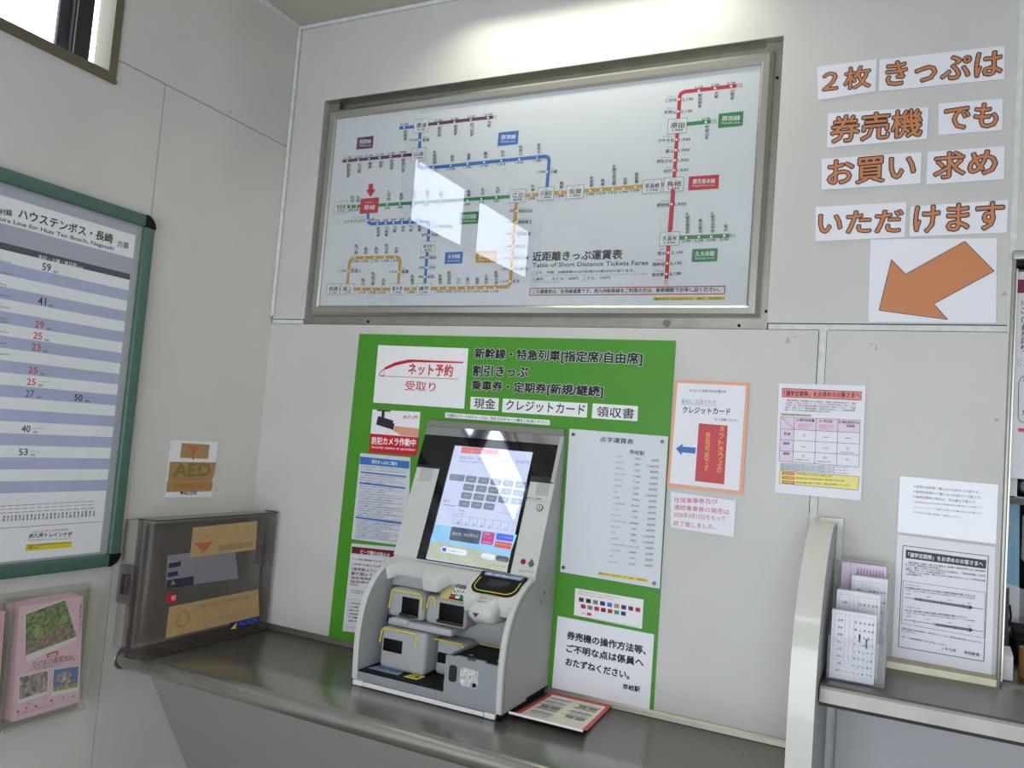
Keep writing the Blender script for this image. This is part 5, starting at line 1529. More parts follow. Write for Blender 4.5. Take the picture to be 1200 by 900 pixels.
('T','※通学定期券は区間及び学校が変わるときは新規のお取り扱いとなります。',(1.8469,1.5293),(1.9837,1.5317), .0032,'ink', .4),
('T','※通学定期券は区間及び学校が変わるときは新規のお取り扱いとなります。',(1.8471,1.5253),(2.0177,1.5287), .0032,'ink', .4),
('T','※通学定期券は区間及び学校が変わるときは新規のお取り扱いとなります。',(1.8473,1.5213),(1.9841,1.5239), .0032,'ink', .4),
('T','※通学定期券は区間及び学校が変わるときは新規のお取り扱いとなります。',(1.8476,1.5173),(2.0181,1.521), .0032,'ink', .4),
('P',[(1.8476,1.5162),(2.045,1.5173),(2.0438,1.4817),(1.847,1.4808)],'ink_soft'),
('P',[(1.8487,1.5147),(2.0436,1.5161),(2.0428,1.4832),(1.8485,1.4821)],'yellowpale'),
('P',[(1.8534,1.5135),(1.8851,1.5137),(1.8855,1.5058),(1.8539,1.5056)],'redbox'),
('T','発売日',(1.8569,1.5069),(1.8824,1.5071), .0048,'yellowpale', .8),
('T','ご利用開始日の14日前から発売します',(1.8884,1.5087),(1.9799,1.5092), .0048,'ink', .5),
('P',[(1.8541,1.5018),(1.8857,1.5021),(1.8861,1.4942),(1.8545,1.4939)],'redbox'),
('T','有効期間',(1.8575,1.4952),(1.883,1.4955), .0048,'yellowpale', .8),
('T','通学証明書に記載された有効日数及び購入日から通学区間が一致する日の内容',(1.889,1.4971),(2.0094,1.5006), .0047,'ink', .5),
('P',[(1.8547,1.4901),(1.8863,1.4905),(1.8868,1.4825),(1.8552,1.4822)],'redbox'),
('T','使用開始',(1.8582,1.4835),(1.8837,1.4838), .0048,'yellowpale', .8),
('T','通学証明書を発行する際は、学生証を携帯してください',(1.8896,1.4855),(2.0243,1.4906), .0047,'ink', .5),
],
'word_0':[
('P',[(1.8849,2.6329),(2.0355,2.6348),(2.0361,2.5457),(1.8926,2.5372)],'paper_white'),
('T','２枚',(1.9033,2.5578),(2.0225,2.5599), .0601,'orange',2.6,'ink!'),
],
'word_1':[
('P',[(2.0425,2.6319),(2.3308,2.6282),(2.3337,2.5413),(2.0447,2.5446)],'paper_white'),
('T','きっぷは',(2.0604,2.5571),(2.3257,2.5532), .064,'orange',2.6,'ink!'),
],
'word_2':[
('P',[(1.9199,2.4976),(2.1655,2.4877),(2.1649,2.4027),(1.922,2.4011)],'paper_white'),
('T','券売機',(1.9303,2.413),(2.1515,2.4123), .073,'orange',2.6,'ink!'),
],
'word_3':[
('P',[(2.1879,2.4945),(2.3316,2.4907),(2.3329,2.4093),(2.1904,2.4105)],'paper_white'),
('T','でも',(2.2027,2.4222),(2.3212,2.4195), .0616,'orange',2.6,'ink!'),
],
'word_4':[
('P',[(1.91,2.3707),(2.154,2.3691),(2.155,2.2853),(1.9144,2.2844)],'paper_white'),
('T','お買い',(1.9291,2.2941),(2.1407,2.2984), .0685,'orange',2.6,'ink!'),
],
'word_5':[
('P',[(2.1679,2.3679),(2.3395,2.3682),(2.3409,2.2832),(2.1682,2.2816)],'paper_white'),
('T','求め',(2.1853,2.2952),(2.3239,2.2969), .0668,'orange',2.6,'ink!'),
],
'word_6':[
('P',[(1.9015,2.2374),(2.1243,2.238),(2.1242,2.1451),(1.9055,2.142)],'paper_white'),
('T','いただ',(1.9116,2.1621),(2.1162,2.1594), .0584,'orange',2.6,'ink!'),
],
'word_7':[
('P',[(2.1338,2.2263),(2.3516,2.23),(2.3514,2.1477),(2.1348,2.1456)],'paper_white'),
('T','けます',(2.1449,2.1563),(2.3429,2.1569), .0686,'orange',2.6,'ink!'),
],
'arrow':[
('P',[(2.0425,2.1418),(2.331,2.1346),(2.3361,1.9217),(2.0474,1.922)],'paper_white'),
('P',[(2.0954,2.0866),(2.1303,2.0474),(2.2611,2.1289),(2.3278,2.0515),(2.1979,1.9694),(2.2307,1.9295),(2.0716,1.9527)],'orange'),
('L',[(2.0954,2.0866),(2.1303,2.0474),(2.2611,2.1289),(2.3278,2.0515),(2.1979,1.9694),(2.2307,1.9295),(2.0716,1.9527),(2.0954,2.0866)], .0016,'ink'),
],
'notice':[
('P',[(2.1395,1.5277),(2.3545,1.5266),(2.3547,1.384),(2.1396,1.3869)],'film'),
('T','＊新規の定期券ご購入は14日前から可能です。',(2.1706,1.5016),(2.3168,1.5004), .0068,'ink_soft', .5),
('T','＊継続定期券のご購入は14日前から可能です。',(2.1705,1.4886),(2.3215,1.4876), .0069,'ink_soft', .5),
('T','＊継続定期券の場合は、申込書は不要です。',(2.1704,1.4757),(2.3097,1.4753), .0068,'ink_soft', .5),
('T','（快速鉄道をお使い定期の使用者は申込書の記入が必要です）',(2.1739,1.4639),(2.3223,1.4649), .0045,'ink_soft', .5),
('T','（クレジットカードで購入の際も申込書の記入が必要です）',(2.1738,1.451),(2.3221,1.4509), .0045,'ink_soft', .5),
('T','ご不明な点は駅の係員にお尋ねください。',(2.1709,1.4385),(2.2813,1.4367), .0045,'ink_soft', .5),
],
'bwposter':[
('P',[(2.1399,1.3805),(2.354,1.3767),(2.356,1.0743),(2.1399,1.078)],'paper_white'),
('L',[(2.1538,1.3545),(2.3399,1.3531),(2.339,1.1028),(2.1539,1.1041),(2.1538,1.3545)], .0016,'ink'),
('P',[(2.1607,1.3452),(2.3359,1.3427),(2.3356,1.322),(2.1609,1.3244)],'ink'),
('T','「通学定期券」をお求めのお客さまへ',(2.1663,1.3282),(2.3294,1.3269), .0112,'paper_white',1.3),
('T','・「通学定期券」を新規でご購入される場合は、通学購入の際証明が発行する「通学定期券',(2.1615,1.3124),(2.3347,1.3138), .0042,'ink', .9),
('T','\u3000証」が有効な「通学証明書」の提示が必要です。',(2.1617,1.3066),(2.2413,1.3073), .0041,'ink', .9),
('T','・また、購入した日のうちにお持ちになる場合は、「通学証明書」の有効',(2.1619,1.3007),(2.3351,1.3026), .0042,'ink', .9),
('T','\u3000期限は、学生「す」の卒業が必要です。',(2.1622,1.2949),(2.2504,1.2959), .0041,'ink', .9),
('T','・「学生証」とは、有効の「購入された年〜年度であるもの」もしくは学生が必要',(2.1624,1.289),(2.3355,1.2913), .0042,'ink', .9),
('T','\u3000の有効期限です。',(2.1627,1.2832),(2.2019,1.2838), .0041,'ink', .9),
('L',[(2.1579,1.2674),(2.3364,1.2656),(2.3373,1.1576),(2.1586,1.1625),(2.1579,1.2674)], .0008,'ink'),
('T','＜パターン1＞',(2.1631,1.2569),(2.1971,1.2572), .0045,'ink', .5),
('T','有効期間の終了日が5月1日を超える通学定期券を購入するとき',(2.1628,1.249),(2.3155,1.2515), .0045,'ink',1),
('T','（例）3月15日購入の場合は有効期間が終了までの定期券',(2.1671,1.244),(2.3157,1.2464), .003,'ink', .3),
('L',[(2.1616,1.2274),(2.334,1.2254)], .0012,'ink'),
('P',[(2.1847,1.2297),(2.3036,1.2285),(2.3035,1.231),(2.3133,1.2257),(2.3032,1.2193),(2.3038,1.2223),(2.1849,1.2242)],'ink'),
('P',[(2.1861,1.2285),(2.3042,1.2271),(2.3044,1.2243),(2.1862,1.2259)],'ink_soft'),
('L',[(2.1981,1.2322),(2.1985,1.2218)], .0008,'ink'),
('L',[(2.2448,1.2316),(2.2452,1.2213)], .0008,'ink'),
('L',[(2.2906,1.231),(2.2909,1.2209)], .0008,'ink'),
('T','4/1',(2.1675,1.235),(2.1756,1.2351), .0033,'ink', .3),
('T','4/1',(2.2115,1.2344),(2.2195,1.2345), .0033,'ink', .3),
('T','4/1',(2.2579,1.2338),(2.2657,1.2339), .0033,'ink', .3),
('T','4/1',(2.3002,1.2332),(2.3079,1.2334), .0033,'ink', .3),
('T','＜パターン2＞',(2.1655,1.2018),(2.1993,1.2024), .0044,'ink', .5),
('T','4月1日（新年度）以降に新規に通学定期券を購入するとき',(2.1651,1.1939),(2.2983,1.1978), .0044,'ink',1),
('T','（例）3月15日購入の場合は有効期間が終了までの定期券',(2.1694,1.189),(2.3177,1.1931), .0029,'ink', .3),
('L',[(2.164,1.1724),(2.3359,1.1725)], .0012,'ink'),
('P',[(2.2338,1.175),(2.3055,1.1751),(2.3054,1.1776),(2.3152,1.1725),(2.3052,1.166),(2.3057,1.169),(2.234,1.1695)],'ink'),
('P',[(2.2352,1.1737),(2.3062,1.1738),(2.3063,1.1709),(2.2353,1.1712)],'ink_soft'),
('L',[(2.1869,1.1775),(2.1873,1.1672)], .0008,'ink'),
('L',[(2.2304,1.1775),(2.2308,1.1673)], .0008,'ink'),
('L',[(2.2764,1.1775),(2.2768,1.1674)], .0008,'ink'),
('T','4/1',(2.1698,1.1799),(2.178,1.1802), .0034,'ink', .3),
('T','4/1',(2.2137,1.1799),(2.2217,1.1801), .0033,'ink', .3),
('T','4/1',(2.26,1.1799),(2.2678,1.1801), .0032,'ink', .3),
('T','4/1',(2.3021,1.1798),(2.3098,1.18), .0032,'ink', .3),
('T','通学定期券の有効期間が、卒業の方については、通学証明書の購入ができません。',(2.1599,1.1485),(2.3337,1.1441), .0037,'ink', .9),
('T','きっぷのご了承ください。',(2.1601,1.1433),(2.1917,1.1421), .0037,'ink', .9),
('T','詳しくは駅係員までおたずねください。',(2.1608,1.1274),(2.2605,1.1243), .0044,'ink', .9),
('T','ＪＲ九州\u3000\u3000早岐駅長',(2.2494,1.1139),(2.3295,1.1124), .0079,'ink',1),
],
'timetable':[
('T','村線',(-1.034,2.0203),(-1.0022,2.0255), .017,'ink',1),
('T','ハウステンボス・長崎',(-.9855,2.0251),(-.7017,2.0271), .0273,'ink',1.2),
('T','方面',(-.6842,2.0229),(-.645,2.0253), .0188,'ink', .8),
('T','ura Line for Huis Ten Bosch, Nagasaki',(-1.0318,2.002),(-.6942,2.0054), .0146,'ink', .5),
('T','平日・土曜・休日用',(-.919,1.9306),(-.8066,1.9322), .0115,'white', .8),
('T','Daily',(-.8022,1.9318),(-.7845,1.933), .0054,'white', .3),
('T','59',(-.9048,1.903),(-.8802,1.9037), .0205,'ink', .6),
('T','早岐行',(-.8718,1.9029),(-.8579,1.9039), .0059,'ink', .5),
('T','ハウステンボス',(-.8735,1.9172),(-.8414,1.9203), .0026,'ink_soft',0),
('T','41',(-.9055,1.8077),(-.8825,1.8086), .0205,'ink', .6),
('T','早岐行',(-.8741,1.8074),(-.8602,1.8079), .0059,'ink', .5),
('T','ハウステンボス',(-.8758,1.8217),(-.8439,1.8236), .0026,'ink_soft',0),
('T','29',(-.9065,1.7442),(-.8815,1.7441), .0191,'redink', .6),
('T','早岐行',(-.8731,1.7428),(-.8593,1.7429), .0058,'ink', .5),
('T','ハウステンボス',(-.8748,1.757),(-.8429,1.7581), .0026,'ink_soft',0),
('T','25',(-.9074,1.7128),(-.8825,1.7131), .0191,'redink', .6),
('T','早岐行',(-.8742,1.7116),(-.8604,1.7116), .0059,'ink', .5),
('T','ハウステンボス',(-.8759,1.7259),(-.844,1.7266), .0026,'ink_soft',0),
('T','23',(-.9083,1.6815),(-.8829,1.6822), .0191,'redink', .6),
('T','早岐行',(-.8745,1.6806),(-.8607,1.6804), .0059,'ink', .5),
('T','ハウステンボス',(-.8762,1.6949),(-.8444,1.6952), .0026,'ink_soft',0),
('T','25',(-.9094,1.6186),(-.8841,1.6193), .0178,'redink', .6),
('T','早岐行',(-.8757,1.6175),(-.862,1.617), .0058,'ink', .5),
('T','ハウステンボス',(-.8775,1.6317),(-.8457,1.6312), .0026,'ink_soft',0),
('T','25',(-.9101,1.5862),(-.8856,1.5872), .0179,'redink', .6),
('T','長崎行',(-.8773,1.5853),(-.8637,1.5859), .0058,'ink', .5),
('T','長与経由',(-.8787,1.5969),(-.8494,1.5984), .0026,'ink_soft',0),
('T','27',(-.9102,1.554),(-.8857,1.5546), .0191,'blueink', .6),
('T','長崎行',(-.8774,1.5527),(-.8639,1.5531), .0058,'ink', .5),
('T','長与経由',(-.8788,1.5643),(-.8495,1.5654), .0026,'ink_soft',0),
('T','50',(-.7668,1.5544),(-.7415,1.5542), .0189,'ink', .6),
('T','長崎行',(-.7322,1.5521),(-.717,1.5525), .0062,'ink', .5),
('T','長与経由',(-.7337,1.5644),(-.7009,1.5656), .0028,'ink_soft',0),
('T','40',(-.9092,1.4584),(-.8849,1.4594), .0179,'ink', .6),
('T','長崎行',(-.8766,1.4571),(-.8631,1.457), .0058,'ink', .5),
('T','長与経由',(-.878,1.4687),(-.8489,1.4687), .0026,'ink_soft',0),
('T','53',(-.9089,1.3958),(-.8847,1.3968), .0179,'navy', .6),
('T','長崎行',(-.8764,1.3943),(-.863,1.3939), .0058,'ink', .5),
('T','長与経由',(-.8778,1.406),(-.8487,1.4052), .0025,'ink_soft',0),
('T','佐世保 早岐',(-1.0198,1.9008),(-.9899,1.9013), .0042,'ink_soft', .4),
('T','佐世保 早岐',(-1.0162,1.8702),(-.9862,1.8703), .0043,'ink_soft', .4),
('T','佐世保 早岐',(-1.0128,1.8414),(-.9938,1.839), .0043,'ink_soft', .4),
('T','佐世保 早岐',(-1.0094,1.8126),(-.9831,1.8126), .0043,'ink_soft', .4),
('T','佐世保 早岐',(-1.0057,1.7819),(-.9794,1.7815), .0043,'ink_soft', .4),
('T','佐世保 早岐',(-1.0022,1.7524),(-.9833,1.7505), .0043,'ink_soft', .4),
('T','佐世保 早岐',(-1.001,1.7426),(-.9785,1.7424), .0043,'ink_soft', .4),
('T','佐世保 早岐',(-.9981,1.7179),(-.9755,1.7169), .0043,'ink_soft', .4),
('T','佐世保 早岐',(-.9945,1.6877),(-.9757,1.6872), .0044,'ink_soft', .4),
('T','佐世保 早岐',(-.9911,1.6588),(-.9648,1.6595), .0043,'ink_soft', .4),
('L',[(-.9438,1.2607),(-.9287,1.2607)], .0012,'navy'),
('L',[(-.9243,1.261),(-.909,1.261)], .0012,'navy'),
('L',[(-.9045,1.2612),(-.8889,1.2612)], .0012,'navy'),
('L',[(-.8843,1.2615),(-.8685,1.2615)], .0012,'navy'),
('L',[(-.8638,1.2617),(-.8477,1.2617)], .0012,'navy'),
('L',[(-.843,1.262),(-.8266,1.262)], .0012,'navy'),
('L',[(-.8218,1.2623),(-.8051,1.2623)], .0012,'navy'),
('L',[(-.8002,1.2626),(-.7833,1.2626)], .0012,'navy'),
('L',[(-.7783,1.2629),(-.761,1.2629)], .0012,'navy'),
('L',[(-.756,1.2631),(-.7384,1.2631)], .0012,'navy'),
('L',[(-.7333,1.2634),(-.7154,1.2634)], .0012,'navy'),
('L',[(-.7102,1.2637),(-.692,1.2637)], .0012,'navy'),
('L',[(-.6867,1.264),(-.6681,1.2641)], .0012,'navy'),
('L',[(-.9428,1.2519),(-.9277,1.2519)], .0012,'redink'),
('L',[(-.9233,1.2521),(-.9079,1.2521)], .0012,'redink'),
('L',[(-.9034,1.2523),(-.8878,1.2522)], .0012,'redink'),
('L',[(-.8833,1.2525),(-.8674,1.2524)], .0012,'redink'),
('L',[(-.8627,1.2527),(-.8466,1.2526)], .0012,'redink'),
('L',[(-.8419,1.2529),(-.8255,1.2528)], .0012,'redink'),
('L',[(-.8207,1.2531),(-.804,1.253)], .0012,'redink'),
('L',[(-.7991,1.2533),(-.7821,1.2532)], .0012,'redink'),
('L',[(-.7772,1.2535),(-.7599,1.2534)], .0012,'redink'),
('L',[(-.7548,1.2537),(-.7373,1.2536)], .0012,'redink'),
('L',[(-.7321,1.2539),(-.7142,1.2538)], .0012,'redink'),
('L',[(-.709,1.2541),(-.6908,1.254)], .0012,'redink'),
('L',[(-.6855,1.2543),(-.6669,1.2543)], .0012,'redink'),
('L',[(-.9417,1.2425),(-.9266,1.2424)], .0012,'navy'),
('L',[(-.9221,1.2426),(-.9068,1.2425)], .0012,'navy'),
('L',[(-.9023,1.2427),(-.8867,1.2426)], .0012,'navy'),
('L',[(-.8821,1.2428),(-.8662,1.2427)], .0012,'navy'),
('L',[(-.8616,1.243),(-.8454,1.2428)], .0012,'navy'),
('L',[(-.8407,1.2431),(-.8243,1.2429)], .0012,'navy'),
('L',[(-.8195,1.2432),(-.8028,1.2431)], .0012,'navy'),
('L',[(-.7979,1.2433),(-.7809,1.2432)], .0012,'navy'),
('L',[(-.7759,1.2434),(-.7586,1.2433)], .0012,'navy'),
('L',[(-.7536,1.2435),(-.736,1.2434)], .0012,'navy'),
('L',[(-.7309,1.2437),(-.713,1.2435)], .0012,'navy'),
('L',[(-.7077,1.2438),(-.6895,1.2437)], .0012,'navy'),
('L',[(-.6842,1.2439),(-.6656,1.2438)], .0012,'navy'),
('V','駅東',(-.9321,1.2357),(-.9314,1.2194), .0057,'ink', .3),
('V','東北',(-.9216,1.2358),(-.921,1.2194), .0057,'ink', .3),
('V','北前',(-.9111,1.2359),(-.9104,1.2194), .0058,'ink', .3),
('V','駅東',(-.9005,1.2359),(-.8998,1.2194), .0059,'ink', .3),
('V','東北',(-.8898,1.236),(-.8891,1.2194), .0059,'ink', .3),
('V','北前',(-.879,1.2361),(-.8783,1.2194), .006,'ink', .3),
('V','駅東',(-.8681,1.2362),(-.8674,1.2194), .006,'ink', .3),
('V','東北',(-.8571,1.2363),(-.8564,1.2194), .0061,'ink', .3),
('V','北前',(-.846,1.2363),(-.8453,1.2195), .0061,'ink', .3),
('V','駅東',(-.8348,1.2364),(-.8341,1.2195), .0062,'ink', .3),
('V','東北',(-.8235,1.2365),(-.8228,1.2195), .0062,'ink', .3),
('V','北前',(-.8121,1.2366),(-.8114,1.2195), .0063,'ink', .3),
('V','駅東',(-.8006,1.2367),(-.7999,1.2195), .0064,'ink', .3),
('V','東北',(-.789,1.2368),(-.7883,1.2195), .0064,'ink', .3),
('V','北前',(-.7773,1.2369),(-.7766,1.2195), .0065,'ink', .3),
('V','駅東',(-.7655,1.2369),(-.7648,1.2195), .0066,'ink', .3),
('V','東北',(-.7535,1.237),(-.7528,1.2195), .0066,'ink', .3),
('V','北前',(-.7415,1.2371),(-.7408,1.2195), .0067,'ink', .3),
('V','駅東',(-.7293,1.2372),(-.7286,1.2195), .0067,'ink', .3),
('V','東北',(-.7171,1.2373),(-.7164,1.2195), .0068,'ink', .3),
('V','北前',(-.7047,1.2374),(-.704,1.2196), .0069,'ink', .3),
('V','駅東',(-.6922,1.2375),(-.6915,1.2196), .0069,'ink', .3),
('V','東北',(-.6796,1.2376),(-.6789,1.2196), .007,'ink', .3),
('V','北前',(-.6668,1.2377),(-.6661,1.2196), .007,'ink', .3),
('L',[(-.9368,1.2017),(-.6338,1.2027)], .0012,'ink_soft'),
('T','どれくらいでつくかすぐわかる！',(-.8456,1.1827),(-.7382,1.1832), .0066,'crimson', .5),
('T','JR九州トレインナビ',(-.8552,1.168),(-.7269,1.1634), .0156,'ink', .8),
('L',[(-.8548,1.1641),(-.728,1.1601)], .0007,'ink'),
('P',[(-.8599,1.1517),(-.7247,1.1511),(-.7234,1.1347),(-.8592,1.1349)],'yellow'),
('T','列車運行の時刻変更等のお知らせは駅ナビで',(-.8568,1.1475),(-.7277,1.1459), .0052,'ink', .4),
('T','ご確認ください。',(-.856,1.1411),(-.8181,1.1403), .0051,'ink', .4),
('D',(-.7305,1.1745), .003,'crimson'),
],
'flyer':[
('P',[(-.8825, .9947),(-.6939, .9968),(-.6682, .6916),(-.8633, .6873)],'pinkpaper'),
('P',[(-.8657, .9718),(-.748, .9982),(-.6985, .8728),(-.8429, .8406)],'white2'),
('P',[(-.8609, .971),(-.7485, .9935),(-.7024, .8831),(-.8475, .8597)],'photo_forest'),
('P',[(-.8452, .8797),(-.8219, .905),(-.7864, .9171),(-.7568, .9223),(-.7306, .9192),(-.7059, .8982),(-.7036, .8843),(-.8468, .8614)],'photo_path'),
('P',[(-.8359, .9212),(-.8258, .9378),(-.81, .9282),(-.803, .9108),(-.8166, .9017),(-.8303, .9065)],'photo_bush'),
('P',[(-.7613, .9386),(-.75, .951),(-.7346, .9437),(-.7321, .9314),(-.747, .9268)],'photo_bush'),
('P',[(-.8602, .8083),(-.7757, .8079),(-.7698, .7391),(-.8534, .7325)],'white2'),
('P',[(-.8573, .804),(-.7777, .8037),(-.7729, .7477),(-.8519, .7434)],'photo_cherry'),
('P',[(-.7618, .8049),(-.6811, .797),(-.6771, .7247),(-.7586, .7294)],'white2'),
('P',[(-.7594, .8025),(-.6837, .7961),(-.6801, .7365),(-.757, .7406)],'photo_sky'),
('P',[(-.7586, .7536),(-.6811, .7488),(-.6801, .7365),(-.757, .7406)],'photo_field'),
('P',[(-.7509, .7696),(-.7477, .7853),(-.7329, .7901),(-.7114, .7844),(-.6964, .7691),(-.691, .7559),(-.7105, .7556),(-.7152, .751),(-.7232, .7528),(-.7266, .7593)],'photo_cherry'),
('P',[(-.787, .8521),(-.7535, .8538),(-.7515, .8417),(-.7851, .8401)],'crimson'),
('T','特集',(-.7797, .8413),(-.7572, .8423), .0067,'white', .8),
('T','たけおの春旅2026',(-.8252, .8209),(-.705, .8174), .0188,'maroon2', .5),
('T','九州の春を楽しむ',(-.823, .8145),(-.7457, .8108), .0057,'maroon2', .3),
('V','あそび',(-.7048, .9799),(-.6972, .8966), .0077,'maroon2', .3),
('T','駅ナビ・観光案内・花めぐり・お問合わせはお近くの駅まで',(-.8529, .701),(-.743, .7044), .0042,'maroon2', .4),
('D',(-.8509, .7117), .0035,'maroon2'),
('D',(-.8279, .7156), .0035,'pinkink'),
('D',(-.8012, .7133), .0035,'maroon2'),
('D',(-.8244, .7265), .0035,'photo_field'),
('D',(-.7761, .7291), .0035,'gold'),
('D',(-.7212, .7154), .0035,'greyblue'),
('D',(-.7561, .7171), .0035,'maroon2'),
('D',(-.6999, .8192), .0035,'gold'),
('D',(-.6894, .7123), .0035,'ink_soft'),
],
'aedsign':[
('P',[(-.4034,1.4517),(-.2026,1.4508),(-.2055,1.26),(-.4044,1.2663)],'film'),
('T','ALSOK',(-.3289,1.2717),(-.2725,1.2711), .0104,'navy',1.5),
('P',[(-.3454,1.2835),(-.3291,1.2831),(-.3407,1.2721)],'ink'),
('P',[(-.3291,1.2831),(-.328,1.2743),(-.3407,1.2721)],'gold'),
('P',[(-.3108,1.3941),(-.2988,1.3942),(-.3046,1.3879)],'ink'),
],
'aedtape':[
('P',[(-.3587,1.4433),(-.2397,1.4412),(-.2415,1.3923),(-.3607,1.3947)],'tape'),
('P',[(-.3163,1.4193),(-.3343,1.4304),(-.3328,1.4346),(-.3239,1.4369),(-.3148,1.4329),(-.3067,1.4373),(-.2944,1.4355),(-.2921,1.4282),(-.3067,1.3969)],'tape_red'),
],
'aedtape2':[
('P',[(-.4002,1.3815),(-.2034,1.3801),(-.2074,1.3303),(-.2127,1.3277),(-.2121,1.2807),(-.4024,1.2831),(-.4028,1.3145),(-.3997,1.3195)],'tape'),
('T','AED',(-.3814,1.333),(-.2262,1.3343), .042,'tape_dark',3),
('L',[(-.3845,1.3234),(-.2374,1.3247)], .0022,'tape_dark'),
('P',[(-.38,1.3126),(-.209,1.3109),(-.2104,1.2893),(-.3799,1.2922)],'tape_red2'),
],
'aedtapeA':[
('P',[(-.407,1.1853),(-.1253,1.1899),(-.1219,1.0917),(-.4081,1.0905)],'tape3'),
('P',[(-.3974,1.1352),(-.3192,1.1349),(-.3541,1.0997)],'tape_red'),
('P',[(-.2914,1.1203),(-.1387,1.1217),(-.1379,1.1028),(-.2904,1.1005)],'tape_dark2'),
],
'aedtapeB':[
('P',[(-.4687, .9475),(-.088, .9508),(-.0701, .8545),(-.1903, .8537),(-.4707, .8532)],'tape3'),
('D',(-.4117, .9008), .027,'tape_dark2'),
('D',(-.4117, .9008), .019,'tape3'),
('T','自動体外式除細動器',(-.3657, .923),(-.1207, .924), .0146,'tape_dark2', .8),
('T','ご自由にお使いください',(-.2683, .8742),(-.1494, .8724), .0125,'tape_dark2', .6),
],
'aedlab':[
('P',[(-.2093, .855),(-.0704, .8565),(-.0666, .8356),(-.2065, .8345)],'navy2'),
('P',[(-.1771, .8515),(-.1788, .8322),(-.203, .8339)],'yellow'),
('T','ALSOK',(-.1691, .8375),(-.0744, .8389), .0142,'blueb',1.5),
],
'aedinner':[
('P',[(-.4202,1.0879),(-.3053,1.0893),(-.2953, .9826),(-.4143, .9845)],'photo_white'),
('P',[(-.4138,1.0095),(-.3052,1.0098),(-.303, .9805),(-.4143, .9845)],'navy2'),
('P',[(-.4132,1.062),(-.3646,1.0643),(-.3649,1.0491),(-.4127,1.0464)],'navy2'),
('P',[(-.4132,1.0333),(-.3722,1.0347),(-.3717,1.0195),(-.4127,1.0183)],'navy2'),
('P',[(-.39,1.0096),(-.3789, .9931),(-.3968, .9924)],'yellow'),
('T','自動体外式除細動器',(-.3939, .9818),(-.3458, .9792), .0061,'ink', .6),
('T','使用できます',(-.3925, .9708),(-.3498, .9688), .0062,'ink', .6),
('T','緊急時に',(-.3911, .9598),(-.3601, .9592), .0062,'maroon2', .6),
('P',[(-.3029,1.0704),(-.1302,1.0733),(-.1039, .9782),(-.2953, .9826)],'photo_white'),
],
'peakboard':[
('P',[(2.3802,2.0356),(2.4505,2.0356),(2.4505,2.0017),(2.3802,2.0017)],'maroon'),
('T','ピーク期',(2.3907,1.9716),(2.446,1.9715), .0119,'maroon2', .8),
('T','こちら',(2.3903,1.9503),(2.4358,1.9466), .016,'maroon2', .9),
('T','（通常',(2.391,1.9271),(2.4365,1.9236), .0159,'maroon2', .9),
('T','最繁',(2.3916,1.9086),(2.4371,1.9053), .0159,'maroon2', .9),
('T','指定席',(2.3922,1.8921),(2.4376,1.8889), .0159,'maroon2', .9),
('T','自由席',(2.3927,1.8756),(2.4381,1.8726), .0158,'maroon2', .9),
('T','りの',(2.3933,1.8565),(2.4386,1.8537), .0158,'maroon2', .9),
('D',(2.3901,1.8353), .004,'maroon2'),
('D',(2.3901,1.8353), .003,'paper_white'),
('D',(2.3904,1.8248), .004,'maroon2'),
('D',(2.3904,1.8248), .003,'paper_white'),
('L',[(2.4074,1.7991),(2.3965,1.7922),(2.3914,1.7789),(2.393,1.6939),(2.3972,1.6844),(2.4056,1.6817),(2.4493,1.6812)], .0016,'maroon2'),
('T','早',(2.3997,1.7792),(2.4108,1.7784), .0144,'maroon2', .9),
('T','早',(2.4007,1.6976),(2.4117,1.697), .0143,'maroon2', .9),
('P',[(2.3939,1.6679),(2.4143,1.6667),(2.4146,1.6583),(2.3942,1.6595)],'redbox'),
],
'screen':[
('P',[(.8584, .1137),(1.1387, .1159),(1.1299, .052),(.8569, .056)],'scr_blue'),
('P',[(.8591, .0563),(.882, .0641),(.9506, .0605),(1.0041, .0578),(1.0658, .0527),(1.1299, .052),(1.1332, .0045),(.8569, .0097)],'scr_olive'),
('P',[(.8834, .3707),(1.0152, .3707),(1.0174, .3549),(.8856, .3488)],'scr_red'),
('T','ネット予約',(.9204, .3543),(.9705, .3551), .0101,'white',1),
('T','指定席・自由席\u3000乗車券\u3000定期券',(.8843, .3298),(1.1308, .3341), .0101,'scr_grey',1),
('T','ご希望のきっぷをお選びください',(.8841, .3204),(.9769, .3219), .0042,'slate', .3),
('P',[(.867, .278),(.9209, .2789),(.9211, .258),(.8684, .2583)],'scr_btn'),
('T','行先の駅名',(.873, .2701),(.8924, .2703), .0041,'white', .6),
('T','を入力',(.8796, .2632),(.8967, .2632), .0041,'white', .6),
('P',[(.9274, .2787),(.9612, .2782),(.9637, .2756),(.9631, .2606),(.9605, .257),(.9284, .2579),(.9258, .261),(.9254, .276)],'scr_btn'),
('T','200円',(.9382, .2656),(.9537, .2654), .0048,'white', .8),
('P',[(.9715, .2784),(1.0048, .2779),(1.0072, .2753),(1.0066, .2604),(1.0039, .2568),(.9724, .2578),(.9698, .2608),(.9695, .2757)],'scr_btn'),
('T','270円',(.9821, .2654),(.9973, .2652), .0048,'white', .8),
('P',[(1.0149, .2781),(1.0477, .2776),(1.0501, .275),(1.0494, .2602),(1.0468, .2567),(1.0157, .2576),(1.0132, .2606),(1.013, .2754)],'scr_btn'),
('T','340円',(1.0253, .2651),(1.0403, .265), .0048,'white', .8),
('P',[(1.0577, .2778),(1.09, .2773),(1.0923, .2747),(1.0915, .26),(1.0889, .2565),(1.0584, .2575),(1.0559, .2605),(1.0557, .2751)],'scr_btn'),
('T','410円',(1.0678, .2649),(1.0826, .2648), .0048,'white', .8),
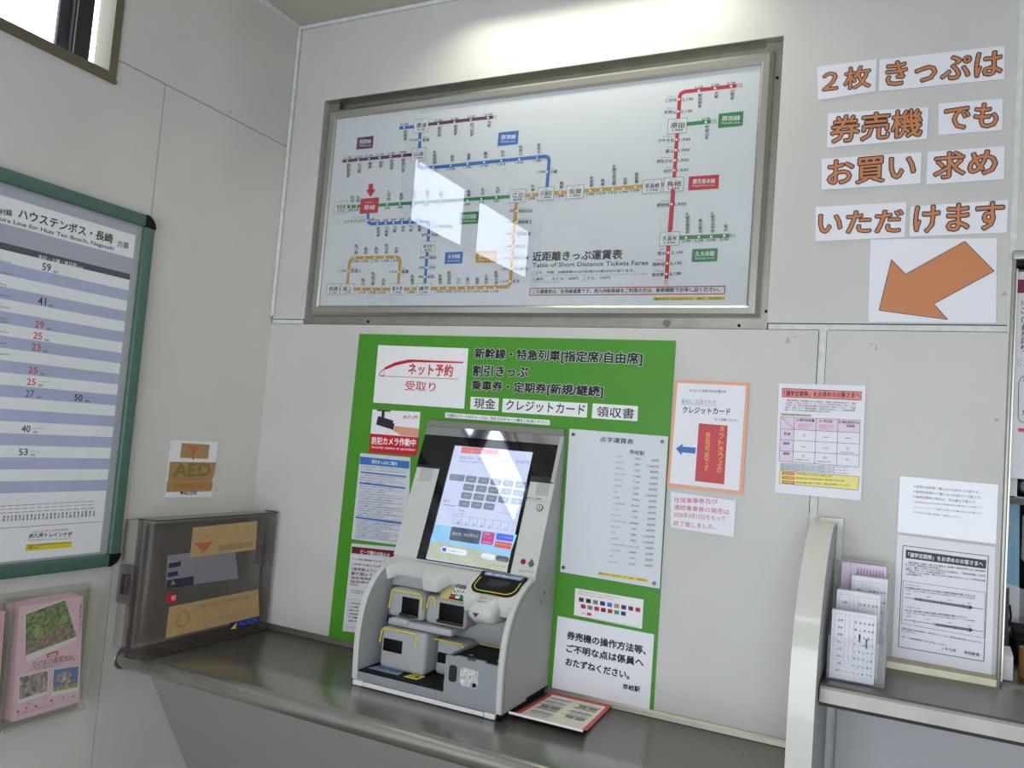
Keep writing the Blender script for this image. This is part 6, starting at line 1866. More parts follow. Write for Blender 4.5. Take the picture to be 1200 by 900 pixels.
('P',[(1.0998, .2775),(1.1316, .277),(1.1339, .2744),(1.133, .2599),(1.1304, .2564),(1.1003, .2573),(1.0979, .2603),(1.0979, .2748)],'scr_btn'),
('T','480円',(1.1097, .2647),(1.1243, .2646), .0047,'white', .8),
('P',[(.9264, .2519),(.9601, .2516),(.9626, .2489),(.962, .2341),(.9594, .2305),(.9275, .2313),(.9248, .2343),(.9244, .2492)],'scr_btn'),
('T','550円',(.9372, .2389),(.9527, .2388), .0048,'white', .8),
('P',[(.9704, .2518),(1.0035, .2515),(1.006, .2489),(1.0054, .2341),(1.0027, .2305),(.9713, .2313),(.9687, .2343),(.9684, .2491)],'scr_btn'),
('T','620円',(.981, .2389),(.9961, .2388), .0048,'white', .8),
('P',[(1.0137, .2517),(1.0463, .2514),(1.0487, .2488),(1.048, .2341),(1.0454, .2306),(1.0145, .2314),(1.0119, .2344),(1.0117, .249)],'scr_btn'),
('T','690円',(1.024, .2389),(1.039, .2388), .0047,'white', .8),
('P',[(1.0563, .2516),(1.0885, .2513),(1.0908, .2487),(1.09, .2341),(1.0874, .2306),(1.057, .2314),(1.0545, .2344),(1.0544, .2489)],'scr_btn'),
('T','760円',(1.0664, .2389),(1.0811, .2388), .0047,'white', .8),
('P',[(1.0983, .2515),(1.13, .2511),(1.1323, .2486),(1.1314, .2342),(1.1288, .2307),(1.0988, .2315),(1.0964, .2344),(1.0964, .2489)],'scr_btn'),
('T','830円',(1.1082, .2389),(1.1227, .2388), .0046,'white', .8),
('P',[(.9255, .2253),(.959, .2251),(.9615, .2225),(.961, .2077),(.9583, .2042),(.9265, .2048),(.9239, .2078),(.9235, .2226)],'scr_btn'),
('T','900円',(.9362, .2124),(.9516, .2124), .0048,'white', .8),
('P',[(.9693, .2254),(1.0023, .2252),(1.0048, .2226),(1.0041, .208),(1.0015, .2044),(.9702, .2051),(.9676, .208),(.9673, .2227)],'scr_btn'),
('T','970円',(.9798, .2126),(.995, .2126), .0048,'white', .8),
('P',[(1.0124, .2255),(1.045, .2253),(1.0474, .2227),(1.0467, .2082),(1.0441, .2047),(1.0132, .2053),(1.0107, .2083),(1.0105, .2228)],'scr_btn'),
('T','1040円',(1.0227, .2128),(1.0376, .2128), .0047,'white', .8),
('P',[(1.0549, .2256),(1.087, .2254),(1.0893, .2228),(1.0885, .2084),(1.086, .2049),(1.0556, .2056),(1.0531, .2085),(1.053, .2229)],'scr_btn'),
('T','1110円',(1.065, .213),(1.0797, .213), .0047,'white', .8),
('P',[(1.0968, .2257),(1.1284, .2255),(1.1306, .223),(1.1298, .2086),(1.1272, .2052),(1.0973, .2058),(1.0949, .2087),(1.0949, .223)],'scr_btn'),
('T','1180円',(1.1066, .2132),(1.1211, .2132), .0046,'white', .8),
('P',[(.9245, .1989),(.958, .1988),(.9605, .1963),(.9599, .1816),(.9573, .178),(.9256, .1785),(.9229, .1815),(.9225, .1962)],'scr_btn'),
('T','1250円',(.9353, .1861),(.9506, .1862), .0048,'white', .8),
('P',[(.9682, .1992),(1.0011, .1991),(1.0036, .1966),(1.0029, .182),(1.0003, .1785),(.9691, .179),(.9665, .1819),(.9662, .1965)],'scr_btn'),
('T','1320円',(.9787, .1865),(.9938, .1866), .0047,'white', .8),
('P',[(1.0112, .1994),(1.0436, .1994),(1.046, .1969),(1.0453, .1824),(1.0427, .1789),(1.012, .1794),(1.0095, .1824),(1.0092, .1968)],'scr_btn'),
('T','1390円',(1.0215, .1869),(1.0363, .187), .0047,'white', .8),
('P',[(.8672, .179),(.9168, .1792),(.9168, .1775),(.8672, .1773)],'scr_btn'),
('T','大人',(.8693, .1879),(.8899, .1885), .0056,'slate', .8),
('T','ご利用枚数',(.927, .1653),(.9478, .1648), .0039,'slate', .6),
('T','えらぶ',(.9279, .1552),(.9513, .1555), .004,'slate', .6),
('L',[(1.0572, .175),(1.1322, .1751)], .0008,'scr_btn'),
('T','その他のきっぷ',(1.0704, .1877),(1.1173, .1883), .0046,'scr_grey', .5),
('L',[(.9189, .1501),(.945, .1501),(.945, .1243),(.9189, .1243),(.9189, .1501)], .0006,'slate'),
('T','人',(.9326, .1236),(.9415, .1239), .0101,'slate',1),
('L',[(.9464, .1501),(.9722, .1501),(.9722, .1244),(.9464, .1244),(.9464, .1501)], .0006,'scr_btn'),
('T','人',(.9599, .1237),(.9687, .124), .0101,'teal',1),
('L',[(.9737, .1501),(.9991, .1501),(.9991, .1245),(.9737, .1245),(.9737, .1501)], .0006,'scr_btn'),
('T','人',(.9869, .1238),(.9957, .1241), .01,'teal',1),
('L',[(1.0007, .1501),(1.0257, .1501),(1.0257, .1247),(1.0007, .1247),(1.0007, .1501)], .0006,'scr_btn'),
('T','人',(1.0137, .124),(1.0224, .1243), .0099,'teal',1),
('L',[(1.0274, .1501),(1.0521, .1501),(1.0521, .1248),(1.0274, .1248),(1.0274, .1501)], .0006,'scr_btn'),
('T','人',(1.0402, .1241),(1.0488, .1244), .0099,'teal',1),
('L',[(1.0539, .1501),(1.0783, .1501),(1.0783, .1249),(1.0539, .1249),(1.0539, .1501)], .0006,'scr_btn'),
('T','人',(1.0665, .1242),(1.075, .1245), .0099,'scr_grey',1),
('L',[(1.0801, .1501),(1.1042, .1501),(1.1042, .125),(1.0801, .125),(1.0801, .1501)], .0006,'scr_btn'),
('T','人',(1.0925, .1243),(1.1009, .1246), .0099,'scr_grey',1),
('L',[(1.1061, .1501),(1.1298, .1501),(1.1298, .1251),(1.1061, .1251),(1.1061, .1501)], .0006,'scr_btn'),
('T','人',(1.1182, .1245),(1.1266, .1247), .0097,'scr_grey',1),
('P',[(.9213, .1142),(1.019, .1136),(1.022, .1089),(1.0235, .0751),(1.0199, .0723),(.9229, .073),(.9203, .0758),(.9183, .1118)],'scr_dark'),
('T','指定席／自由席など',(.9257, .0888),(1.017, .0914), .01,'white', .8),
('P',[(1.0281, .1124),(1.0642, .113),(1.0674, .1103),(1.069, .0788),(1.0663, .0758),(1.0316, .0754),(1.0282, .0785),(1.0261, .1098)],'scr_pink'),
('T','新幹線',(1.0329, .1036),(1.0528, .1038), .0053,'white', .8),
('T','きっぷ・特急券',(1.0324, .0942),(1.0596, .0938), .0034,'white', .4),
('T','回数券',(1.0344, .0797),(1.0616, .0794), .0045,'white', .6),
('P',[(1.077, .1131),(1.1278, .1126),(1.1302, .1098),(1.1302, .0956),(1.1272, .0941),(1.0775, .0938),(1.0751, .0966),(1.0742, .1104)],'scr_bluebtn'),
('T','ネット予約受取',(1.0798, .1018),(1.1275, .1018), .0045,'white', .6),
('P',[(1.0768, .0898),(1.1283, .0897),(1.1302, .0869),(1.1307, .0729),(1.1277, .0713),(1.0772, .0714),(1.0748, .0742),(1.0741, .0872)],'scr_redbtn'),
('T','おトクなきっぷ',(1.0782, .0793),(1.1302, .0785), .0059,'white', .8),
('P',[(.9071, .0508),(.9837, .0493),(.99, .0452),(.9905, .0372),(.9854, .0332),(.9082, .0344),(.9012, .04),(.9017, .0476)],'scr_white'),
('P',[(.905, .0473),(.9194, .0473),(.9198, .0363),(.9062, .0369)],'scr_bluebtn'),
('T','利用案内はこちら',(.928, .039),(.9792, .0397), .0046,'slate', .5),
('P',[(1.0463, .0489),(1.0789, .048),(1.0849, .0442),(1.0851, .0367),(1.0801, .033),(1.0468, .0336),(1.0403, .0389),(1.041, .0459)],'scr_white'),
('T','呼出ボタン',(1.047, .036),(1.0784, .0365), .004,'slate', .6),
('P',[(1.0938, .0493),(1.125, .0483),(1.131, .0443),(1.1312, .0365),(1.1263, .0327),(1.0944, .0334),(1.0879, .0389),(1.0886, .0462)],'scr_dark'),
('T','とりけし',(1.0999, .035),(1.1228, .0352), .0047,'white', .6),
('T','2026年2月11日(水)',(1.0698, .0171),(1.1292, .0173), .0033,'slate', .5),
],
'spk':[
('D',(.7562, .2932), .0015,'ink'),
('D',(.763, .2932), .0015,'ink'),
('D',(.7698, .2932), .0015,'ink'),
('D',(.7766, .2932), .0015,'ink'),
('D',(.7833, .2932), .0015,'ink'),
('D',(.7901, .2932), .0015,'ink'),
('D',(.7968, .2933), .0015,'ink'),
('D',(.7564, .2875), .0015,'ink'),
('D',(.7632, .2876), .0015,'ink'),
('D',(.77, .2876), .0015,'ink'),
('D',(.7767, .2876), .0015,'ink'),
('D',(.7835, .2876), .0015,'ink'),
('D',(.7902, .2876), .0015,'ink'),
('D',(.7969, .2877), .0015,'ink'),
('D',(.7566, .2819), .0015,'ink'),
('D',(.7634, .2819), .0015,'ink'),
('D',(.7702, .282), .0015,'ink'),
('D',(.7769, .282), .0015,'ink'),
('D',(.7836, .282), .0015,'ink'),
('D',(.7904, .2821), .0015,'ink'),
('D',(.7971, .2821), .0015,'ink'),
('D',(.7568, .2763), .0015,'ink'),
('D',(.7636, .2763), .0015,'ink'),
('D',(.7703, .2764), .0015,'ink'),
('D',(.7771, .2764), .0015,'ink'),
('D',(.7838, .2764), .0015,'ink'),
('D',(.7905, .2765), .0015,'ink'),
('D',(.7972, .2765), .0015,'ink'),
('D',(.757, .2707), .0015,'ink'),
('D',(.7637, .2707), .0015,'ink'),
('D',(.7705, .2708), .0015,'ink'),
('D',(.7772, .2708), .0015,'ink'),
('D',(.784, .2709), .0015,'ink'),
('D',(.7907, .2709), .0015,'ink'),
('D',(.7974, .2709), .0015,'ink'),
('D',(.7572, .2651), .0015,'ink'),
('D',(.7639, .2652), .0015,'ink'),
('D',(.7707, .2652), .0015,'ink'),
('D',(.7774, .2652), .0015,'ink'),
('D',(.7841, .2653), .0015,'ink'),
('D',(.7908, .2653), .0015,'ink'),
('D',(.7975, .2654), .0015,'ink'),
('D',(.7573, .2595), .0015,'ink'),
('D',(.7641, .2596), .0015,'ink'),
('D',(.7708, .2596), .0015,'ink'),
('D',(.7776, .2597), .0015,'ink'),
('D',(.7843, .2597), .0015,'ink'),
('D',(.791, .2598), .0015,'ink'),
('D',(.7977, .2598), .0015,'ink'),
('D',(.7575, .2539), .0015,'ink'),
('D',(.7643, .254), .0015,'ink'),
('D',(.771, .2541), .0015,'ink'),
('D',(.7777, .2541), .0015,'ink'),
('D',(.7845, .2542), .0015,'ink'),
('D',(.7912, .2542), .0015,'ink'),
('D',(.7978, .2543), .0015,'ink'),
('D',(.7577, .2484), .0015,'ink'),
('D',(.7645, .2484), .0015,'ink'),
('D',(.7712, .2485), .0015,'ink'),
('D',(.7779, .2486), .0015,'ink'),
('D',(.7846, .2486), .0015,'ink'),
('D',(.7913, .2487), .0015,'ink'),
('D',(.798, .2488), .0015,'ink'),
('D',(1.1694, .2923), .0015,'ink'),
('D',(1.1753, .2922), .0015,'ink'),
('D',(1.1812, .2921), .0015,'ink'),
('D',(1.1871, .2921), .0015,'ink'),
('D',(1.1929, .292), .0015,'ink'),
('D',(1.1988, .2919), .0015,'ink'),
('D',(1.2046, .2919), .0015,'ink'),
('D',(1.1695, .2874), .0015,'ink'),
('D',(1.1754, .2873), .0015,'ink'),
('D',(1.1813, .2873), .0015,'ink'),
('D',(1.1872, .2872), .0015,'ink'),
('D',(1.193, .2871), .0015,'ink'),
('D',(1.1989, .2871), .0015,'ink'),
('D',(1.2047, .287), .0015,'ink'),
('D',(1.1697, .2825), .0015,'ink'),
('D',(1.1756, .2824), .0015,'ink'),
('D',(1.1814, .2824), .0015,'ink'),
('D',(1.1873, .2823), .0015,'ink'),
('D',(1.1931, .2823), .0015,'ink'),
('D',(1.199, .2822), .0015,'ink'),
('D',(1.2048, .2822), .0015,'ink'),
('D',(1.1698, .2776), .0015,'ink'),
('D',(1.1757, .2776), .0015,'ink'),
('D',(1.1816, .2775), .0015,'ink'),
('D',(1.1874, .2775), .0015,'ink'),
('D',(1.1933, .2774), .0015,'ink'),
('D',(1.1991, .2774), .0015,'ink'),
('D',(1.2049, .2773), .0015,'ink'),
('D',(1.1699, .2728), .0015,'ink'),
('D',(1.1758, .2727), .0015,'ink'),
('D',(1.1817, .2727), .0015,'ink'),
('D',(1.1875, .2726), .0015,'ink'),
('D',(1.1934, .2726), .0015,'ink'),
('D',(1.1992, .2725), .0015,'ink'),
('D',(1.205, .2725), .0015,'ink'),
('D',(1.1701, .2679), .0015,'ink'),
('D',(1.1759, .2679), .0015,'ink'),
('D',(1.1818, .2678), .0015,'ink'),
('D',(1.1876, .2678), .0015,'ink'),
('D',(1.1935, .2678), .0015,'ink'),
('D',(1.1993, .2677), .0015,'ink'),
('D',(1.2051, .2677), .0015,'ink'),
('D',(1.1702, .263), .0015,'ink'),
('D',(1.1761, .263), .0015,'ink'),
('D',(1.1819, .263), .0015,'ink'),
('D',(1.1878, .263), .0015,'ink'),
('D',(1.1936, .2629), .0015,'ink'),
('D',(1.1994, .2629), .0015,'ink'),
('D',(1.2052, .2629), .0015,'ink'),
('D',(1.1703, .2582), .0015,'ink'),
('D',(1.1762, .2582), .0015,'ink'),
('D',(1.182, .2582), .0015,'ink'),
('D',(1.1879, .2581), .0015,'ink'),
('D',(1.1937, .2581), .0015,'ink'),
('D',(1.1995, .2581), .0015,'ink'),
('D',(1.2053, .258), .0015,'ink'),
('D',(1.1704, .2534), .0015,'ink'),
('D',(1.1763, .2533), .0015,'ink'),
('D',(1.1822, .2533), .0015,'ink'),
('D',(1.188, .2533), .0015,'ink'),
('D',(1.1938, .2533), .0015,'ink'),
('D',(1.1996, .2533), .0015,'ink'),
('D',(1.2054, .2532), .0015,'ink'),
('D',(1.1706, .2485), .0015,'ink'),
('D',(1.1764, .2485), .0015,'ink'),
('D',(1.1823, .2485), .0015,'ink'),
('D',(1.1881, .2485), .0015,'ink'),
('D',(1.1939, .2485), .0015,'ink'),
('D',(1.1997, .2485), .0015,'ink'),
('D',(1.2055, .2484), .0015,'ink'),
('D',(1.1707, .2437), .0015,'ink'),
('D',(1.1766, .2437), .0015,'ink'),
('D',(1.1824, .2437), .0015,'ink'),
('D',(1.1882, .2437), .0015,'ink'),
('D',(1.194, .2437), .0015,'ink'),
('D',(1.1998, .2437), .0015,'ink'),
('D',(1.2056, .2436), .0015,'ink'),
('T','音声ガイド用端子',(1.142, .2279),(1.192, .2286), .0055,'ink', .5),
('L',[(1.14, .2238),(1.2238, .2243)], .0007,'ink_soft'),
('T','呼出中',(1.1673, .0134),(1.1857, .0131), .0043,'ink', .6),
('T','呼出ボタン',(1.1926, .0149),(1.2145, .0144), .0043,'ink', .6),
],
}
Y0 = dict(green=-.004, strip=-.006, camera=-.006, guide=-.006, peak=-.006, braille=-.010, cards=-.006, ask=-.006, credit=-.004, handnote=-.004, commuter=-.004, arrow=-.003, notice=-.004, bwposter=-.004)
for i in range(8): Y0['word_%d' % i] = -.003
CEIL = 3.045; XR = 3.6; YF = -4.4
# ================================================================ the room
def sbuild(mb, name, parent=None): return mb.build(name, parent, kind='structure')
mb = MB(); mb.box(-.1, XR + .1, YF, 2.2, -.1, 0, M_FLOOR); sbuild(mb, 'floor')
mb = MB(); mb.box(-.1, XR + .1, YF, .06, CEIL, CEIL + .1, M_CEIL); sbuild(mb, 'ceiling')
mb = MB(); mb.box(XR, XR + .1, YF, 2.2, 0, CEIL, wallmat('wall_paint_right', 'c9c8c0', .5)); sbuild(mb, 'wall_right')
# rear wall behind the viewer, with the wide open entrance that lets daylight in
mb = MB()
for x0, x1, z0, z1 in ((-.1, .50, 0, CEIL), (3.50, XR + .1, 0, CEIL), (.50, 3.50, 2.30, CEIL)): mb.box(x0, x1, YF - .1, YF, z0, z1, MATS['wall_paint_right'])
sbuild(mb, 'wall_rear')
# back wall: backing with the recess and the ticket window cut out, joints filled, painted panels in front
RX0, RX1, RZ0, RZ1 = .154, 1.791, 1.901, 2.739      # fare board recess
TX0, TX1, TZ0, TZ1 = 2.366, 3.45, 1.035, 2.10         # ticket window
mb = MB()
for x0, x1, z0, z1 in ((0, RX0, 0, CEIL), (RX0, RX1, 0, RZ0), (RX0, RX1, RZ1, CEIL), (RX1, TX0, 0, CEIL), (TX0, TX1, 0, TZ0), (TX0, TX1, TZ1, CEIL), (TX1, XR, 0, CEIL)):
    mb.box(x0, x1, .004, .06, z0, z1, M_CAULK)
wb = sbuild(mb, 'wall_back')
JZ0, JZ1 = 1.899, 1.918
def panel(pts, name='wall_panel', m=M_WALL, axis='y', a=0, b=.004, par=wb):
    q = MB(); q.prism(pts, axis, a, b, m); q.build(name, par)
panel([(.006, JZ1), (RX0, JZ1), (RX0, RZ1), (.006, RZ1)]); panel([(.006, RZ1 + .0), (2.358, RZ1), (2.358, CEIL), (.006, CEIL)])
panel([(RX1, JZ1), (2.358, JZ1), (2.358, RZ1), (RX1, RZ1)])
panel([(-.002, .80), (1.926, .80), (1.926, JZ0), (-.002, JZ0)])
panel([(-.002, 0), (1.926, 0), (1.926, .80), (-.002, .80)])
panel([(2.015, 0), (2.364, 0), (2.364, JZ0), (1.948, JZ0), (1.948, 1.405), (2.015, 1.405)])
panel([(2.374, TZ1), (XR, TZ1), (XR, CEIL), (2.374, CEIL)])
panel([(2.366, 0), (XR, 0), (XR, TZ0), (2.366, TZ0)])
mb = MB(); mb.box(.15, 1.80, .058, .07, 1.88, 2.76, M_ALU2); mb.box(.15, RX0, .004, .06, 1.88, 2.76, M_ALU2); sbuild(mb, 'trim_1')
# thin dark joint shadows along panel edges
mb = MB()
for x0, x1, z0, z1 in ((.006, RX0, JZ1 - .0022, JZ1), (RX1, 2.36, JZ1 - .0022, JZ1), (.006, 1.926, JZ0, JZ0 + .0018), (1.95, 2.362, JZ0, JZ0 + .0018)): mb.box(x0, x1, .0028, .0045, z0, z1, M_GAP)
for x in (1.926, 1.9465): mb.box(x, x + .0015, .0028, .0045, 1.41, JZ0, M_GAP)
sbuild(mb, 'trim_2')
mb = MB(); mb.box(.0, 2.36, -.012, .0, CEIL - .014, CEIL, M_CAULK, .004); sbuild(mb, 'trim_3')
mb = MB(); mb.box(.0, .014, -.014, .0, 1.925, CEIL - .014, M_CAULK, .005); mb.box(0, .012, -2.0, -.014, CEIL - .01, CEIL, M_CAULK); sbuild(mb, 'trim_4')
# left wall with the high window
WY0, WY1, WZ0, WZ1 = -2.30, -.745, 2.500, 2.90
mb = MB()
for y0, y1, z0, z1 in ((YF, .06, 0, WZ0), (YF, WY0, WZ0, CEIL), (WY1, .06, WZ0, CEIL), (WY0, WY1, WZ1, CEIL)): mb.box(-.07, -.003, y0, y1, z0, z1, M_AEDG)
wl = sbuild(mb, 'wall_left')
g = .0016; SZ = 2.574; SY = -.569
for pts in ([(0, SZ + g), (0, CEIL), (WY1, CEIL), (WY1, SZ + g)], [(WY1, WZ1), (WY1, CEIL), (WY0, CEIL), (WY0, WZ1)],
            [(0, 0), (0, SZ - g), (SY + g, SZ - g), (SY + g, 0)],
            [(SY - g, 0), (SY - g, SZ - g), (WY1, SZ - g), (WY1, WZ0), (-1.9, WZ0), (-1.9, 0)],
            [(-1.904, 0), (-1.904, WZ0), (YF, WZ0), (YF, 0)], [(WY0, WZ0), (WY0, CEIL), (YF, CEIL), (YF, WZ0)]):
    panel(pts, 'wall_panel', M_WALL_L, 'x', -.003, 0, wl)
# window: frame on the wall face, sliding sashes set back, panes
mb = MB()
fw = .026
for y0, y1, z0, z1 in ((WY0, WY1, WZ0, WZ0 + fw), (WY0, WY1, WZ1 - fw, WZ1), (WY1 - fw, WY1, WZ0 + fw, WZ1 - fw), (WY0, WY0 + fw, WZ0 + fw, WZ1 - fw)): mb.box(-.068, .006, y0, y1, z0, z1, M_BRONZE)
mb.box(-.067, .012, WY0, WY1 + .0, WZ0 - .004, WZ0 + .004, M_BRONZE)
wf = sbuild(mb, 'window_1')
def sash(x0, x1, y0, y1, name, w=.05, w2=.05):
    q = MB(); z0, z1 = WZ0 + fw, WZ1 - fw
    for a, b in ((y0, y0 + w), (y1 - w2, y1)): q.box(x0, x1, a, b, z0, z1, M_DARKB, .004)
    q.box(x0, x1, y0 + w, y1 - w2, z0, z0 + .004, M_ALU); q.box(x0, x1, y0 + w, y1 - w2, z1 - .03, z1, M_DARKB)
    q.build(name, wf)
    q = MB(); xm = (x0 + x1) / 2; q.box(xm - .001, xm + .001, y0 + w, y1 - w2, z0 + .004, z1 - .03, M_WGLASS); q.build('window_pane', wf)
sash(-.035, -.020, -1.50, -.818, 'window_sash', .13, .06); sash(-.060, -.045, -.905, -.748, 'window_sash', .08, .010); sash(-.060, -.045, WY0 + .01, -1.47, 'window_sash', .05, .10)
mb = MB(); mb.box(-.0198, -.0185, -.872, -.868, WZ0 + fw, WZ1 - fw, M_ALU); mb.build('sash_rail', wf)
# ticket window jamb
mb = MB(); mb.box(2.366, 2.3745, -.006, .05, TZ0, TZ1, M_ALU2, .002); mb.box(2.366, TX1, -.012, .06, TZ1 - .022, TZ1, M_ALU2, .002); mb.box(2.376, TX1, .004, .05, TZ1 - .034, TZ1 - .022, M_BLACKM); sbuild(mb, 'window_2')
# office beyond the ticket window
mb = MB(); mb.box(2.0, XR, 2.2, 2.3, 0, 3, mat('office_wall', 'b9bcc2', .7)); mb.box(1.9, 2.0, .06, 2.3, 0, 3, mat('office_wall', 'b9bcc2', .7)); sbuild(mb, 'wall_office')
mb = MB(); mb.box(1.9, XR, .06, 2.3, 2.75, 2.8, M_CEIL); sbuild(mb, 'trim_5')

# ================================================================ fare board
t = empty('fare_board', (.97, .0, 1.935), 'large framed railway fare map board in aluminium frame above the ticket machine', 'sign board')
FO_ = [(.180, 1.934), (1.766, 1.934), (1.766, 2.700), (.180, 2.700)]; FI_ = [(.214, 1.968), (1.731, 1.968), (1.731, 2.664), (.214, 2.664)]
mb = MB()
for i in range(4):
    j = (i + 1) % 4; a, b, c, d = FO_[i], FO_[j], FI_[j], FI_[i]
    def mid(p, q, f): return (p[0] + (q[0] - p[0]) * f, p[1] + (q[1] - p[1]) * f)
    e, f_ = mid(a, d, .28), mid(b, c, .28); e2, f2 = mid(a, d, .8), mid(b, c, .8)
    vs = [(a[0], .05, a[1]), (b[0], .05, b[1]), (a[0], .006, a[1]), (b[0], .006, b[1]), (e[0], -.002, e[1]), (f_[0], -.002, f_[1]), (e2[0], -.001, e2[1]), (f2[0], -.001, f2[1]), (d[0], .004, d[1]), (c[0], .004, c[1]), (d[0], .012, d[1]), (c[0], .012, c[1])]
    q = MB(); q.add(vs, [(0, 1, 3, 2), (2, 3, 5, 4), (4, 5, 7, 6), (6, 7, 9, 8), (8, 9, 11, 10)], M_ALU); q.build('frame_bar', t)
mb = MB(); mb.box(.20, 1.745, .0085, .05, 1.955, 2.68, mat('map_sheet', 'e0e1e6', .5))
Print(mb, (0, .0085, 0), (1, 0, 0), (0, 0, 1), (0, -1, 0), .0002, .00015).ops(DATA['fare']); mb.build('map_panel', t)
mb = MB(); mb.box(.21, 1.735, .0015, .0035, 1.965, 2.667, M_GLASS); mb.build('glass', t)
# flange behind the board, mitred, with screws
mb = MB()
mb.box(RX0 + .0005, RX1 - .0005, .03, .036, RZ0 + .0015, 1.96, M_ALU2); mb.box(1.74, RX1 - .002, .0292, .0365, RZ0 + .002, RZ1 - .002, M_ALU2); mb.box(RX0 + .002, .2, .0292, .0365, RZ0 + .002, RZ1 - .002, M_ALU2)
mb.box(RX0, RX1, .004, .058, RZ1 - .001, RZ1 + .004, M_ALU2); mb.box(RX1 - .001, RX1 + .003, .004, .058, RZ0, RZ1, M_ALU2); mb.box(RX0, RX1, .004, .058, RZ0 - .004, RZ0 + .001, M_ALU2)
tr = sbuild(mb, 'trim_6')
for i, (x, z) in enumerate(((1.782, 1.955), (1.71, 1.914), (1.775, 2.63), (.42, 1.916), (1.50, 1.918))):
    q = MB(); q.disc((x, .031, z), (0, -1, 0), .0045 if i != 4 else .010, .004 if i != 4 else .012, M_BLACKM if i != 4 else M_SCREW, 10); q.build('screw', tr)

# ================================================================ green board and the sheets on it
gb = back_sheet('green_notice_board', 'green', 'large green board headed with black ticket type lettering behind the ticket machine', 'sign board', thick=.0035)
back_sheet('strip_sticker', 'strip', 'narrow white strip of small blue lettering just above the ticket machine screen', 'sticker')
back_sheet('security_sticker', 'camera', 'red and white security camera sticker left of the ticket machine screen', 'sticker')
back_sheet('guidance_notice', 'guide', 'tall notice with blue header and blue text under the camera sticker', 'notice')
back_sheet('peak_notice', 'peak', 'notice with dark red header partly hidden behind the left of the ticket machine', 'notice')
br = back_sheet('braille_fare_table', 'braille', 'pale acrylic braille fare table with four corner screws right of the machine', 'sign', thick=.003, y=-.010)
for px in ((1.2471, 1.571), (1.522, 1.5695), (1.5256, 1.1677), (1.2465, 1.1732)):
    q = MB(); q.disc((px[0], -.010, px[1]), (0, -1, 0), .0055, .005, M_SCREW, 12); q.disc((px[0], -.0150, px[1]), (0, -1, 0), .0022, .0006, M_BLACKM, 8); q.build('screw', br)
back_sheet('card_brand_sheet', 'cards', 'small white sheet with two rows of coloured payment card marks', 'notice')
back_sheet('help_notice', 'ask', 'white paper in bold rounded black writing at the foot of the green board', 'notice')
back_sheet('credit_card_notice', 'credit', 'orange bordered notice with red box and blue left arrow', 'notice')
back_sheet('handwritten_note', 'handnote', 'small white note handwritten in red below the orange bordered notice', 'note')
back_sheet('commuter_pass_notice', 'commuter', 'white commuter pass notice with pink heading, circle table and yellow box', 'notice')
for k, lab in enumerate(('white sign with orange numeral 2 and one character, top row left', 'widest orange lettered sign at the top right corner of the wall', 'three character orange lettered sign at left of second row', 'small two character orange sign at right of second row',
                         'three character orange sign at left of third row', 'two character orange sign at right of third row, ending in a looped letter', 'three character orange sign at left of lowest row with patched mark', 'orange lettered sign at right of lowest row directly above the arrow sheet')):
    back_sheet('word_sign', 'word_%d' % k, lab, 'sign', group='orange lettered word signs', thick=.0018)
back_sheet('arrow_sign', 'arrow', 'white sheet with a big orange arrow pointing down to the left', 'sign')
back_sheet('laminated_notice', 'notice', 'pale laminated notice with faint grey text above the black framed poster', 'notice')
back_sheet('student_pass_poster', 'bwposter', 'black and white poster with black border and two timeline arrows above the right counter', 'poster')

# ================================================================ left wall things
t = empty('timetable_board', (0, -1.31, 1.068), 'large train timetable board in green frame with black corners on left wall', 'timetable')
TY0, TY1, TZa, TZb = -2.055, -.566, 1.067, 2.142; bw = .037
mb = MB(); mb.box(.001, .010, TY0 + .02, TY1 - .02, TZa + .02, TZb - .02, mat('inner_channel_grey', 'a9abb2', .4)); 
pr = Print(mb, (.0105, 0, 0), (0, 1, 0), (0, 0, 1), (1, 0, 0), .0, .00018)
mL = mat('timetable_lavender', 'b0b7d8', .35); mW = mat('timetable_white', 'ecedf2', .35); yE = -.629
pr.poly([(TY0 + .05, 1.108), (yE + .004, 1.108), (yE + .004, 2.098), (TY0 + .05, 2.098)], mat('timetable_header', 'acafc0', .4), 0)
pr.poly([(TY0 + .05, 2.00), (yE + .004, 2.00), (yE + .004, 2.072), (TY0 + .05, 2.072)], mW, 1)
pr.poly([(TY0 + .05, 1.9335), (yE, 1.9335), (yE, 1.951), (TY0 + .05, 1.951)], mat('timetable_band', '4d4f58', .4), 1)
for i in range(20): pr.poly([(TY0 + .05, 1.9325 - .0319 * (i + 1)), (yE, 1.9325 - .0319 * (i + 1)), (yE, 1.9325 - .0319 * i), (TY0 + .05, 1.9325 - .0319 * i)], mL if i % 2 else mW, 1)
pr.poly([(TY0 + .05, 1.112), (yE, 1.112), (yE, 1.2945), (TY0 + .05, 1.2945)], mW, 1)
pr.b = .0005; pr.ops(DATA['timetable']); mb.build('timetable_sheet', t)
for y0, y1, z0, z1 in ((TY0 + .03, TY1 - .03, TZb - bw, TZb), (TY0 + .03, TY1 - .03, TZa, TZa + bw), (TY1 - bw, TY1, TZa + .03, TZb - .03), (TY0, TY0 + bw, TZa + .03, TZb - .03)):
    q = MB(); q.box(.002, .024, y0, y1, z0, z1, M_TGREEN, .006); q.build('frame_bar', t)
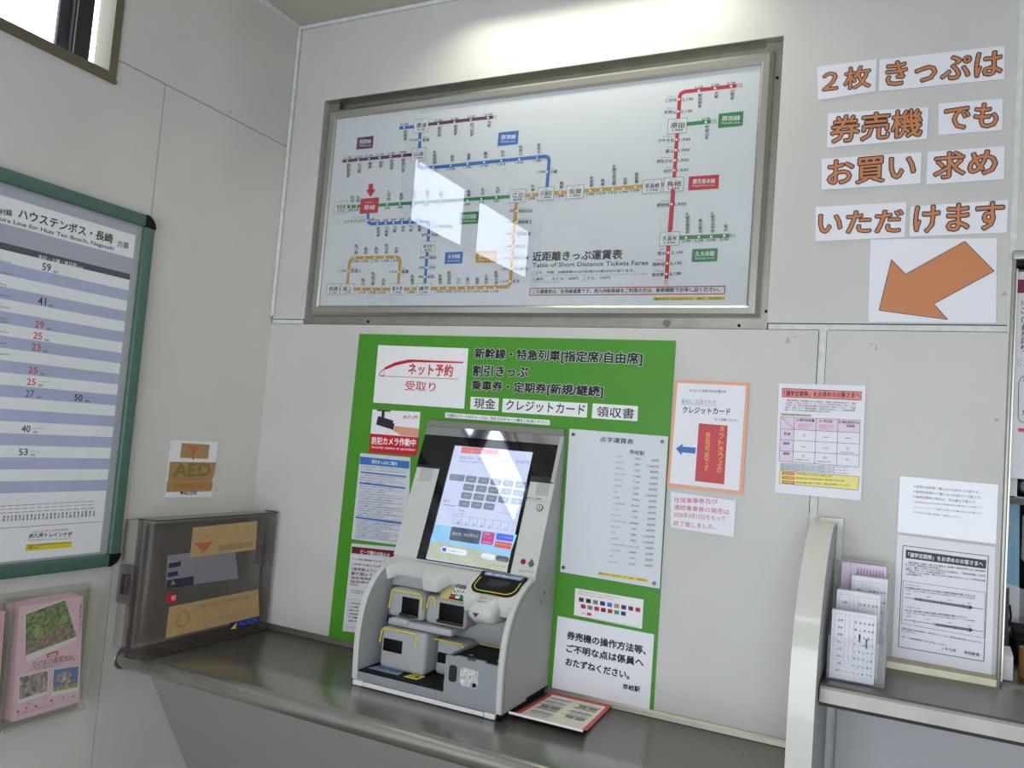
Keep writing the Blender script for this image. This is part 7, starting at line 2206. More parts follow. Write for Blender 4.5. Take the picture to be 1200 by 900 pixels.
for cy, cz, sy, sz in ((TY1, TZb, -1, -1), (TY1, TZa, -1, 1), (TY0, TZb, 1, -1), (TY0, TZa, 1, 1)):
    q = MB(); r = .038; pts = [(cy + sy * r + -sy * r * math.sin(a), cz + sz * r - sz * r * math.cos(a)) for a in [math.pi / 2 * k / 8 for k in range(9)]]
    # quarter ring corner piece
    pts = [(cy + sy * r - sy * r * math.cos(a), cz + sz * r - sz * r * math.sin(a)) for a in [math.pi / 2 * k / 8 for k in range(9)]] + [(cy + sy * r, cz + sz * r)]
    q.prism(pts, 'x', .002, .0255, M_BLACKM); q.build('corner_cap', t, 'black corner cap')
mb = MB(); mb.box(.0155, .0165, TY0 + .03, TY1 - .03, TZa + .03, TZb - .03, M_COVER); mb.build('clear_cover', t)

def wsheet(key, name, x, label=None, cat=None, parent=None, thick=.001, only=None):
    L = DATA[key]; q = MB(); q.prism([tuple(p) for p in L[0][1]], 'x', x - thick, x, P_(L[0][2]))
    Print(q, (x, 0, 0), (0, 1, 0), (0, 0, 1), (1, 0, 0), .0001, .00018).ops(L[1:]); return q.build(name, parent, label, cat)
# pamphlet rack
rk = empty('pamphlet_rack', (.0, -.9, .66), 'clear vinyl pamphlet rack with pink flyers on the left wall below the timetable', 'rack')
mb = MB(); mb.box(.001, .004, -1.42, -.640, .655, 1.025, M_VINYL); mb.build('back_sheet', rk)
for y0, y1 in ((-.888, -.652), (-1.135, -.897), (-1.385, -1.147)):
    q = MB(); q.box(.052, .0535, y0, y1, .668, 1.012, M_VINYL); q.box(.004, .052, y0, y0 + .002, .668, 1.012, M_VINYL); q.box(.004, .052, y1 - .002, y1, .668, 1.012, M_VINYL); q.box(.004, .052, y0, y1, .666, .669, M_VINYL)
    q.tube([(.053, y0, 1.012), (.053, y1, 1.012)], .003, M_VINYL); q.build('pocket', rk)
q0 = DATA['flyer'][0][1]
for k in range(6):
    d = .004 + .006 * k
    if k < 5:
        q = MB(); q.prism([(p[0] - .003 * (5 - k), p[1] + .0015 * (5 - k)) for p in q0], 'x', .045 - .006 * (5 - k) - .001, .045 - .006 * (5 - k), P_('pinkpaper')); q.build('flyer', None, 'pink spring flyer behind the front one in right pocket', 'flyer', 'flyers behind the front flyer in the right pocket')
wsheet('flyer', 'flyer', .045, 'front pink flyer with forest photo and two blossom photos in the rack', 'flyer')
q = MB(); q.prism([(-1.115, .70), (-.905, .69), (-.918, .99), (-1.125, 1.0)], 'x', .043, .045, mat('salmon_flyer', 'e8a3b4', .4)); pr = Print(q, (.045, 0, 0), (0, 1, 0), (0, 0, 1), (1, 0, 0)); pr.poly([(-1.0, .93), (-.925, .955), (-.945, .92)], P_('red'), 1); pr.text('春の旅', (-1.10, .86), (-.95, .865), .05, P_('crimson'), .8, 2)
q.build('flyer', None, 'deeper pink flyer in the pocket left of the blossom flyer', 'flyer')
# AED sign with brown tape
ag = wsheet('aedsign', 'aed_sign', .0015, 'white defibrillator sign covered with two brown tape patches on left wall', 'sign')
wsheet('aedtape', 'tape_patch', .0024, 'small brown tape patch over a heart mark', None, ag, .0004); wsheet('aedtape2', 'tape_patch', .0028, 'large brown tape patch over AED lettering', None, ag, .0004)

# ================================================================ counter on the left
ct = empty('steel_counter', (.97, -.26, .76), 'long stainless steel counter under the ticket machine', 'counter')
CX1 = 1.943
nose = [(-.500 - .027 * math.sin(a), .773 + .027 * math.cos(a)) for a in [math.pi * k / 14 for k in range(15)]]
mb = MB(); mb.prism([(-.002, .80)] + nose + [(-.485, .750), (-.480, .768), (-.002, .768)], 'x', .004, CX1, M_STEEL, True); 
for i in range(len(mb.smooth)): mb.smooth[i] = i >= 2
mb.build('worktop', ct)
q = MB(); q.prism([(-.002, .80), (-.014, .8005), (-.012, .812), (-.005, .818), (-.002, .818)], 'x', .004, CX1, M_STEEL2); q.build('backsplash', ct)
q = MB(); n = 14
q.tube([(.003, -.500 - .031 * math.sin(math.pi * k / n), .773 + .031 * math.cos(math.pi * k / n)) for k in range(n + 1)], .003, M_ALU, 6); q.build('end_collar', ct)
q = MB(); q.prism([(-.43, .77), (-.415, .77), (-.012, .08), (-.03, .05)], 'x', .002, CX1, mat('sloped_panel_grey', '918e87', .55, noise=.03, nscale=4)); q.build('sloped_front_panel', ct)

# partition fin
def smoothp(pts, n=6):
    out = []
    for i in range(len(pts) - 1):
        p0 = pts[max(i - 1, 0)]; p1 = pts[i]; p2 = pts[i + 1]; p3 = pts[min(i + 2, len(pts) - 1)]
        for k in range(n):
            t_ = k / n; out.append(tuple(.5 * ((2 * p1[c]) + (-p0[c] + p2[c]) * t_ + (2 * p0[c] - 5 * p1[c] + 4 * p2[c] - p3[c]) * t_ ** 2 + (-p0[c] + 3 * p1[c] - 3 * p2[c] + p3[c]) * t_ ** 3) for c in (0, 1)))
    return out + [pts[-1]]
fp = smoothp([(-.002, 1.396), (-.10, 1.393), (-.165, 1.372), (-.235, 1.325), (-.30, 1.26), (-.345, 1.18), (-.368, 1.09), (-.374, .98), (-.374, .80), (-.374, .0)])
fn = empty('partition_fin', (1.97, -.18, 0), 'curved cream upright partition between the two counters', 'partition')
q = MB(); nn = len(fp)
vs = [(1.943, p[0], p[1]) for p in fp] + [(1.998, p[0], p[1]) for p in fp]
q.add(vs, [(i, i + 1, nn + i + 1, nn + i) for i in range(nn - 1)], M_FIN, True); q.build('front_band', fn)
q = MB()
for x in (1.9445, 1.9965): q.add([(x, p[0] + .0005, p[1] - .0005) for p in fp] + [(x, -.002, 0)], [tuple(range(nn + 1))], mat('fin_side', 'bfc1c2', .4))
q.build('side_panel', fn)
q = MB(); q.box(1.955, 2.012, -.004, .004, 1.384, 1.404, M_ALU2); q.box(1.998, 2.012, -.004, .004, 1.30, 1.384, M_CAULK); q.build('wall_bracket', fn)

# right counter
mb = MB(); mb.box(2.376, TX1, 0, .24, 1.035, 1.0495, M_STEEL2); sbuild(mb, 'trim_7')
c2 = empty('service_counter', (2.7, -.14, 1.0), 'narrow steel service counter right of the curved partition', 'counter')
q = MB(); q.prism([(-.001, 1.05), (-.285, 1.05), (-.292, 1.046), (-.294, 1.040), (-.294, 1.010), (-.29, 1.002), (-.285, 1.0), (-.001, 1.0)], 'x', 2.0, XR - .002, mat('service_counter_steel', '84817a', .32, metal=.95, noise=.12, nscale=12, stretch=(1, 6, 1))); q.build('worktop', c2)
q = MB(); q.prism([(0, 1.05), (-.014, 1.05), (-.012, 1.066), (-.004, 1.075), (0, 1.075)], 'x', 2.0, 2.366, mat('worn_cream_metal', 'b3ad97', .4, metal=.4, noise=.1, nscale=30)); q.build('back_lip', c2)
q = MB(); q.box(2.024, XR - .002, -.05, -.002, 0, 1.0, mat('counter_front_grey', 'a5a6a8', .5, noise=.03, nscale=5)); q.build('front_panel', c2)

# form holder with stacks
fh = empty('form_holder', (2.065, -.14, 1.05), 'clear acrylic stepped form holder on the service counter', 'holder')
tiers = [(-.238, 1.052, 1.20), (-.175, 1.052, 1.235), (-.112, 1.052, 1.272), (-.045, 1.052, 1.308)]
hx0, hx1 = 2.008, 2.130
for y, z0, z1 in tiers:
    q = MB(); q.box(hx0, hx1, y - .001, y + .001, z0, z1 - (.0 if y > -.1 else .05), M_ACRYL); q.build('divider', fh)
q = MB()
for x in (hx0, hx1 - .002): q.prism([(-.238, 1.052), (-.03, 1.052), (-.03, 1.308), (-.045, 1.308), (-.112, 1.25), (-.175, 1.21), (-.238, 1.165)], 'x', x, x + .002, M_ACRYL)
q.build('side_plate', fh)
q = MB(); q.box(hx0, hx1, -.238, -.03, 1.0505, 1.0525, M_ACRYL); q.build('base', fh)
def forms(x0, x1, y, z0, z1, col, label, purple=False):
    q = MB(); n = 10
    for k in range(n):
        j = random.uniform(-.0012, .0012); q.box(x0 + j, x1 + j, y + .0018 * k, y + .0018 * k + .0012, z0, z1 - .0005 * (k % 3), P_(col))
    pr = Print(q, (0, y, 0), (1, 0, 0), (0, 0, 1), (0, -1, 0)); w = x1 - x0; h = z1 - z0
    ink = P_('slate') if not purple else P_('maroon2')
    if purple:
        for k in range(9): pr.text('特急券申込'[k % 3:], (x0 + w * (.35 + .07 * k), z1 - .03), (x0 + w * (.39 + .07 * k), z1 - .03), .022, P_('purple'), .3, 1)
        pr.line([(x0 + .2 * w, z0), (x0 + .2 * w, z1)], .0006, P_('purple'))
    else:
        pr.line([(x0 + .06 * w, z0 + .05 * h), (x0 + .06 * w, z1 - .05 * h), (x1 - .06 * w, z1 - .05 * h), (x1 - .06 * w, z0 + .05 * h), (x0 + .06 * w, z0 + .05 * h)], .0006, P_('greyblue'))
        for k in range(3): pr.line([(x0 + w * (.3 + .1 * k), z0 + .3 * h), (x0 + w * (.3 + .1 * k), z1 - .06 * h)], .0005, P_('ink_soft'))
        for k in range(7): 
            xx = x0 + w * (.14, .2, .52, .62, .72, .82, .9)[k]
            s_ = '定期券購入申込書氏名住所'[k % 4:k % 4 + 8]
            for i_, ch in enumerate(s_): pr.text(ch, (xx, z1 - h * (.16 + .105 * i_)), (xx + .0045, z1 - h * (.16 + .105 * i_)), .0055, ink, .3, 2)
        pr.poly([(x0 + w * .62, z1 - .42 * h), (x0 + w * .66, z1 - .42 * h), (x0 + w * .66, z1 - .3 * h), (x0 + w * .62, z1 - .3 * h)], P_('ink'), 3); pr.poly([(x0 + w * .78, z1 - .5 * h), (x0 + w * .82, z1 - .5 * h), (x0 + w * .82, z1 - .36 * h), (x0 + w * .78, z1 - .36 * h)], P_('ink'), 3)
        for k in range(6): pr.line([(x0 + w * .1, z0 + h * (.08 + .05 * k)), (x1 - w * .1, z0 + h * (.08 + .05 * k))], .0004, P_('greyblue'))
    q.build('form_stack', None, label, 'paper stack')
forms(2.014, 2.108, -.234, 1.054, 1.209, 'paper_white', 'front and lowest stack of white application forms in the holder')
forms(2.018, 2.112, -.170, 1.054, 1.247, 'paper_white', 'second stack of white forms behind the front one')
forms(2.046, 2.124, -.107, 1.054, 1.277, 'paper_white', 'narrow white form stack behind the second, offset to the right')
forms(2.018, 2.120, -.065, 1.054, 1.302, 'lilac', 'purple printed forms at the back of the holder', True)

# ================================================================ AED box
ab = empty('defibrillator_box', (.07, -.28, .80), 'grey wall box with smoked clear door and brown tape, standing at the counter corner', 'box')
q = MB(); q.box(.001, .008, -.54, -.02, .825, 1.203, M_AEDG)
for y0, y1, z0, z1 in ((-.5405, -.533, .8245, 1.2035), (-.0275, -.0195, .8245, 1.2035), (-.5329, -.0276, .8243, .8325), (-.5329, -.0276, 1.1955, 1.2037)): q.box(.0005, .082, y0, y1, z0, z1, M_AEDG)
q.build('body', ab)
dz0, dz1 = .803, 1.214; ya, yb = -.556, -.018
def rounded(off):
    o = off; r = .035; pts = [(.074, ya + o)]
    for k in range(7):
        a_ = math.pi / 2 * k / 6; pts.append((.142 - o - r + r * math.sin(a_), ya + o + r - r * math.cos(a_)))
    for k in range(7):
        a_ = math.pi / 2 * k / 6; rr = .014; pts.append((.142 - o - rr + rr * math.cos(a_), yb - o - rr + rr * math.sin(a_)))
    return pts + [(.074, yb - o)]
q = MB(); A = rounded(0); n = len(A)
q.add([(p[0], p[1], dz0) for p in A] + [(p[0], p[1], dz1) for p in A], [(i, i + 1, n + i + 1, n + i) for i in range(n - 1)], M_SMOKE, True)
for z in (dz0, dz1): q.add([(p[0], p[1], z) for p in A], [tuple(range(n))], M_SMOKE)
dr = q.build('door', ab)
q = MB(); 
for z in (dz0, dz1): q = MB(); q.tube([(p[0], p[1], z) for p in A], .0018, M_DARKB, 6); q.build('door_rim', dr)
q = MB(); q.box(.074, .082, ya, ya + .012, dz0, dz1, M_SMOKE); q.build('door_edge', dr)
q = MB(); q.box(.022, .088, ya - .012, ya + .010, .955, 1.072, M_SMOKE, .006); q.box(.064, .088, ya - .008, ya + .004, .812, .957, M_SMOKE, .004); q.box(.040, .066, ya - .015, ya - .005, .985, 1.045, M_DARKB, .006); q.build('latch', dr)
q = MB(); q.box(.10, .132, -.075, -.05, 1.03, 1.10, M_SMOKE, .005); q.disc((.133, -.075, 1.07), (1, 0, 0), .004, .002, M_BLACKM, 8); q.build('hinge', dr)
DX = .1425
wsheet('aedtapeA', 'tape_patch', DX + .0008, 'brown tape patch on upper right of the door', None, ab, .0006); wsheet('aedtapeB', 'tape_patch', DX + .0008, 'long brown tape patch across the lower door', None, ab, .0006); wsheet('aedlab', 'label', DX + .0014, 'blue and yellow label at the lower corner', None, ab, .0003)
wsheet('aedinner', 'instruction_card', .06, 'pale printed card inside the box', None, ab, .001)
q = MB(); q.prism([(-.478, .962), (-.452, .958), (-.440, .966), (-.452, .985), (-.478, .988)], 'x', DX - .001, DX + .001, P_('crimson')); Print(q, (DX + .001, 0, 0), (0, 1, 0), (0, 0, 1), (1, 0, 0)).text('引', (-.465, .966), (-.450, .966), .014, P_('white'), 1, 1); q.build('pull_tag', ab, 'red pull tag')

# ================================================================ leaflet on the counter
q = MB(); c00, c10, c11, c01 = (1.226, -.276), (1.440, -.278), (1.424, -.016), (1.236, -.018); NX, NY = 14, 22
def lp(u, v):
    x = (c00[0] * (1 - u) + c10[0] * u) * (1 - v) + (c01[0] * (1 - u) + c11[0] * u) * v; y = (c00[1] * (1 - u) + c10[1] * u) * (1 - v) + (c01[1] * (1 - u) + c11[1] * u) * v
    z = .8035 + .014 * max(0, 1 - v / .22) ** 2 + .004 * max(0, (v - .93) / .07); return (x, y, z)
us = [0, .065] + [.065 + .87 * k / (NX - 2) for k in range(1, NX - 1)] + [1]
us = sorted(set(us)); vsn = [k / NY for k in range(NY)] + [.955, 1]; vsn = sorted(vsn)
for a_ in range(len(us) - 1):
    for b_ in range(len(vsn) - 1):
        red = (us[a_ + 1] <= .066 or us[a_] >= .934 or vsn[b_] >= .954) and vsn[b_] > .02
        q.add([lp(us[a_], vsn[b_]), lp(us[a_ + 1], vsn[b_]), lp(us[a_ + 1], vsn[b_ + 1]), lp(us[a_], vsn[b_ + 1])], [(0, 1, 2, 3)], P_('redbox') if red else mat('leaflet_cream', 'dedbc8', .4))
for b_ in range(len(us) - 1):
    p0 = lp(us[b_], 0); p1 = lp(us[b_ + 1], 0); q.add([p0, p1, (p1[0], p1[1] - .002, p1[2] - .006), (p0[0], p0[1] - .002, p0[2] - .006)], [(0, 1, 2, 3)], P_('paper_white'))
pr = Print(q, (1.236, -.276, .8037), (1, 0, 0), (0, 1, 0), (0, 0, 1), .0002, .0002)
pr.text('きっぷの買い方ご案内', (.022, .238), (.15, .238), .009, P_('green'), 1, 1)
for r_ in range(5):
    for c_ in range(2):
        x = .018 + .088 * c_; y = .205 - .034 * r_
        if r_ == 4 and c_ == 1: continue
        pr.text('●', (x - .007, y + .014), (x - .003, y + .014), .004, P_('ink'), 0, 1); pr.poly([(x, y + .013), (x + .065, y + .013), (x + .065, y + .018), (x, y + .018)], P_(('slate', 'ink_soft', 'maroon2')[(r_ + c_) % 3]), 1)
        cc = ('lilac', 'ink_soft', 'plate2')[(r_ * 2 + c_) % 3]
        pr.poly([(x + .006, y - .007), (x + .03, y - .007), (x + .03, y + .009), (x + .006, y + .009)], P_(cc), 1); pr.poly([(x + .034, y - .007), (x + .062, y - .007), (x + .062, y + .009), (x + .034, y + .009)], P_(cc), 1)
        pr.text('ボタンを押して選ぶ', (x + .006, y - .013), (x + .055, y - .013), .004, P_('ink_soft'), .3, 1)
q.build('leaflet', None, 'cream leaflet with red border lying on counter beside the machine, front edge curling', 'leaflet')

# ================================================================ ticket machine
tm = empty('ticket_machine', (.978, -.16, .80), 'grey countertop railway ticket machine with slanted touch screen', 'ticket machine')
prof = [(-.313, .815), (-.318, .90), (-.316, .96), (-.306, 1.015), (-.284, 1.065), (-.245, 1.108), (-.20, 1.134), (-.158, 1.150)]
prof = smoothp(prof, 4)
side = [(-.006, .822)] + [(-.16, .822), (-.16, .815)] + prof + [(-.006, 1.153)]
q = MB(); q.prism(side, 'x', 1.203, 1.222, M_GREYS); q.prism([(-.006, 1.149), (-.158, 1.149), (-.0135, 1.572), (-.006, 1.574)], 'x', 1.2205, 1.2222, M_GREYS)
q.box(1.2222, 1.2226, -.118, -.1165, .822, 1.15, M_BLACKM) if False else None
q.disc((1.222, -.085, 1.105), (1, 0, 0), .003, .001, M_BLACKM, 8); q.disc((1.222, -.105, 1.08), (1, 0, 0), .003, .001, M_BLACKM, 8)
q.tube([(1.2215, p[0] + .012, p[1] - (.004 if p[1] > 1.0 else 0)) for p in prof[:-2]], .0009, M_BLACKM, 5)
q.build('side_panel', tm)
q = MB(); q.prism(side, 'x', .735, .752, M_GREYP); q.build('side_panel', tm)
# front edge trims (lighter) following the profile
q = MB()
for x0, x1 in ((.7345, .7525), (1.2065, 1.2190)):
    q = MB(); n = len(prof); q.add([(x0, p[0] - .0012, p[1] + .0008) for p in prof] + [(x1, p[0] - .0012, p[1] + .0008) for p in prof], [(i, i + 1, n + i + 1, n + i) for i in range(n - 1)], M_WHITEP, True); q.build('edge_trim', tm)
# hood with the centre tab and the coin funnel plate
def fr(x):
    def ss(a, b, v): v = max(0, min(1, (v - a) / (b - a))); return v * v * (3 - 2 * v)
    base = .034
    f = base + .050 * ss(.868, .895, x) * (1 - ss(.935, .972, x)) + .092 * ss(1.035, 1.052, x)
    f += .03 * (1 - ss(.752, .790, x))
    return f
hoodp = [(-.158, 1.150), (-.200, 1.134), (-.245, 1.108), (-.272, 1.082)]
def hp(d):
    i = 0
    for i in range(3):
        a, b = hoodp[i], hoodp[i + 1]; L_ = math.dist(a, b)
        if d <= L_ or i == 2: f = d / L_; return (a[0] + (b[0] - a[0]) * f, a[1] + (b[1] - a[1]) * f)
        d -= L_
q = MB(); nx = 90; ns = 6; vs = []; fs = []
for i in range(nx + 1):
    x = .750 + (1.205 - .750) * i / nx
    for k in range(ns + 1): y, z = hp(fr(x) * k / ns); vs.append((x, y - .0006, z + .0006))
    y, z = hp(fr(x)); vs.append((x, y + .012, z - .034))
for i in range(nx):
    for k in range(ns + 1): a = i * (ns + 2) + k; fs.append((a, a + 1, a + ns + 3, a + ns + 2))
q.add(vs, fs, M_WHITEP, True); q.box(.752, 1.203, -.158, -.01, 1.14, 1.15, M_WHITEP); q.build('hood', tm)
# inner cavity
q = MB(); q.box(.752, 1.203, -.128, -.12, .82, 1.145, M_GREYI); q.box(.752, 1.203, -.178, -.128, 1.068, 1.14, M_GREYI, .008); q.box(.7355, 1.203, -.3135, -.30, .815, .8385, M_GREYF); q.build('inner_housing', tm)
def slotmod(name, x0, x1, z0, z1, yf, sl, yel, lip=True, m=M_GREYI, lab=None):
    q = MB(); q.box(x0, x1, yf, -.125, z0, z1, m, .014); o = q.build(name, tm, lab)
    a, b, c, d = sl; q = MB(); q.box(a, b, yf - .002, yf + .004, c, d, M_BLACK, .002)
    if lip: q.box(a - .002, b + .002, yf - .012, yf, c - .004, c + .006, M_GLASSB, .004)
    q.build('slot', o, 'black slot')
    if yel:
        q = MB(); xa, xb, za, zb = yel; pts = [(xa - .006, yf - .0005, za), (xa, yf - .0018, zb - .008), (xa + .006, yf - .0012, zb - .002), (xb - .008, yf - .0012, zb - .002), (xb, yf - .0018, zb - .010), (xb, yf - .0018, za + .008)]
        q.tube(pts, .003, M_YEL, 6); q.build('yellow_outline', o)
    return o
slotmod('bill_unit', .770, .896, .985, 1.069, -.215, (.820, .880, .998, 1.050), (.782, .890, 1.01, 1.066), lab='upper left banknote unit')
slotmod('card_unit', .900, 1.038, .985, 1.068, -.212, (.948, 1.030, 1.0, 1.052), (.912, .935, 1.03, 1.066), lab='centre card unit')
slotmod('receipt_unit', .778, .935, .842, .962, -.250, (.790, .856, .893, .930), (.783, .905, .915, .960), False, lab='lower left rounded receipt outlet')
slotmod('change_unit', .940, 1.041, .842, .946, -.200, (.948, 1.012, .878, .908), (.930, 1.036, .90, .945), False, lab='lower middle outlet')
q = MB(); q.box(.785, 1.005, -.232, -.125, .964, .984, M_GREYP, .007); q.box(.80, .86, -.240, -.2, .972, .989, M_GREYP, .006); q.build('ledge', tm)
q = MB(); q.box(.768, .792, -.212, -.20, .965, .988, M_GLASSB, .002); q.build('sensor_window', tm)
# keypad
q = MB(); kO = Vector((.945, -.216, 1.066)); kV = Vector((0, .052, .045)).normalized(); kN = Vector((0, -kV.z, kV.y))
def tb(q, O, U, V, N, u0, u1, v0, v1, n0, n1, m):
    vs = [O + U * u + V * v + N * n for n in (n0, n1) for v in (v0, v1) for u in (u0, u1)]
    q.add(vs, [(0, 2, 3, 1), (4, 5, 7, 6), (0, 1, 5, 4), (2, 6, 7, 3), (0, 4, 6, 2), (1, 3, 7, 5)], m)
UX = Vector((1, 0, 0)); tb(q, kO, UX, kV, kN, 0, .093, 0, .068, -.02, .001, M_CREAMK); tb(q, kO, UX, kV, kN, .034, .086, .002, .060, .001, .003, M_BLACKM); kp = q.build('keypad', tm)
for r_ in range(4):
    for c_ in range(3):
        q = MB(); m_ = P_('white2') if r_ < 3 else P_('white2')
        if r_ == 0: m_ = (mat('key_red', 'c8392c', .4), P_('white2'), mat('key_green', '2f9a52', .4))[c_]
        if r_ == 3: m_ = mat('key_grey', '8a8b88', .4)
        tb(q, kO, UX, kV, kN, .037 + .0165 * c_, .050 + .0165 * c_, .005 + .0135 * r_, .0145 + .0135 * r_, .003, .006, m_)
        Print(q, kO + kN * .006, UX, kV, kN).text('789456123C0E'[(3 - r_) * 3 + c_], (.041 + .0165 * c_, .007 + .0135 * r_), (.046 + .0165 * c_, .007 + .0135 * r_), .006, P_('ink'), .5, 1)
        q.build('key', kp)
# scanner bump
q = MB(); bm = bmesh.new()
pb = [(-.15, 1.100), (-.246, 1.108), (-.302, 1.074), (-.302, 1.052), (-.272, 1.030), (-.15, 1.026)]
va = [bm.verts.new((1.084, *p)) for p in pb]; vb = [bm.verts.new((1.168, *p)) for p in pb]
bm.faces.new(va[::-1]); bm.faces.new(vb)
for i in range(6): bm.faces.new((va[i], va[(i + 1) % 6], vb[(i + 1) % 6], vb[i]))
ed = [e for e in bm.edges if abs(e.verts[0].co.x - e.verts[1].co.x) < 1e-6]
bmesh.ops.bevel(bm, geom=ed + bm.verts[:], offset=.020, segments=4, affect='EDGES', profile=.5, clamp_overlap=True)
q.bm(bm, M_WHITEP, True)
sV = Vector((0, .056, .034)).normalized(); sN = Vector((0, -sV.z, sV.y)); pr = Print(q, (1.086, -.302, 1.074), UX, sV, sN, .0008)
pr.text('QRコード', (.018, .040), (.058, .040), .009, P_('ink_soft'), .6, 1); pr.text('読取り', (.018, .026), (.050, .026), .007, P_('ink_soft'), .5, 1)
q.prism([(1.106, 1.063), (1.126, 1.063), (1.116, 1.051)], 'y', -.3035, -.3015, P_('maroon')); q.build('scanner_head', tm, 'white rounded code scanner head')
# coin funnel plate on the hood
fO = Vector((1.052, -.158, 1.1515)); fV = Vector((0, -.098, -.0505)).normalized(); fN = Vector((0, fV.z, -fV.y)) * -1
fN = Vector((0, -abs(fV.z), abs(fV.y)))
def rpoly(x0, x1, y0, y1, r0, r1, n=5):
    out = []
    for cx, cy, r, a0 in ((x1, y0, r0, -90), (x1, y1, r1, 0), (x0, y1, r1, 90), (x0, y0, r0, 180)):
        sx = -1 if cx == x1 else 1; sy = 1 if cy == y0 else -1
        for k in range(n + 1):
            a = math.radians(a0 + 90 * k / n); out.append((cx + sx * r + r * math.cos(a), cy + sy * r + r * math.sin(a)))
    return out
q = MB(); o1 = rpoly(.004, .150, .004, .100, .004, .030); n = len(o1)
lo = [fO + UX * p[0] + fV * p[1] + fN * .0005 for p in o1]; hi = [fO + UX * p[0] + fV * p[1] + fN * .005 for p in o1]
o2 = rpoly(.016, .138, .026, .090, .004, .024); hi2 = [fO + UX * p[0] + fV * p[1] + fN * .005 for p in o2]; pit = [fO + UX * (.077 + (p[0] - .077) * .55) + fV * (.045 + (p[1] - .045) * .5) - fN * .012 for p in o2]
q.add(lo + hi, [(i, (i + 1) % n, n + (i + 1) % n, n + i) for i in range(n)], M_BLACKM)
q.add(hi + hi2, [(i, (i + 1) % n, n + (i + 1) % n, n + i) for i in range(n)], M_BLACKM)
q.add(hi2 + [v + fN * .0165 for v in pit], [(i, (i + 1) % n, n + (i + 1) % n, n + i) for i in range(n)], M_BLACK); q.add([v + fN * .0165 for v in pit], [tuple(range(n))], M_GLASSB)
fu = q.build('coin_funnel', tm, 'black coin funnel with yellow line')
q = MB(); o3 = rpoly(.013, .141, .022, .094, .004, .026); seq = [p for p in o3 if p[1] > .03]; seq = o3[6:18]
seq = [(.141, .034)] + seq + [(.013, .034)]
q.tube([fO + UX * p[0] + fV * p[1] + fN * .0056 for p in seq], .0013, mat('bright_yellow', 'e0d23a', .4), 6); q.build('yellow_outline', fu)
q = MB(); pr = Print(q, fO + fN * .0055, UX, fV, fN, 0); pr.poly([(.014, .007), (.140, .007), (.136, .023), (.018, .023)], mat('label_blue', '6f8db4', .4), 0)
q2 = Print(q, fO + fN * .0055 + fV * .03, UX, -fV, fN, .0003); q2.text('硬貨 ♪ 一枚ずつ投入してください', (.024, .010), (.132, .010), .010, P_('white'), .6, 1); q.build('funnel_label', fu)
# coin return block at lower right
q = MB(); bx0 = 1.041
q.prism([(bx0, .815), (1.2035, .815), (1.2035, .938), (1.165, .938), (1.160, .943), (1.135, .943), (1.130, .936), (1.108, .936), (1.104, .943), (1.075, .943), (1.070, .939), (bx0, .939)], 'y', -.3140, -.304, M_GREYF)
q.box(bx0, bx0 + .004, -.304, -.13, .815, .938, M_GREYP); q.build('coin_return_block', tm)
q = MB(); q.box(bx0 + .004, 1.203, -.304, -.13, .915, .932, M_BLACKM)
for x, y in ((1.075, -.25), (1.165, -.25)): q.prism([(x, y), (x + .012, y + .002), (x + .011, y + .012)], 'z', .932, .9325, P_('white'))
q.tube([(bx0 + .01, -.135, .937), (1.20, -.135, .937)], .003, M_YEL, 6); q.build('coin_tray', tm, 'black coin tray')
q = MB(); o = rpoly(1.055, 1.079, .872, .916, .008, .008); q.prism(o, 'y', -.3155, -.3135, M_GLASSB); q.build('small_window', tm)
q = MB(); o = rpoly(1.090, 1.146, .868, .916, .008, .008); q.prism(o, 'y', -.3152, -.3135, mat('clear_cover_frost', 'c9cbcd', .15, noise=.5, nscale=120, coat=1)); q.box(1.108, 1.136, -.3185, -.315, .880, .908, M_ACRYL, .003); q.disc((1.136, -.315, .876), (0, -1, 0), .006, .003, M_BLACK, 10); q.tube([(1.10, -.316, .905), (1.112, -.3185, .912), (1.125, -.317, .90)], .0015, P_('white'), 6); q.build('clear_cover', tm)
q = MB(); q.box(1.104, 1.135, -.316, -.29, .932, .940, M_ACRYL, .002); q.build('clear_tab', tm)
# bottom tray
q = MB(); q.box(.752, 1.041, -.311, -.13, .822, .843, M_BLACKM, .003)
pr = Print(q, (0, 0, .843), UX, (0, 1, 0), (0, 0, 1)); pr.poly([(.765, -.285), (.872, -.285), (.864, -.235), (.776, -.235)], mat('label_blue', '6f8db4', .4), 1); pr.text('きっぷ・おつり', (.785, -.268), (.858, -.268), .018, P_('slate'), .6, 2)
pr.poly([(.890, -.285), (.935, -.285), (.938, -.240), (.897, -.240)], mat('bright_yellow', 'e0d23a', .4), 1); pr.text('注意', (.898, -.276), (.930, -.276), .024, P_('ink'), .8, 2)
q.box(1.02, 1.038, -.285, -.25, .843, .858, M_ACRYL, .004); q.build('delivery_tray', tm, 'black delivery tray with labels')
# plinth
q = MB(); q.box(.742, .775, -.320, -.30, .801, .8145, P_('white2'), .001); q.box(.777, 1.172, -.320, -.30, .802, .813, P_('white2'), .001); q.box(1.174, 1.206, -.320, -.30, .801, .8145, P_('white2'), .001); q.build('plinth_strip', tm)
q = MB(); q.box(.733, .745, -.312, -.29, .8005, .8145, M_BLACK, .003); q.box(1.204, 1.222, -.312, -.29, .8005, .8145, M_BLACK, .003); q.box(.74, 1.216, -.302, -.02, .8005, .822, M_BLACKM); q.build('feet', tm)
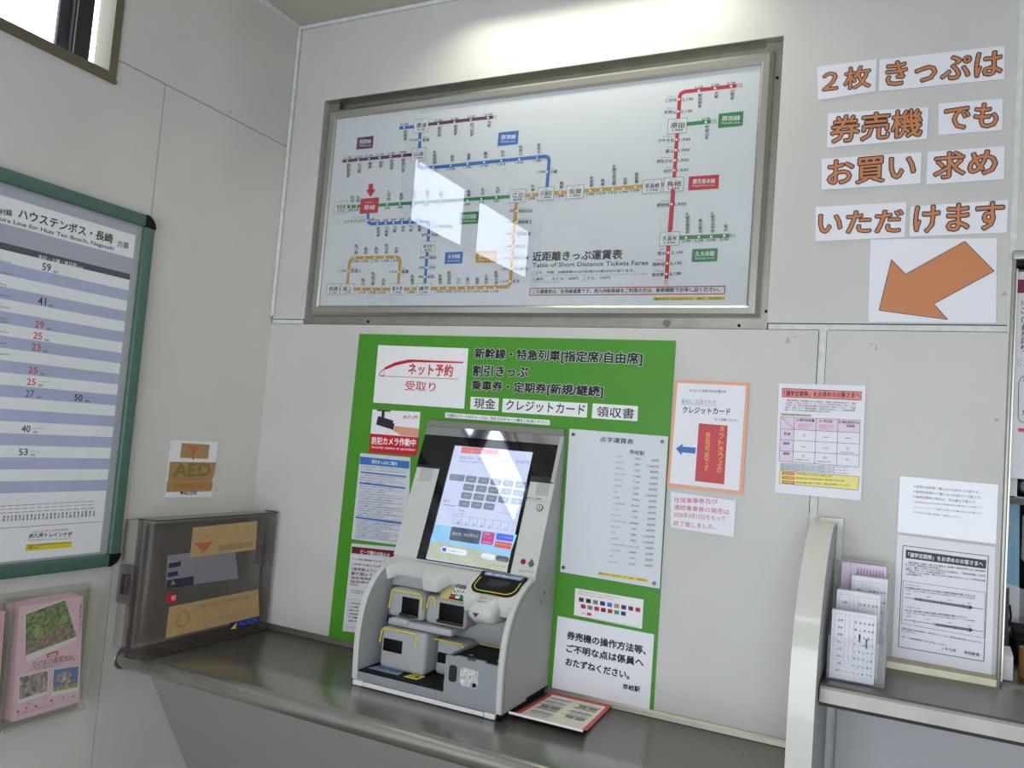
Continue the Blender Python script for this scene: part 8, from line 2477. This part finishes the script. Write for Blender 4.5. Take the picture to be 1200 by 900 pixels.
# display head
a0 = Vector((0, -.158, 1.153)); dV = Vector((0, .097, .284)).normalized(); dN = Vector((0, -dV.z, dV.y))
hd = MB(); hd.prism([(-.006, 1.150), (-.158, 1.150), (-.012, 1.576), (-.006, 1.578)], 'x', .7375, 1.2215, M_WHITEP); head = hd.build('display_head', tm)
q = MB(); tb(q, a0, UX, dV, dN, .824, 1.141, .003, .31, .0, .006, M_GLASSB); tb(q, a0, UX, dV, dN, .736, 1.2095, .300, .402, .0, .0055, M_GLASSB); tb(q, a0, UX, dV, dN, .736, .826, .292, .302, .0, .004, mat('dark_blue_edge', '23262f', .2)); tb(q, a0, UX, dV, dN, 1.139, 1.215, .283, .302, .0, .004, MATS['dark_blue_edge']); q.build('bezel', head, 'black glass bezel')
q = MB(); tb(q, a0, UX, dV, dN, .736, 1.2095, .402, .432, .0, .0075, M_MIRROR); q.build('mirror_strip', head, 'mirrored strip above the screen')
q = MB(); tb(q, a0, UX, dV, dN, .7365, 1.2217, .432, .452, -.003, .010, mat('top_cap_grey', '77786f', .5)); tb(q, a0, UX, dV, dN, 1.2095, 1.2222, .285, .432, .0, .006, M_GREYS); q.build('top_cap', head)
q = MB(); scq = [(.8642, .3722), (1.1314, .3715), (1.1332, .005), (.8569, .0085)]
pr = Print(q, a0 + dN * .0062, UX, dV, dN, .0, .00008); pr.poly([(.858, .3722), (1.132, .3722), (1.132, .006), (.858, .006)], P_('scr_bg'), 1); pr.b = .0002; pr.ops(DATA['screen']); q.build('touch_screen', head, 'lit touch screen with rows of fare buttons')
q = MB(); tb(q, a0, UX, dV, dN, .857, 1.133, .006, .373, .0105, .0108, M_GLASS); q.build('screen_glass', head)
q = MB(); tb(q, a0, UX, dV, dN, .7376, .822, .004, .291, .0, .0025, M_WHITEP); Print(q, a0 + dN * .0026, UX, dV, dN, .0002, .0001).ops([o for o in DATA['spk'] if o[0] == 'D' and o[1][0] < 1]); q.build('speaker_panel', head)
q = MB(); tb(q, a0, UX, dV, dN, 1.143, 1.2215, .004, .282, .0, .0025, M_WHITEP); Print(q, a0 + dN * .0026, UX, dV, dN, .0002, .0001).ops([o for o in DATA['spk'] if not (o[0] == 'D' and o[1][0] < 1)]); q.build('speaker_panel', head)
q = MB(); q.disc(a0 + UX * 1.1918 + dV * .2055 + dN * .0024, dN, .0105, .003, M_SCREW, 18); q.disc(a0 + UX * 1.1918 + dV * .2055 + dN * .0054, dN, .0075, .0012, M_WHITEP, 16); tb(q, a0 + UX * 1.1918 + dV * .2055, UX, dV, dN, -.001, .001, -.005, .005, .0064, .0072, M_BLACKM); q.build('key_lock', head)
q = MB(); q.disc(a0 + UX * 1.1756 + dV * .0425 + dN * .0024, dN, .0075, .0035, mat('button_red', '8e1420', .3), 16); q.build('red_button', head, 'dark red round button')
q = MB(); c_ = a0 + UX * 1.2010 + dV * .0400; pts = [(.0095 * math.sin(t_) * (1 if abs(t_) > 1.2 else .75), -.0095 * math.cos(t_)) for t_ in [2 * math.pi * k / 20 - math.pi for k in range(20)]]
pts = [(p[0] * (1 - max(0, p[1]) / .013), p[1] * (1.6 if p[1] > 0 else 1)) for p in pts]
lo = [c_ + UX * p[0] + dV * p[1] + dN * .0025 for p in pts]; hi = [c_ + UX * p[0] * .8 + dV * p[1] * .8 + dN * .007 for p in pts]; n = 20
q.add(lo + hi, [(i, (i + 1) % n, n + (i + 1) % n, n + i) for i in range(n)] + [tuple(range(n, 2 * n))], M_SCREW); q.build('drop_button', head)

# ================================================================ office things seen through the ticket window
q = MB(); q.box(2.3815, 2.62, .026, .030, 1.545, 2.055, P_('paper_grey')); Print(q, (0, .026, 0), (1, 0, 0), (0, 0, 1), (0, -1, 0), .0004).ops(DATA['peakboard']); q.build('window_notice', None, 'white notice with dark red text inside the ticket window', 'notice')
q = MB(); q.box(2.3765, 2.3800, .012, .025, 1.06, 2.06, M_ALU); q.build('window_slider_rail', None, 'thin aluminium rail beside the notice in the ticket window', 'rail')
it = empty('interphone', (2.45, .12, 1.494), 'beige counter window intercom with dark round grilles below the notice', 'intercom')
q = MB(); q.box(2.400, 2.50, .10, .13, 1.496, 1.622, mat('beige_plastic', 'b5ac90', .5), .004); q.build('body', it)
for z in (1.572, 1.527): q = MB(); q.disc((2.424, .10, z), (0, -1, 0), .0195, .003, M_BLACKM, 20); q.disc((2.424, .097, z), (0, -1, 0), .014, .002, mat('grille_grey', '5b6064', .5), 18); q.build('grille', it)
q = MB(); q.box(2.404, 2.46, .098, .101, 1.603, 1.617, P_('redbox')); q.build('red_label', it)
q = MB(); q.box(2.380, XR, .10, .22, 1.480, 1.494, mat('shelf_dark', '4a4d52', .5)); q.build('window_shelf', None, 'dark shelf edge across the ticket window under the intercom', 'shelf')
q = MB(); q.box(2.36, XR, .10, .102, 1.50, 2.3, P_('paper_white')); q.build('white_back_sheet', None, 'plain white sheet behind the intercom and notice in the ticket window', 'sheet')
st_ = empty('blue_display_stand', (2.44, .50, 1.05), 'pale blue standing panel on desk behind the ticket window', 'panel')
q = MB(); q.prism([(2.41, 1.05), (2.463, 1.05), (2.452, 1.478), (2.40, 1.478)], 'y', .50, .515, mat('panel_blue', '7fb2d0', .4)); q.build('board', st_)
q = MB(); q.prism([(2.425, 1.05), (2.463, 1.05), (2.459, 1.232), (2.425, 1.238)], 'y', .495, .4995, P_('paper_white')); q.build('printed_patch', st_)
q = MB(); q.disc((2.428, .4995, 1.412), (0, -1, 0), .006, .004, P_('yellow'), 14); q.build('pin', st_)
q = MB(); q.box(2.47, 2.95, .56, .60, 1.30, 1.44, P_('plate2'), .01); q.box(2.60, 2.66, .57, .60, 1.051, 1.31, M_BLACKM); q.box(2.52, 2.74, .52, .66, 1.051, 1.06, M_BLACKM); q.build('desk_display', None, 'grey desk display at the right edge of the ticket window', 'monitor')
q = MB(); q.box(2.36, 3.3, .25, 1.2, 1.02, 1.05, M_STEEL2); q.box(2.4, 2.45, .3, 1.15, 0, 1.02, M_GREYP); q.box(3.2, 3.25, .3, 1.15, 0, 1.02, M_GREYP); q.build('office_desk', None, 'steel topped office desk behind the ticket window', 'desk')
q = MB(); q.prism([(.30, 1.0505), (.42, 1.0505), (.41, 1.20), (.33, 1.245)], 'x', 2.392, 2.418, mat('brown_leather', '5b4a3c', .6)); q.tube([(2.420, .33, 1.20), (2.424, .33, 1.17), (2.420, .33, 1.14)], .003, M_BLACKM, 6); q.build('brown_folder', None, 'brown folder standing just inside the ticket window', 'folder')
q = MB(); q.box(2.384, 2.408, .075, .15, 1.0505, 1.112, P_('white2'), .004); q.prism([(.08, 1.112), (.145, 1.112), (.14, 1.122), (.085, 1.116)], 'x', 2.386, 2.406, P_('white2')); q.build('white_box', None, 'small white plastic box on sill of the ticket window', 'box')
ch = empty('office_chair', (2.62, 1.45, 0), 'black office chair behind the ticket window', 'chair')
q = MB(); q.box(2.50, 2.95, 1.40, 1.48, 1.12, 1.55, M_BLACKM, .05); q.build('backrest', ch)
q = MB(); q.box(2.48, 2.97, 1.40, 1.85, .48, .56, M_BLACKM, .03); q.build('seat', ch)
q = MB(); q.tube([(2.72, 1.6, .48), (2.72, 1.6, .08)], .03, M_SCREW); q.tube([(2.72, 1.45, 1.15), (2.72, 1.42, .55)], .02, M_BLACKM); q.build('column', ch)
for k in range(5):
    a_ = 2 * math.pi * k / 5; q = MB(); q.tube([(2.72, 1.6, .10), (2.72 + .28 * math.cos(a_), 1.6 + .28 * math.sin(a_), .06)], .02, M_BLACKM); q.disc((2.72 + .28 * math.cos(a_), 1.585 + .28 * math.sin(a_), .03), (0, 1, 0), .03, .03, M_BLACKM, 12); q.build('leg', ch)
q = MB(); q.box(2.428, 2.60, .30, .44, 1.051, 1.115, M_BLACK, .01); q.prism([(.31, 1.113), (.43, 1.113), (.43, 1.14), (.34, 1.13)], 'x', 2.434, 2.59, M_BLACKM); q.build('card_reader', None, 'black desk device behind the white box in the ticket window', 'device')
q = MB(); q.tube([(2.448, .15, 1.0505), (2.448, .15, 1.125)], .022, mat('brown_cup', '8a6134', .5), 20); q.build('pen_cup', None, 'brown cup at the right edge of the ticket window sill', 'cup')

# light fittings (outside the view) that carry the lamps
def fitting(x0, x1, y0, y1, z, label):
    t = empty('ceiling_light', ((x0 + x1) / 2, (y0 + y1) / 2, z), label, 'light')
    q = MB(); q.box(x0, x1, y0, y1, z + .012, CEIL - .001, P_('white2')); q.build('housing', t)
    q = MB(); q.box(x0, x1, y0 - .004, y0, z, CEIL - .001, P_('white2')); q.box(x0, x1, y1, y1 + .004, z, CEIL - .001, P_('white2')); q.build('side_skirt', t)
fitting(.725, 1.68, -.215, -.085, 3.015, 'white ceiling light fitting close to the fare board wall')
fitting(1.55, 2.85, -2.80, -2.40, 2.985, 'added unseen white fitting for the fill lamp in the middle of the room')  # added housing around the room fill lamp

# small smears of old tape left on the wall panels
for x, z, w, h in ((1.842, 1.862, .012, .016), (1.862, 1.878, .010, .004), (2.052, 1.862, .008, .005), (2.066, 1.848, .006, .013), (2.345, 1.99, .012, .010), (1.99, 1.53, .026, .006), (2.34, 1.68, .012, .008)):
    q = MB(); q.prism([(x, z), (x + w, z + h * .1), (x + w * .8, z + h), (x + w * .2, z + h * .8)], 'y', -.0004, .001, mat('tape_residue', 'b9ad8a', .6, noise=.1, nscale=90)); q.build('tape_residue', wb)
